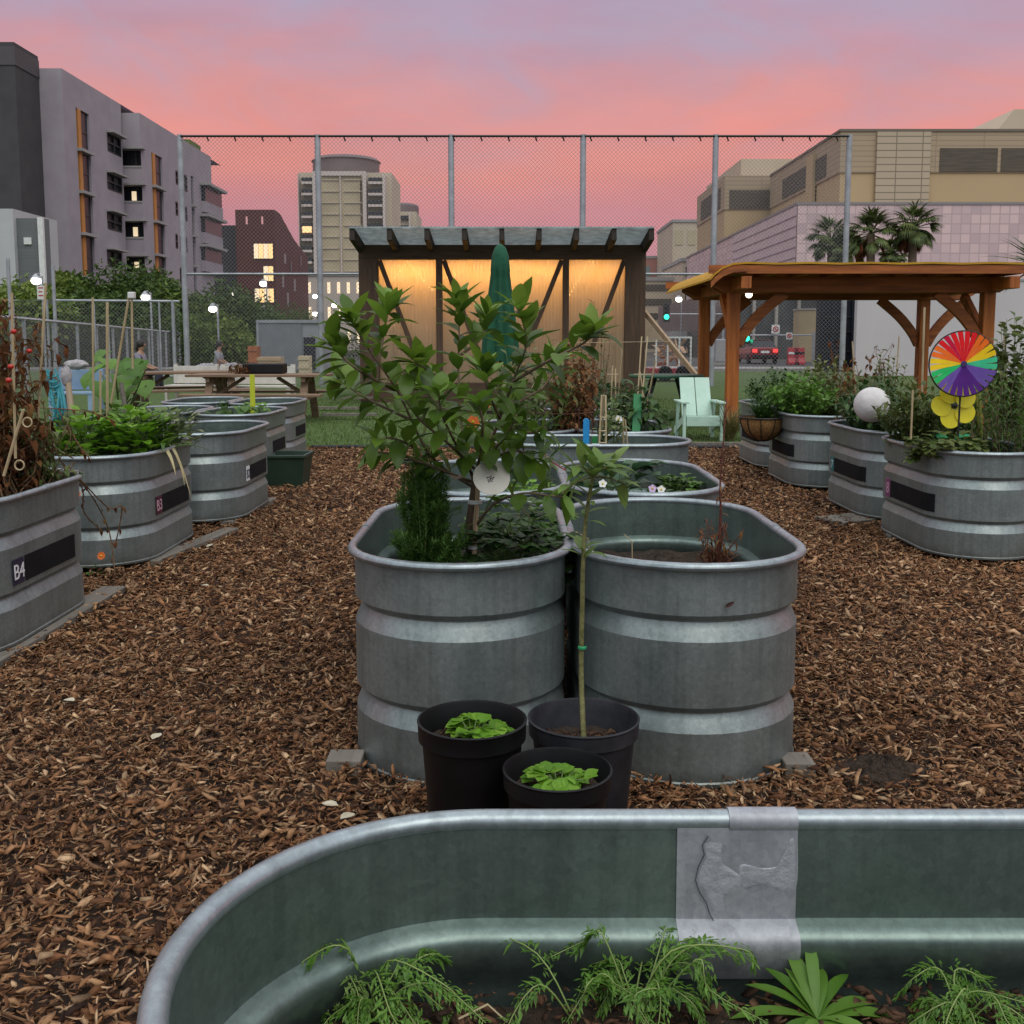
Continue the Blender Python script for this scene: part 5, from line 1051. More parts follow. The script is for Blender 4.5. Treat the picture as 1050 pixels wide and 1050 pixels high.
for i in range(5): y0 = cy-.40+.1*i; MB().add([(c.x-.25,y0,.345-.02*i),(c.x+.25,y0,.345-.02*i),(c.x+.25,y0+.085,.33-.02*i),(c.x-.25,y0+.085,.33-.02*i),(c.x-.25,y0,.325-.02*i),(c.x+.25,y0,.325-.02*i),(c.x+.25,y0+.085,.31-.02*i),(c.x-.25,y0+.085,.31-.02*i)],[(0,1,2,3),(7,6,5,4),(0,4,5,1),(1,5,6,2),(2,6,7,3),(3,7,4,0)]).build('seat_slat', MINT, t)
for s in (-1,1):
    x = c.x+s*.28; MB().box(x-.02,x+.02,cy-.42,cy-.34,0,.5).build('leg', MINT, t); MB().beam((x,cy+.3,0),(x,cy+.22,.5),.04,.08,(0,1,0)).build('leg', MINT, t)
    MB().box(x-.06,x+.06,cy-.46,cy+.3,.502,.527).build('armrest', MINT, t, bevel=.004); MB().beam((x,cy-.38,.3),(x,cy+.5,.08),.03,.1).build('side_rail', MINT, t)
t.scale = (.86,.86,.97)
# ------------------------------------------------------------------ picnic table, benches
def picnic_table(label, c, L, ang=0):
    t = thing('picnic_table', label, 'table', (0,0,0))
    for i in range(5): y = -.36+.18*i; MB().box(-L/2,L/2,y-.085,y+.085,.72,.76).build('table_board', TABLEW, t, bevel=.006)
    for s in (-1,1):
        for j in range(2): y = s*(.62+.15*j); MB().box(-L/2,L/2,y-.07,y+.07,.42,.46).build('seat_board', TABLEW, t, bevel=.006)
        x = s*(L/2-.35)
        for q in (-1,1): MB().beam((x,q*.2,.72),(x,q*.62,0),.05,.12,(1,0,0)).build('leg', TABLEW, t)
        MB().box(x-.03,x+.03,-.8,.8,.34,.42).build('cross_bar', TABLEW, t); MB().box(x-.031,x+.031,-.4,.4,.64,.72).build('cross_bar', TABLEW, t)
        MB().beam((x,0,.38),(x-s*.5,0,.7),.05,.09,(0,1,0)).build('diagonal_brace', TABLEW, t)
    t.location = c; t.rotation_euler = (0,0,ang); return t
tc_ = at_z(273,391,.76); pt1 = picnic_table('long brown picnic table on the lawn beyond the left tanks', (at_y(268,400,17).x,17.,0), 2.25)
pt2 = dup(pt1, (at_y(188,400,18.5).x,18.6,0), .5, 'darker picnic table half hidden behind the squash leaves')
q = at_y(273,388,17.); tag(MB().box(q.x-.38,q.x+.28,16.95,17.35,.765,.93).build('black_tray', BLACKPL, loc=(q.x,17.1,.765), bevel=.02), 'black plastic crate on the long picnic table', 'crate')
q = at_y(246,388,17.); t = tangle('dry_plant_pile', 'small heap of brown plant cuttings on the picnic table', 'cuttings', (q.x,16.95,.765), .2,.15,.13, 18, G_WIL, DRYSTEM, 8, .06,.03)
def bench(label, c, L, mat, ang=0):
    t = thing('garden_bench', label, 'bench', (0,0,0))
    MB().box(-L/2,L/2,.2,.23,.48,.82).build('back_board', mat, t, bevel=.006); MB().box(-L/2,L/2,-.25,.2,.42,.46).build('seat_board', mat, t, bevel=.006)
    for s in (-1,1):
        x = s*(L/2-.05); MB().box(x-.045,x+.045,.232,.3,0,.86).build('leg', mat, t); MB().box(x-.04,x+.04,-.24,-.17,0,.42).build('leg', mat, t)
    t.location = c; t.rotation_euler = (0,0,ang); return t
OFFW = M('off_white_paint',(.5,.47,.42),(.58,.55,.5),6,.6)
b1 = bench('long cream bench behind the brown picnic table', (at_y(260,380,19.5).x,19.6,0), 1.45, OFFW, math.pi*0)
dup(b1, (at_y(196,380,20.).x,20.,0), -.1, 'cream bench left of the longer one, behind the darker table', sc_=(.62,1,1))
bb = bench('pale blue bench behind the lettuce tank', (at_y(72,380,17).x,17.2,0), .75, M('pale_blue_paint',(.2,.3,.42),(.26,.37,.5),5,.6))
q = at_y(78,374,17.1)
tag(crumple(q, .13, (1.5,.8,.6), 3).build('cloth_bundle', bpy.data.materials['pale_cloth'], loc=q, smooth=180), 'pale crumpled cloth bundle on the blue bench', 'bundle')
# low planks on the grass, right of the table
for i,(px,py,l) in enumerate(((335,418,'grey plank lying on the lawn beside the picnic table'),(345,425,'second plank crossing the lawn planks'),(352,408,'thin plank farther back on the lawn'))):
    p = at_z(px-14,py,.05+.03*i); tag(MB().beam(p, p+V(.9,.15*(i-1),.0), .14, .04).build('timber_plank', GREYW, loc=p), l, 'plank')
# drum / shelf things beside the chair
q = at_y(697,388,17.); t = thing('side_table', 'dark green round topped table behind the mint chair', 'table', (q.x-.2,17.2,0)); MB().lathe([(.01,.7),(.62,.7),(.63,.72),(.62,.745),(.01,.745)], (q.x-.2,17.2,0), 28).build('table_top', M('dark_green_table',(.02,.09,.05),(.03,.12,.07),8,.5), t)
for s in (-1,1):
    for r in (-1,1): MB().tube([(q.x-.2+s*.2,17.2+r*.2,.7),(q.x-.2+s*.42,17.2+r*.42,0)], .03, 6).build('leg', BLACK, t)
# lumber cage trailer
ty = 34; a, b = at_y(673,346,ty), at_y(708,376,ty); t = thing('cage_trailer', 'white framed cage trailer of broken wood on a red base, beyond the lawn', 'trailer', V((a.x+b.x)/2,ty,0))
z0, z1 = b.z-.02, a.z
for x in [a.x+(b.x-a.x)*i/3 for i in range(4)]: MB().box(x-.025,x+.025,ty-.03,ty+.03,z0,z1).build('cage_bar', WHITEP, t)
for z in (z0,z1): MB().box(a.x-.03,b.x+.03,ty-.032,ty+.032,z-.03,z+.03).build('cage_rail', WHITEP, t)
MB().box(a.x-.2,b.x+.05,ty-.2,ty+1.4,z0-.28,z0-.04).build('red_base', M('red_paint',(.3,.02,.03),None,rough=.5), t)
for s in (.25,.75):
    x = a.x+(b.x-a.x)*s; MB().lathe([(.02,-.1),(.24,-.1),(.26,-.05),(.26,.05),(.24,.1),(.02,.1)], (x,ty-.1,.26), 18, 'y').build('wheel', BLACKPL, t)
mb = MB()
for i in range(40): p = V(rnd(a.x+.1,b.x-.1), ty+rnd(.2,1), rnd(z0,z1-.15)); mb.beam(p, p+V(rnd(-.3,.3),rnd(-.2,.2),rnd(-.3,.3)), rnd(.08,.2), .02)
mb.build('wood_scraps', wood('pine_scrap',(.42,.25,.15),(.55,.36,.24),.8,0), t)
# ------------------------------------------------------------------ seated people by the boundary fence
def skin(name, P, E, Rr, mat, parent):
    me = bpy.data.meshes.new(name); off = wloc(parent); me.from_pydata([tuple(Vector(p)-off) for p in P], E, []); o = bpy.data.objects.new(name, me); COL.objects.link(o); o.parent = parent
    o.modifiers.new('skin','SKIN'); 
    for v, r in zip(me.skin_vertices[0].data, Rr): v.radius = (r, r)
    me.skin_vertices[0].data[0].use_root = True; s = o.modifiers.new('sub','SUBSURF'); s.levels = 1; s.render_levels = 2; me.materials.append(mat); return o
SKINM = M('skin', (.36,.2,.13), None, rough=.6); HAIR = M('black_hair', (.012,.009,.008), (.02,.015,.013), 60, .6)
def person(label, b, f, top, trous, lean=.05):
    b = Vector(b); t = thing('person', label, 'person', b); X = lambda x,y,z: b + V(f*x, y, z)
    P = [X(0,0,.50),X(.02+lean*.3,0,.72),X(lean,0,.95),X(lean+.02,0,1.06),X(lean+.04,0,1.14),X(lean+.05,0,1.24),  # pelvis..head
         X(.22,.09,.50),X(.43,.10,.49),X(.45,.11,.09),X(.58,.12,.05), X(.22,-.09,.50),X(.43,-.10,.49),X(.42,-.11,.09),X(.55,-.12,.05),
         X(lean,.17,.96),X(lean+.06,.21,.72),X(.30,.16,.60),X(.37,.14,.60), X(lean,-.17,.96),X(lean+.06,-.21,.72),X(.30,-.14,.60),X(.37,-.12,.60)]
    E = [(0,1),(1,2),(2,3),(3,4),(4,5),(0,6),(6,7),(7,8),(8,9),(0,10),(10,11),(11,12),(12,13),(2,14),(14,15),(15,16),(16,17),(2,18),(18,19),(19,20),(20,21)]
    Rr = [.13,.12,.13,.055,.085,.09, .085,.065,.045,.04,.085,.065,.045,.04, .06,.045,.035,.035,.06,.045,.035,.035]
    skin('body', P, E, Rr, SKINM, t)
    i = [0,1,2,14,15,18,19]; m = {k:n for n,k in enumerate(i)}; skin('shirt', [P[k] for k in i], [(m[a],m[c]) for a,c in E if a in m and c in m], [Rr[k]+.02 for k in i], top, t)
    i = [0,6,7,8,10,11,12]; m = {k:n for n,k in enumerate(i)}; skin('trousers', [P[k] for k in i], [(m[a],m[c]) for a,c in E if a in m and c in m], [Rr[k]+.018 for k in i], trous, t)
    MB().ball(X(lean+.025,0,1.235), .112, 14, 10, (1,.95,1.08)).ball(X(lean-.05,0,1.16), .085, 10, 8, (.7,1,1.2)).build('hair', HAIR, t, smooth=180)
    MB().ball(X(lean+.09,0,1.225), .062, 10, 8, (.8,.95,1.25)).ball(X(lean+.15,0,1.215), .016, 6, 5).build('face', SKINM, t, smooth=180)
    MB().tube([X(.56,.12,.06),X(.66,.12,.04)], .05, 8).build('shoe', BLACK, t); MB().tube([X(.53,-.12,.06),X(.63,-.12,.04)], .05, 8).build('shoe', BLACK, t)
q = at_y(223,380,33); person('person with dark hair, grey top and blue jeans sitting by the boundary fence', (q.x,33,0), 1, M('grey_shirt',(.3,.29,.33)), M('blue_jeans',(.06,.1,.22)))
q = at_y(146,380,27); person('person with dark hair and lilac top sitting beyond the squash leaves', (q.x,27,0), 1, M('lilac_shirt',(.22,.2,.26)), M('dark_trousers',(.03,.03,.05)), -.05)
for i,(px,Y,l) in enumerate(((223,33,'dark box seat under the person in jeans'),(146,27,'dark box seat under the person in the lilac top'))):
    q = at_y(px,380,Y); tag(MB().box(q.x-.3,q.x+.2,Y-.25,Y+.25,0,.40).build('box_seat', DARKWX, loc=(q.x,Y,0), bevel=.02), l, 'seat')
for i,(px,Y,l) in enumerate(((212,32.5,'pale bag pile left of the person in jeans'),(240,32.5,'pale bag pile right of the person in jeans'))):
    q = V(at_y(px,380,Y).x, Y, .32)
    tag(crumple(q, .36, (1.2,.8,.85), 7+i).build('bag_pile', bpy.data.materials['pale_cloth'], loc=q, smooth=180), l, 'bags')
# grey container
cY = 42; a, b = at_y(263,328,cY), at_y(331,386,cY); t = thing('storage_container', 'grey corrugated storage container beyond the tall fence', 'container', V((a.x+b.x)/2,cY,0))
CG = M('container_grey',(.25,.26,.29),(.3,.31,.34),2,.6)
n = 40; vs = []
for i in range(n*4+1): x = a.x+.08+(b.x-a.x-.9)*i/(n*4); vs += [(x,cY+.03*(1 if (i//2)%2 else -1)*.5,.15),(x,cY+.03*(1 if (i//2)%2 else -1)*.5,a.z-.12)]
MB().add(vs,[(2*i,2*i+2,2*i+3,2*i+1) for i in range(n*4)]).build('corrugated_wall', CG, t); MB().box(a.x,b.x,cY+.05,cY+2.4,.1,a.z-.01).build('body', CG, t); MB().box(a.x-.02,b.x+.02,cY-.04,cY+.048,a.z-.12,a.z).build('top_rail', CG, t)
MB().box(b.x-.75,b.x-.28,cY-.02,cY+.049,.2,1.5).build('window', M('dark_glass',(.02,.022,.03),None,rough=.15), t); MB().box(a.x-.01,a.x+.08,cY-.03,cY+.049,0,a.z-.12).build('corner_post', CG, t)
for i,(x0,x1,y0,y1,Y,m,l) in enumerate(((264,288,366,384,38,wood('plywood',(.38,.26,.16),(.48,.35,.22),.8,0),'tan plywood stack in front of the grey container'),(306,317,365,386,37,wood('pale_ply',(.5,.4,.27),(.58,.48,.34),.8,0),'upright pale plywood box right of the plywood stack'),(254,264,355,386,39,M('rust_orange',(.3,.09,.03),(.38,.13,.05),4,.7),'rust orange crate at the left end of the container'))):
    a, b = at_y(x0,y0,Y), at_y(x1,y1,Y); t = thing('wooden_crate', l, 'crate', V(a.x,Y,0)); h = a.z; MB().box(a.x,b.x,Y,Y+.6,0,h).build('crate_body', m, t, bevel=.01)
    for z in (.12*h,.5*h,.88*h): MB().box(a.x-.02,b.x+.02,Y-.03,Y-.002,z-.05,z+.05).build('batten', m, t)
# ------------------------------------------------------------------ buildings
def wall_x(mb, X, y0, y1, z0, z1, ops, d):
    """wall on plane x=X facing the street; ops = (ya, yb, za, zb) openings with reveals going inwards by d (signed in x)"""
    ys = sorted({y0,y1,*[o[0] for o in ops],*[o[1] for o in ops]}); zs = sorted({z0,z1,*[o[2] for o in ops],*[o[3] for o in ops]})
    for i in range(len(ys)-1):
        for j in range(len(zs)-1):
            cy_, cz = (ys[i]+ys[i+1])/2, (zs[j]+zs[j+1])/2
            if any(o[0] < cy_ < o[1] and o[2] < cz < o[3] for o in ops): continue
            mb.add([(X,ys[i],zs[j]),(X,ys[i+1],zs[j]),(X,ys[i+1],zs[j+1]),(X,ys[i],zs[j+1])],[(0,1,2,3)])
    for a,b,c,e in ops:
        X2 = X+d; mb.add([(X,a,c),(X,b,c),(X,b,e),(X,a,e),(X2,a,c),(X2,b,c),(X2,b,e),(X2,a,e)],[(0,1,5,4),(1,2,6,5),(2,3,7,6),(3,0,4,7)])
    return mb
STUC = M('grey_mauve_stucco', (.30,.26,.295), (.345,.305,.335), .6, .9, 0, .15, 4); STUD = M('dark_grey_stucco', (.05,.047,.05), (.065,.06,.063), .8, .9)
DGL = M('dark_window_glass', (.014,.016,.02), (.035,.037,.044), .25, .3, spec=.3); LIT = M('lit_window', (.9,.6,.3), None, emit=(1,.62,.25), es=.95); LITP = M('pale_lit_window', (.9,.7,.5), None, emit=(1,.8,.5), es=.7)
FRM = M('window_frame_dark', (.03,.03,.032), None, rough=.5); ORC = wood('orange_timber_column', (.42,.16,.035), (.55,.24,.06), .6, 2); SLB = M('pale_slab', (.3,.28,.28), (.35,.33,.32), 1, .8)
XA = -27.6
def yz(px, py, X): p = at_x(px,py,X); return p.y, p.z
def rect(px0, py0, px1, py1, X):
    y0, z0 = yz(px0,py0,X); y1, _ = yz(px1,py1,X); z1 = yz(px0,py1,X)[1]; return (y0,y1,min(z0,z1),max(z0,z1))
t = thing('apartment_building', 'long mauve grey apartment building with orange columns at the left', 'building', (XA,64.8,0))
yA0, zTop = yz(63,70,XA); yA1 = yz(123.5,105,XA)[0]
slot1 = rect(77.5,110,100,330,XA); slot1 = (slot1[0],slot1[1],1.,yz(77.5,110,XA)[1])
win1 = [rect(110,a,125 if i else 124,b,XA) for i,(a,b) in enumerate(((136,154),(177,193),(217,234),(256,273)))]
mb = wall_x(MB(), XA, yA0, yA1, 0, zTop, [slot1]+win1, -.15)
xe = at_y(33.5,70,yA0).x
mb.add([(xe-10,yA0,0),(XA,yA0,0),(XA,yA0,zTop),(xe-10,yA0,zTop)],[(0,1,2,3)]).add([(XA,yA0,zTop),(XA,yA1+25,zTop),(XA-16,yA1+25,zTop),(XA-16,yA0,zTop)],[(0,1,2,3)])
XB = -26.4; yB0 = yA1+.3; zB = yz(145,117,XB)[1]; yB1 = yz(216,157,XB)[0]
slot2 = rect(155,156,172,330,XB); slot2 = (slot2[0],slot2[1],1.,slot2[3]); slot3 = rect(195.5,180,203,330,XB); slot3 = (slot3[0],slot3[1],1.,slot3[3])
win2 = [rect(184.5,a,192,b,XB) for a,b in ((177,193),(210,224),(242,257),(275,290))]; win3 = [rect(180,a,182.5,b,XB) for a,b in ((175,188),(207,220),(240,254))]
wall_x(mb, XB, yB0, yB1, 0, zB, [slot2,slot3]+win2+win3, -.15)
mb.add([(XB,yB1,0),(XB-16,yB1,0),(XB-16,yB1,zB),(XB,yB1,zB)],[(0,1,2,3)]).add([(XB,yB0,zB),(XB,yB1,zB),(XB-16,yB1,zB),(XB-16,yB0,zB)],[(0,1,2,3)])
corner = [at_y(128,b,yB0) for b in ()]
x0c = XA-3
# camera-facing return wall of bay two with corner windows
cw = [(at_y(125.5,b,yB0).z, at_y(125.5,a,yB0).z) for a,b in ((153,170),(190,206),(227,243),(263,279))]
zs = [0]+[z for ab in sorted(cw) for z in ab]+[zB]
for i in range(0,len(zs)-1,2): mb.add([(x0c,yB0,zs[i]),(XB,yB0,zs[i]),(XB,yB0,zs[i+1]),(x0c,yB0,zs[i+1])],[(0,1,2,3)])
mb.build('stucco_wall', STUC, t)
for k,(s_,X) in enumerate(((slot1,XA),(slot2,XB),(slot3,XB))):
    MB().box(X-.2,X-.15,s_[0],s_[1],s_[2],s_[3]).build('recess_glazing', DGL, t)
    levels = [yz((77.5,155,195.5)[k],v,X)[1] for v in ((152,195,238,283),(190,226,260,293),(210,241,272))[k]]
    for z in levels: MB().box(X-.14,X+.3,s_[0]+.02,s_[1]-.02,z-.09,z+.09).build('balcony_slab', SLB, t)
    zz_ = [s_[3]]+levels
    if k < 2:
        w_ = (s_[1]-s_[0])*.22
        for a,b in zip(zz_[:-1],zz_[1:]): MB().box(X-.13,X+.02,s_[0]+.25,s_[0]+.25+w_*1.0,b+.09,a-(.09 if a in levels else .002)).build('timber_column', ORC, t)
    for a,b in zip(zz_[:-1],zz_[1:]):
        ym = (s_[0]+s_[1])/2
        f = MB(); f.box(X-.145,X-.1,ym-.08,ym+.08,b+.1,a-.1); f.box(X-.146,X-.101,s_[0]+.1,s_[1]-.1,(a+b)/2-.06,(a+b)/2+.06); f.build('mullion', FRM, t)
def window(o, X, lit=None, d=-.1, n=2):
    f = MB(); yy = [o[0]+(o[1]-o[0])*i/n for i in range(n+1)]
    for y in yy: f.box(X+d,X+d+.1,y-.07,y+.07,o[2],o[3])
    for z in (o[2],o[3],(o[2]+o[3])/2): f.box(X+d-.003,X+d+.103,o[0],o[1],z-.06,z+.06)
    w_ = f.build('window', FRM, t)
    for i in range(n): MB().box(X+d-.06,X+d-.02,yy[i]+.02,yy[i+1]-.02,o[2],o[3]).build('pane', LIT if lit and i == 0 else DGL, w_)
for i,o in enumerate(win1): window(o, XA, None); MB().box(XA+.02,XA+.5,o[0]-.1,o[1]+.1,o[3]+.02,o[3]+.14).build('window_hood', SLB, t)
for i,o in enumerate(win2): window(o, XB, i == 9)
for o in win3: window(o, XB, n=1)
for i,(za,zb_) in enumerate(sorted(cw)):
    w_ = MB().box(x0c,XB-.02,yB0+.6,yB0+.65,za,zb_).build('corner_window', DGL, t)
    MB().box(x0c,XB+.25,yB0-.25,yB0+.5,zb_+.003,zb_+.13).build('window_hood', SLB, t); MB().box(x0c,XB+.004,yB0-.05,yB0+.3,za-.12,za-.003).build('window_sill', SLB, t)
    for f in (.25,.75): x = x0c+2+(XB-x0c-2)*f; MB().box(x-.05,x+.05,yB0+.5,yB0+.58,za,zb_).build('mullion', FRM, w_)
    if i < 3: MB().box(XB-.95,XB-.62,yB0+.52,yB0+.585,za+.1,zb_-.35).build('lit_curtain', LITP, w_)
for i,(a,b) in enumerate(((190,206),(222,238),(253,267))):
    p0, p1 = at_x(206,a,XB), at_x(217,b,XB); y0 = p0.y
    zhi, zlo = p0.z, at_x(206,b,XB).z; MB().box(XB+.003,XB+.35,y0,y0+5,zlo,zhi).build('bay_window', DGL, t); MB().box(XB+.004,XB+.8,y0-.3,y0+5.3,zhi+.002,zhi+.22).build('bay_fin', SLB, t); MB().box(XB+.004,XB+.4,y0-.1,y0+5.1,zlo-.9,zlo-.002).build('bay_apron', STUC, t)
p = at_x(197,146,XB); MB().box(XB-6,XB-.2,p.y,p.y+3,zB+.003,zB+.5).build('roof_plants', G_TREE2, t)
# dark tower at the left edge
XT = -29.; yT0, zT = yz(14,43,XT); t = thing('dark_tower', 'dark grey stair tower at the left edge of the apartment building', 'building', (XT,yT0,0))
MB().box(XT-14,XT,yT0,yA0-.02,0,zT).build('tower_wall', STUD, t); MB().box(XT-14.05,XT+.05,yT0-.05,yA0-.025,zT-1.3,zT-.25).build('parapet_band', M('tower_louvre',(.07,.06,.065),(.09,.08,.085),3,.8,stretch=(1,1,20)), t)
# white low building at far left
t = thing('white_building', 'low white and grey building in front of the dark tower', 'building', (-26,52,0)); a, b = at_y(13,214,52), at_y(42,223,52)
MB().box(-60,a.x,52,57,0,a.z).build('white_wall', M('white_render',(.42,.42,.43),(.48,.48,.49),.5,.8), t); MB().box(a.x+.01,b.x,52.3,52.9,0,b.z).build('grey_siding', M('grey_siding',(.12,.125,.13),(.16,.165,.17),2,.8,stretch=(.2,.2,12)), t); c = at_y(37,223,52); MB().box(c.x,b.x+.02,52.1,52.29,0,b.z+.02).build('white_trim', WHITEP, t)
c0, c1 = at_y(22,243,52), at_y(30,250,52); MB().box(c0.x,c1.x,52.22,52.29,c1.z,c0.z).build('window', WHITEP, t)
# brown building
XC = -27.; yC, zC = yz(281,215,XC); t = thing('brown_building', 'dark red brown building with a sloping roof and lit windows', 'building', (XC,yC,0))
BRN = M('red_brown_panel', (.075,.015,.012), (.095,.021,.016), .4, .7); BRD = M('dark_panel', (.02,.018,.022), (.03,.026,.03), .4, .7)
pr = [yz(281,215,XC), yz(287,219,XC), yz(300,243,XC), yz(306,252,XC), yz(315.5,263,XC)]; x2 = at_y(241,213.5,yC).x
poly = [V(XC,yC,0)] + [V(XC,y,z) for y,z in pr] + [V(XC,pr[-1][0],0)]
MB().prism(poly, (x2-XC,0,0)).build('brown_wall', BRN, t); a = at_y(218,231,yC+1); MB().box(a.x,x2-.02,yC+1,yC+30,0,a.z).build('dark_wing', BRD, t)
for x0,x1,y0,y1 in ((260,280,250,265),(270,280.5,273,288),(261,281,296,310)):
    p, q = at_y(x0,y0,yC-.1), at_y(x1,y1,yC-.1); w_ = MB().box(p.x-.1,q.x+.1,yC-.08,yC-.005,q.z-.1,p.z+.1).build('window', FRM, t)
    n = 4 if x1-x0 > 15 else 2
    for i in range(n): MB().box(p.x+(q.x-p.x)*(i+.04)/n,p.x+(q.x-p.x)*(i+.96)/n,yC-.12,yC-.085,q.z,p.z).build('pane', LIT if i%2 else LITP, w_)
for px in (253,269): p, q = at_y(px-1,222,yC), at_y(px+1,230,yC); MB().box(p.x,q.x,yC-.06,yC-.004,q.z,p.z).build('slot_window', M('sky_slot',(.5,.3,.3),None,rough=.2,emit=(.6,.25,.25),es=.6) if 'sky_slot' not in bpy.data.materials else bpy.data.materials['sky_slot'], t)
for px,y0,y1 in ((291,260,270),(289,280,294),(301,286,298),(307,262,272),(297,268,278),(294,300,314)):
    o = rect(px,y0,px+1.6,y1,XC); MB().box(XC+.004,XC+.1,*o).build('slot_window', DGL if px in (307,297) else M('pale_slot',(.3,.26,.26)) if 'pale_slot' not in bpy.data.materials else bpy.data.materials['pale_slot'], t)
p, q = at_y(262,312,yC-.6), at_y(279,331,yC-.6); MB().box(p.x,q.x,yC-1.2,yC-.2,0,q.z+2).build('entrance_canopy', SLB, t)
# tower block
tY = 270; t = thing('apartment_tower', 'tall beige residential tower with stacked balconies in the far centre left', 'tower', at_y(350,352,tY)); BEI = M('beige_concrete', (.50,.42,.31), (.56,.47,.35), .05, .85); BEW = M('pale_concrete', (.56,.48,.43), (.62,.53,.48), .05, .85); BGL = M('beige_window_glass', (.42,.34,.22), (.52,.43,.28), .12, .35)
def bx(mb, px0, px1, py0, py1, y0, y1): a, b = at_y(px0,py0,y0), at_y(px1,py1,y0); return mb.box(a.x,b.x,y0,y1,max(b.z,0),a.z)
zg = 345
bx(MB(),306,403.5,177,zg,tY+3,tY+24).build('core', BEI, t)
for a,b in ((320,329),(371.5,377.5)): bx(MB(),a,b,175.5,zg,tY,tY+3).build('pier', BEW, t)
for a,b in ((305,309),(392,396.5)): bx(MB(),a,b,178,zg,tY,tY+3).build('pier', BEW, t)
bx(MB(),329.01,371.49,175.6,zg,tY+1.2,tY+2.99).build('glazed_front', BGL, t); bx(MB(),348,352,176,zg,tY+.6,tY+1.19).build('mullion', BEW, t); bx(MB(),329.02,371.48,175.5,180,tY+.5,tY+1.18).build('cornice', BEW, t)
for i in range(14):
    y = 182+i*11.7
    bx(MB(),309.02,319.98,y,y+3.6,tY+.9,tY+2.98).build('balcony', FRM, t); bx(MB(),377.52,391.98,y,y+3.4,tY+.9,tY+2.98).build('balcony', FRM, t)
    bx(MB(),309.02,319.98,y+4,y+6.4,tY+.2,tY+.88).build('balcony_rail', BEW, t); bx(MB(),377.52,391.98,y+4,y+6.6,tY+.2,tY+.88).build('balcony_rail', BEW, t)
    bx(MB(),330,347.5,y+1.8,y+2.9,tY+.9,tY+1.18).build('floor_band', BEI, t); bx(MB(),352.5,371,y+1.8,y+2.9,tY+.9,tY+1.18).build('floor_band', BEI, t)
bx(MB(),310,319.5,232,238.5,tY+.1,tY+.18).build('lit_window', LIT, t)
c = at_y(355,168,tY+13); MB().lathe([(8.9,-5),(8.9,1.6),(9.3,1.8),(8.4,2.6),(5,3.0),(.1,3.1)], (c.x,tY+13,c.z-1.5), 40).build('roof_drum', M('roof_drum_metal',(.14,.10,.10),(.18,.13,.13),.2,.6), t)
t2 = thing('apartment_tower', 'second beige tower half hidden behind the taller one, with a round roof', 'tower', at_y(415,352,tY+70)); t = t2
bx(MB(),404,428,217,zg,tY+70,tY+90).build('core', BEI, t); bx(MB(),404.5,407,217,zg,tY+68,tY+69.98).build('pier', BEW, t); bx(MB(),419,422,217,zg,tY+68,tY+69.98).build('pier', BEW, t)
for i in range(9): bx(MB(),407.1,418.9,221+i*10,225+i*10,tY+69,tY+69.97).build('balcony', FRM, t)
c = at_y(408,214,tY+80); MB().lathe([(7,-4),(7,.6),(6.5,1.2),(.1,1.6)], (c.x,tY+80,c.z), 30).build('roof_drum', bpy.data.materials['roof_drum_metal'], t)
# ------------------------------------------------------------------ right hand complex
def panelmat(name, c1, c2, sx, sz, frac=.5, axis='xz', mortar=None):
    m, nt, b = nodes(name); tcn = nt.nodes.new('ShaderNodeTexCoord'); sp_ = nt.nodes.new('ShaderNodeSeparateXYZ'); nt.links.new(tcn.outputs['Object'], sp_.inputs[0])
    ad_ = nt.nodes.new('ShaderNodeMath'); ad_.operation = 'ADD'; nt.links.new(sp_.outputs[0], ad_.inputs[0]); nt.links.new(sp_.outputs[1], ad_.inputs[1])
    cb_ = nt.nodes.new('ShaderNodeCombineXYZ'); nt.links.new(ad_.outputs[0], cb_.inputs[0]); nt.links.new(sp_.outputs[2], cb_.inputs[1])
    br = nt.nodes.new('ShaderNodeTexBrick'); br.offset = 0; br.inputs['Color1'].default_value = (*c1,1); br.inputs['Color2'].default_value = (*c2,1); br.inputs['Mortar'].default_value = (*(mortar or [x*.6 for x in c1]),1)
    br.inputs['Scale'].default_value = 1; br.inputs['Brick Width'].default_value = sx; br.inputs['Row Height'].default_value = sz; br.inputs['Mortar Size'].default_value = .05; br.inputs['Bias'].default_value = frac
    nt.links.new(cb_.outputs[0], br.inputs['Vector']); nt.links.new(br.outputs[0], b.inputs['Base Color']); b.inputs['Roughness'].default_value = .7; return m
LAV = panelmat('lavender_tile_panel', (.70,.50,.49), (.42,.32,.345), .74, .74, -.3, mortar=(.5,.36,.36)); LAVS = M('lavender_side_panel', (.60,.455,.465), (.64,.49,.50), .3, .7)
TAN = M('tan_wall', (.44,.315,.175), (.47,.34,.19), .15, .85); TAND = panelmat('ribbed_tan_cladding', (.36,.27,.175), (.39,.295,.19), 4.2, .45, 0, mortar=(.28,.21,.14)); LOUV = M('louvre', (.07,.055,.04), (.11,.09,.065), 1.2, .8, stretch=(.4,.4,6)); TANL = M('pale_tan_wall', (.5,.41,.3), (.54,.44,.33), .2, .85)
lY = 80.; p = at_y(818,210,lY); X_ = p.x; zL = p.z; yEnd = at_x(753,240,X_).y
t = thing('lavender_building', 'low building clad in pinkish lavender tiles behind the palms', 'building', (X_,lY,0))
zg1 = at_y(818,300,lY).z
MB().box(X_,X_+60,lY,lY+50,zg1+.3,zL).build('tiled_wall', LAV, t)
mb = MB(); mb.add([(X_-.05,lY,zg1+.3),(X_-.05,yEnd,zg1+.3),(X_-.05,yEnd,zL-.02),(X_-.05,lY,zL-.02)],[(0,1,2,3)]); mb.build('side_cladding', LAVS, t)
mb = MB()
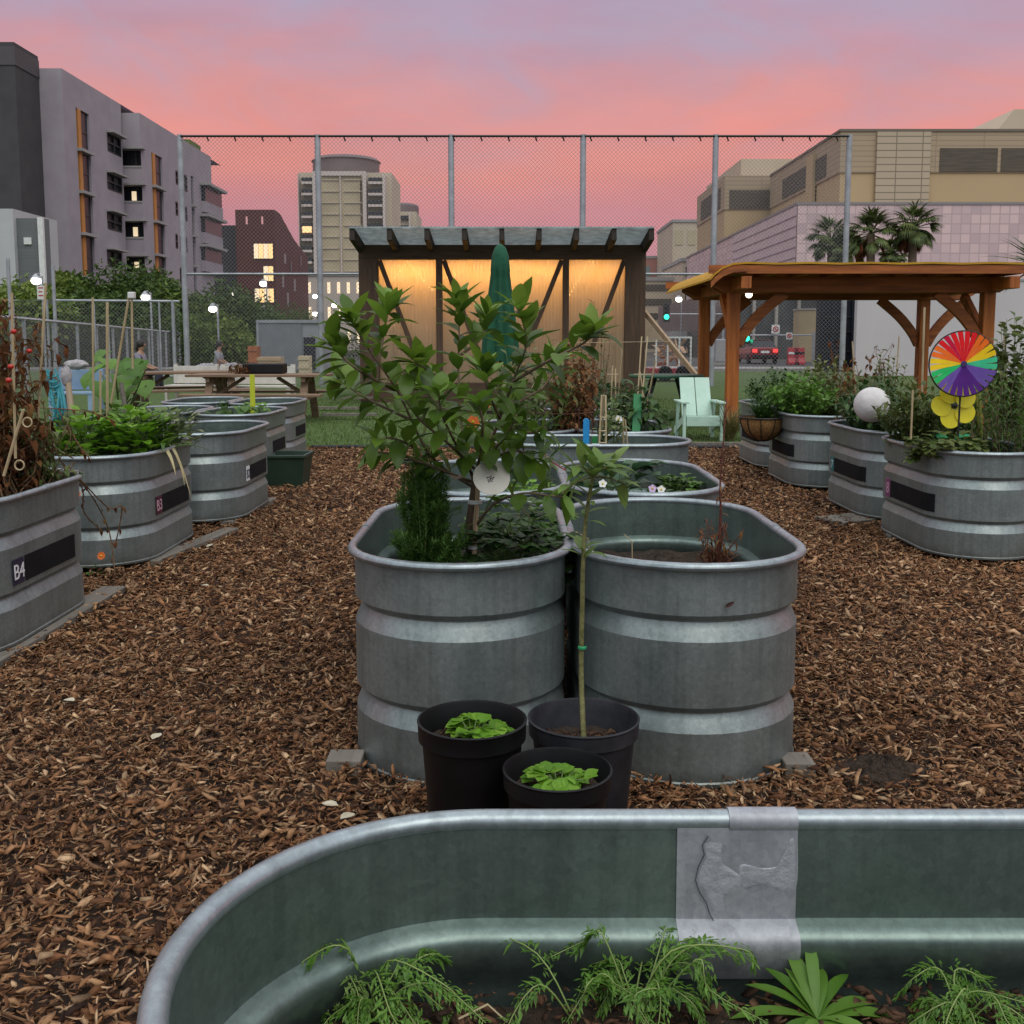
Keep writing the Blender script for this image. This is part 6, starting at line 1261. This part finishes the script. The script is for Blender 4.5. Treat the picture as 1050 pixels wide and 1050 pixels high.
for i in range(1,8): z = zg1+.3+(zL-zg1-.3)*i/8; mb.box(X_-.09,X_-.051,lY+.02,yEnd,z-.04,z+.04)
mb.build('cladding_joints', M('joint_mauve',(.3,.22,.27)), t)
MB().box(X_-.1,X_+60,lY-.06,lY+50,zL+.002,zL+.2).build('coping', M('grey_coping',(.25,.22,.22)), t)
GGL = M('grey_glass_front', (.04,.042,.042), (.085,.083,.08), .5, .4); COLM = M('concrete_column', (.3,.27,.24), (.36,.33,.29), .5, .85)
MB().box(X_-4.9,X_+60,lY+1,lY+40,0,zg1+.28).build('ground_floor_glazing', GGL, t)
for i in range(12): x = X_-4.85+i*1.75; MB().box(x,x+.22,lY+.55,lY+.98,0,zg1+.27).build('column', COLM, t)
a, b = at_y(820,318,70), at_y(844,380,70); t2 = thing('tan_pylon', 'tan rendered wall block beside the dark container', 'wall', (a.x,70,0)); MB().box(a.x,b.x+.8,70,71.5,0,a.z).build('rendered_block', M('tan_render',(.36,.27,.15),(.42,.32,.19),.6,.85), t2); MB().box(a.x-.05,b.x+.85,69.95,71.55,a.z+.002,a.z+.12).build('coping', COLM, t2)
# big tan block
bY = 92.; p = at_y(862,135,bY); X2 = p.x; z2 = p.z; yE = at_x(790,180,X2).y; t = thing('tan_building', 'large tan parking and hospital block rising above the lavender building', 'building', (X2,bY,0))
zm = at_y(862,177,bY).z
MB().box(X2,X2+70,bY,yE,zm,z2).build('ribbed_cladding', TAND, t); MB().box(X2+.12,X2+70,bY+.12,yE,0,zm-.01).build('tan_wall', TAN, t)
a, b = at_y(899,135,bY), at_y(951,209,bY); MB().box(a.x,b.x,bY-.25,bY-.01,b.z,z2-.05).build('panel_bay', panelmat('bay_panel',(.42,.33,.23),(.45,.355,.25),2.3,.6,0,mortar=(.2,.16,.11)), t)
for x0,x1 in ((964,1022),(1027,1100)): a, b = at_y(x0,152,bY), at_y(x1,176,bY); MB().box(a.x,b.x,bY-.06,bY-.005,b.z,a.z).build('louvre_panel', LOUV, t)
a = rect(805,150,857,205,X2); MB().box(X2-.06,X2-.006,yz(803,180,X2)[0],yz(848,150,X2)[0],zm+.3,z2-1.2).build('louvre_panel', LOUV, t)
MB().box(X2-.3,X2-.01,yz(833,170,X2)[0]-1.2,yz(833,170,X2)[0]+1,4,z2-.6).build('pilaster', TAN, t)
a = at_y(1000,133,bY+14); b = at_y(1040,112,bY+14); MB().prism([V(a.x,bY+14,z2),V(b.x,bY+14,b.z),V(b.x+40,bY+14,b.z),V(b.x+40,bY+14,z2)], (0,25,0)).build('penthouse', TANL, t)
MB().box(X2-.1,X2+70,bY-.1,yE,z2+.002,z2+.22).build('coping', M('dark_coping',(.15,.12,.09)), t)
# left step of the complex
sY = yE+1; p = at_y(743,180,sY); X3 = p.x; z3 = p.z; yF = at_x(715,198,X3).y; t = thing('tan_wing', 'lower tan wing with dark louvres left of the large tan block', 'building', (X3,sY,0)); zq = at_y(743,215,sY).z
MB().box(X3,X3+16,sY,yF,zq,z3).build('ribbed_cladding', TAND, t); MB().box(X3+.1,X3+16,sY+.1,yF,0,zq-.01).build('tan_wall', TAN, t); a, b = at_y(748,195,sY), at_y(790,214,sY); MB().box(a.x,b.x,sY-.06,sY-.005,b.z,a.z).build('louvre_panel', LOUV, t)
MB().box(X3-.06,X3-.006,sY+2,yF-3,zq+.4,z3-1).build('louvre_panel', LOUV, t); a, b = at_y(760,163,sY+8), at_y(818,180,sY+8); MB().box(a.x,b.x+10,sY+8,sY+30,z3,a.z).build('penthouse', TANL, t)
a, b = at_y(718,228,sY+12), at_y(735,265,sY+12)
# far buildings between greenhouse and pergola
def simple(name, label, px0, px1, py0, Y, dep, mat, rows, cols_, wm, wf=.6):
    a, b = at_y(px0,py0,Y), at_y(px1,py0,Y); t = thing(name, label, 'building', V((a.x+b.x)/2,Y,0)); MB().box(a.x,b.x,Y,Y+dep,0,a.z).build('wall', mat, t); MB().box(a.x-.2,b.x+.2,Y-.2,Y+dep,a.z+.004,a.z+.5).build('roof_edge', SLB, t)
    for r in range(rows):
        for c_ in range(cols_):
            x0 = a.x+(b.x-a.x)*(c_+.5-wf/2)/cols_; x1 = a.x+(b.x-a.x)*(c_+.5+wf/2)/cols_; z0 = a.z*(r+.3)/rows; z1 = a.z*(r+.75)/rows; MB().box(x0,x1,Y-.1,Y-.006,z0,z1).build('window', wm, t)
    return t
simple('beige_office', 'beige office with window bands right behind the pergola corner', 700,742,268,150,20,TANL,4,2,DGL,.7)
simple('salmon_building', 'salmon and glass building far beyond the greenhouse corner', 655,700,265,210,20,M('salmon_wall',(.42,.17,.13),(.46,.2,.15),.1,.8),3,3,M('teal_glass',(.2,.26,.26),None,rough=.2),.55)
t = simple('parking_garage', 'tan parking garage with open dark decks behind the traffic light', 652,690,288,140,30,TANL,5,1,LOUV,.94)
simple('hospital_annex', 'pale tan annex stepping down below the tan wing', 690,716,228,190,20,TANL,4,2,BGL,.6)
simple('far_block', 'pale mauve block on the skyline right of the greenhouse', 640,700,296,240,15,M('mauve_wall',(.3,.22,.23),(.34,.25,.26),.1,.8),2,3,DGL,.5)
simple('far_block', 'pale low building at the foot of the beige tower', 312,372,283,180,15,M('pale_wall',(.42,.36,.31),(.47,.4,.35),.1,.8),3,6,LITP,.3)
simple('street_shops', 'dim low shops across the road behind the pergola', 690,830,345,100,10,M('shop_wall',(.15,.13,.12),(.2,.17,.15),.3,.8),1,9,GGL,.7)
# white wall and dark container
wY = 40; a = at_y(880,288,wY); t = thing('screen_wall', 'large plain white wall standing behind the right hand planters', 'wall', (a.x,wY,0)); MB().box(a.x,a.x+18,wY,wY+.3,0,a.z).build('white_face', M('white_wall_render',(.5,.46,.48),(.56,.51,.53),.25,.8), t); MB().box(a.x-.05,a.x+18,wY-.04,wY+.34,a.z+.002,a.z+.08).build('top_trim', POSTM, t)
a, b = at_y(842,300,42), at_y(884,392,42); t = thing('dark_container', 'dark navy ribbed shipping container left of the white wall', 'container', (a.x,42,0)); NAVY = M('navy_steel',(.01,.012,.019),(.018,.02,.03),1.2,.8,spec=.2); MB().box(a.x,b.x,42,42.6,.1,a.z).build('body', NAVY, t)
for i in range(5): x = a.x+.03+(b.x-a.x-.16)*i/4; MB().box(x,x+.1,41.9,41.995,.12,a.z-.02).build('steel_rib', NAVY, t)
for z in (.9,1.7,2.3): MB().box(a.x+.1,b.x-.15,41.94,41.996,z,z+.06).build('locking_bar', BLACK, t)
# ------------------------------------------------------------------ trees
def tree(name, label, b, h, r, mat, n, trunk_h=.35, leaf=.3, cat='tree', group=None, sq=(1,1,.8), nl=7):
    b = Vector(b); t = thing(name, label, cat, b, group); tm = MB(); cm = MB(); top = b+V(0,0,h*trunk_h)
    tm.tube([b, b+V(rnd(-.1,.1),0,h*trunk_h*.6), top], (r*.07+.05, r*.04+.03), 7); cen = b+V(0,0,h-r*sq[2])
    L = []
    for i in range(nl*2):
        v = Vector((rnd(-1,1),rnd(-1,1),rnd(-.75,1))); v = v.normalized()*rnd(.35,.85); L.append((cen+V(v.x*r*sq[0],v.y*r*sq[1],v.z*r*sq[2]), rnd(.28,.48)*r))
        if i < nl: tm.tube(curve(top, L[-1][0], .1, 4, r*.05), (r*.03+.02,.012), 5)
    per = n//len(L)
    for c,rr in L:
        for k in range(per):
            v = Vector((random.gauss(0,1),random.gauss(0,1),random.gauss(0,1))).normalized(); p = c + v*rr*rnd(.55,1.05)
            d = v + V(rnd(-.8,.8),rnd(-.8,.8),rnd(-.9,.3)); cm.leaf(p, d, leaf*rnd(.6,1.3), leaf*.55, up=v, curl=.4, n=1)
    tm.build('trunk', BARK, t); cm.build('crown', mat, t); return t
tl = [(18,268,58,2.6,'light',G_TREE2,'light green tree at the far left behind the pipe gate'),(38,266,56,2.2,'l',G_TREE2,'bright young tree under the white building'),(70,281,56,2.4,'d',G_TREE,'dark tree left of the first orange column'),(92,284,60,2.6,'d',G_TREE,'round dark tree under the first orange column'),(120,270,62,3.0,'d',G_TREE,'taller dark tree in front of the first bay'),(143,280,64,2.6,'d',G_TREE2,'lighter tree under the corner windows'),(165,292,64,2.6,'d',G_TREE,'dark tree under the second orange column'),(192,300,66,2.6,'d',G_TREE2,'low bright tree in front of the third bay'),(212,282,68,3.2,'d',G_TREE,'tall dark tree at the end of the mauve building'),(233,300,72,3.0,'d',G_TREE,'dark tree right beside the brown building'),(247,308,76,2.6,'d',G_TREE,'small tree in front of the brown building'),(302,312,110,3.4,'d',G_TREE,'dim tree at the foot of the brown building'),(130,300,54,2.0,'d',G_TREE,'low dark shrub tree behind the low fence'),(55,300,52,2.0,'d',G_TREE,'low dark shrub tree beside the gate post'),(218,325,60,1.9,'l',G_TREE2,'small bright tree lit by the street lamps'),(5,290,50,2.2,'l',G_TREE2,'bright leafy tree cut by the left edge')]
for px,py,Y,r,k,m,l in tl:
    top = at_y(px,py,Y); tree('street_tree', l, (top.x,Y,0), top.z, r*1.35, m, 8400, .3, .34, group='street trees on the left', sq=(1,1,.9))
# hedge below
def hedge(label, x0, x1, y, h, mat, n):
    t = thing('hedge', label, 'hedge', ((x0+x1)/2,y,0)); cm = MB()
    for k in range(n): 
        p = V(rnd(x0,x1), y+rnd(-.6,.6), h*rnd(.02,1)*(1+.12*math.sin(k*.37))); cm.leaf(p, V(rnd(-1,1),rnd(-1,.4),rnd(-.3,1)), rnd(.14,.3), .14, curl=.4, n=1)
    cm.build('foliage', mat, t); return t
hedge('dark ivy covered hedge behind the boundary fence', -34, -14.5, 50, 2.3, G_TREE, 9000)
hedge('low dark shrubs across the road under the brown building', -24, -8, 78, 2.0, G_TREE, 5000)
# palms
def palm(label, px, py, Y, R_, n=62):
    c = at_y(px,py,Y); t = thing('fan_palm', label, 'palm tree', (c.x,Y,0), 'fan palms behind the pergola'); z = c.z
    MB().tube([V(c.x,Y,0),V(c.x+.1,Y,z*.5),V(c.x,Y,z)], (.3,.22), 10).build('trunk', BARK, t, smooth=180); fm = MB(); dm = MB()
    for i in range(n):
        a = rnd(0,6.28); el = rnd(-.9,1.4); d = V(math.cos(a)*math.cos(el),math.sin(a)*math.cos(el),math.sin(el)); s = R_*rnd(.45,.62); e = V(c.x,Y,z)+d*s; (dm if el < -.75 else fm).tube([V(c.x,Y,z),e], .02, 3)
        sd = d.cross(V(0,0,1)).normalized(); 
        for k in range(13): g = (k-6)/6*1.25; dd = d*math.cos(g)+sd*math.sin(g); (dm if el < -.75 else fm).leaf(e, dd+V(0,0,-.12), R_*.58*(1-.25*abs(g)/1.25), .10, curl=.7, n=3, fold=.3)
    fm.build('fronds', G_PALM, t); dm.build('dead_fronds', G_WIL, t); return t
palm('fan palm at the left of the palms, thin and far', 852,246,66,1.75); palm('fan palm in the middle of the palms', 893,240,58,1.6); palm('tallest fan palm at the right of the palms', 936,234,58,1.65); palm('shorter fan palm filling between the middle palms', 869,255,62,1.35); palm('low fan palm between the two tall palms', 915,260,62,1.0)
c = at_y(1050,262,26); t = thing('spiky_plant', 'dark spiky leaved tree at the right edge above the white wall', 'tree', (c.x+.4,26,0)); MB().tube([V(c.x+.4,26,0),V(c.x+.4,26,c.z-.3)], (.12,.08), 8).build('trunk', BARK, t); lm = MB()
for i in range(60): a = rnd(0,6.28); el = rnd(-.2,1.3); lm.leaf(V(c.x+.4,26,c.z-.3), V(math.cos(a)*math.cos(el),math.sin(a)*math.cos(el),math.sin(el)), rnd(1.0,1.7), .09, curl=.4, n=4, peak=.3)
lm.build('spiky_leaves', G_DRK, t)
# ------------------------------------------------------------------ street: lamps, lights, car, barriers
LAMP = M('lamp_glow', (1,1,.95), None, emit=(1,.92,.8), es=9)
def lamp(label, px, py, Y, r):
    c = at_y(px,py,Y); t = thing('street_lamp', label, 'street lamp', (c.x,Y,0), 'street lamps in the dusk'); MB().tube([V(c.x+.25,Y,0),V(c.x+.25,Y,c.z+.2),V(c.x+.1,Y,c.z+.3),V(c.x,Y,c.z+.18)], .05, 8).build('pole', POSTM, t); MB().ball(c, r, 14, 10, (1,1,.8)).build('lamp_globe', LAMP, t, smooth=180); MB().lathe([(r*.5,.0),(r*1.1,-.05),(r*.4,.12),(.02,.16)], c+V(0,0,r*.75), 14).build('lamp_cap', POSTM, t)
for px,py,Y,r,l in ((37,288,44,.2,'brightest street lamp, left above the gate sign'),(149,305,48,.19,'street lamp at the end of the low fence rail'),(218,317,52,.2,'street lamp over the small bright tree'),(270,291,80,.28,'street lamp in front of the lit brown building'),(240,301,84,.22,'small street lamp left of the brown building'),(343,313,70,.2,'street lamp at the foot of the beige tower'),(323,304,140,.35,'far lamp on the tower forecourt'),(323,322,140,.35,'lower far lamp on the tower forecourt'),(696,307,95,.3,'dim street lamp between the greenhouse and the pergola')): lamp(l,px,py,Y,r)
def signal(label, px, py, Y, arm):
    c = at_y(px,py,Y); t = thing('traffic_light', label, 'traffic light', (c.x+arm,Y,0)); MB().tube([V(c.x+arm,Y,0),V(c.x+arm,Y,c.z+.4)], .09, 8).build('pole', POSTM, t); MB().tube([V(c.x+arm,Y,c.z+.2),V(c.x,Y,c.z+.2)], .05, 6).build('arm', POSTM, t)
    MB().box(c.x-.22,c.x+.22,Y-.2,Y+.1,c.z-.35,c.z+.95).build('signal_head', BLACK, t, bevel=.03)
    for k,(m,z) in enumerate(((M('green_signal',(.05,.8,.5),None,emit=(.02,1,.5),es=3) if 'green_signal' not in bpy.data.materials else bpy.data.materials['green_signal'],0),(BLACKPL,.33),(BLACKPL,.66))): MB().lathe([(.002,-.05),(.12,-.03),(.17,0),(.19,.02)] if not k else [(.002,-.03),(.11,-.02),(.14,.02)], (c.x,Y-.21,c.z+z), 16, 'y').build('signal_lens', m, t)
    return c, t
signal('green traffic light seen between greenhouse and pergola', 683,325,72,4.); c, tl_ = signal('green traffic light seen under the pergola roof', 765,347,64,4.2)
for x0,y0,x1,y1,l in ((791,333,799,342,'white traffic sign with red marks, the larger on the signal arm'),(806,341,812,348,'smaller white traffic sign at the end of the signal arm')):
    a, b = at_y(x0,y0,63.8), at_y(x1,y1,63.8); s = tag(MB().box(a.x,b.x,63.7,63.75,b.z,a.z).build('traffic_sign', WHITEP, loc=V(a.x,63.7,b.z)), l, 'sign'); mb = MB(); m_ = V((a.x+b.x)/2,63.69,(a.z+b.z)/2); rr = (b.x-a.x)*.3
    mb.tube([m_+V(rr*math.cos(i*math.pi/8),0,rr*math.sin(i*math.pi/8)) for i in range(17)], .03, 4, False).build('red_ring', REDP, s); MB().beam(m_+V(-rr*.7,0,rr*.7), m_+V(rr*.7,0,-rr*.7), .05, .03, (0,1,0)).build('red_slash', REDP, s)
# car seen from behind
def car(label, c, body, cat='car'):
    c = Vector(c); t = thing('parked_car', label, cat, c); W_ = .86
    def sec(y, pts): return [V(c.x+s*x, c.y+y, z) for s in (1,) for x,z in pts]
    prof = [(0,.38,.95),(.08,.34,1.0),(.5,.3,1.02),(1.2,.28,.96),(3.2,.28,.92),(4.0,.32,.8),(4.25,.4,.62)]
    vs = []
    for y,zb_,zt__ in prof:
        wv = W_*(.9 if y in (0,4.25) else 1); vs += [(c.x-wv*.96,c.y+y,zb_),(c.x-wv,c.y+y,(zb_+zt__)/2),(c.x-wv*.92,c.y+y,zt__),(c.x+wv*.92,c.y+y,zt__),(c.x+wv,c.y+y,(zb_+zt__)/2),(c.x+wv*.96,c.y+y,zb_)]
    fs = [(i*6+j,i*6+(j+1)%6,(i+1)*6+(j+1)%6,(i+1)*6+j) for i in range(len(prof)-1) for j in range(6)]+[(5,4,3,2,1,0),tuple(36+j for j in range(6))]
    MB().add(vs,fs).build('body', body, t, bevel=.03); cab = [(.25,1.01,1.0),(.75,1.42,.72),(2.0,1.46,.70),(2.9,.95,.80)]; vs = []
    for y,z,f in cab: vs += [(c.x-W_*f*.9,c.y+y,z),(c.x+W_*f*.9,c.y+y,z)]
    vs += [(c.x-W_*.88,c.y+.3,.93),(c.x+W_*.88,c.y+.3,.93),(c.x+W_*.88,c.y+2.9,.9),(c.x-W_*.88,c.y+2.9,.9)]
    MB().add(vs,[(0,1,3,2),(2,3,5,4),(4,5,7,6),(0,2,4,6,11,8),(9,10,7,5,3,1),(8,9,1,0),(6,7,10,11),(11,10,9,8)]).build('cabin', DGL, t); MB().box(c.x-W_*.62,c.x+W_*.62,c.y+.75,c.y+2.05,1.445,1.475).build('roof', body, t, bevel=.01)
    for s in (-1,1):
        for y in (.8,3.4): MB().lathe([(.02,-.1),(.2,-.1),(.31,-.08),(.32,0),(.31,.08),(.02,.1)], (c.x+s*(W_-.06),c.y+y,.32), 18, 'x').build('wheel', BLACKPL, t)
        x = c.x+s*W_*.72; MB().box(x-.14,x+.14,c.y-.03,c.y-.002,.7,.9).build('tail_light', M('tail_light_glow',(.8,.02,.02),None,emit=(1,.06,.05),es=1.3) if 'tail_light_glow' not in bpy.data.materials else bpy.data.materials['tail_light_glow'], t)
    MB().box(c.x-.26,c.x+.26,c.y-.025,c.y-.003,.66,.8).build('number_plate', WHITEP, t); MB().box(c.x-W_*.9,c.x+W_*.9,c.y-.1,c.y-.004,.4,.56).build('bumper', BLACKPL, t); return t
CAR = M('dark_red_car_paint', (.2,.015,.02), None, rough=.25); p = at_y(784,380,62); car('dark red car with lit tail lights under the pergola', (p.x,62,.0), CAR)
def barrier(label, px, Y):
    p = at_y(px,370,Y); t = thing('road_barrier', label, 'barrier', (p.x,Y,0), 'red plastic barriers on the road'); prof = [(-.26,0),(-.26,.15),(-.12,.4),(-.08,1.0),(.08,1.0),(.12,.4),(.26,.15),(.26,0)]
    MB().prism([V(p.x-.32,Y+y,z) for y,z in prof], (.64,0,0)).build('barrier_body', M('red_barrier_plastic',(.32,.015,.025),(.4,.02,.03),4,.5) if 'red_barrier_plastic' not in bpy.data.materials else bpy.data.materials['red_barrier_plastic'], t, bevel=.03); MB().box(p.x-.3,p.x+.3,Y-.13,Y-.085,.62,.74).build('reflector_band', WHITEP if px == 813 else BLACKPL, t)
for px,l in ((813,'red barrier with a white band right of the dark red car'),(819,'red barrier at the right end beside the tan wall block')): barrier(l, px, 60)
p = at_y(742,372,60); t = thing('utility_cabinet', 'small grey utility cabinet between the pergola posts', 'cabinet', (p.x-.2,60,0)); MB().box(p.x-.5,p.x+.1,60,60.5,.12,1.5).build('cabinet_body', POSTM, t, bevel=.03); MB().box(p.x-.45,p.x+.05,59.97,59.998,.2,1.4).build('door', SLB, t); MB().box(p.x-.55,p.x+.15,59.95,60.55,0,.118).build('base', COLM, t)
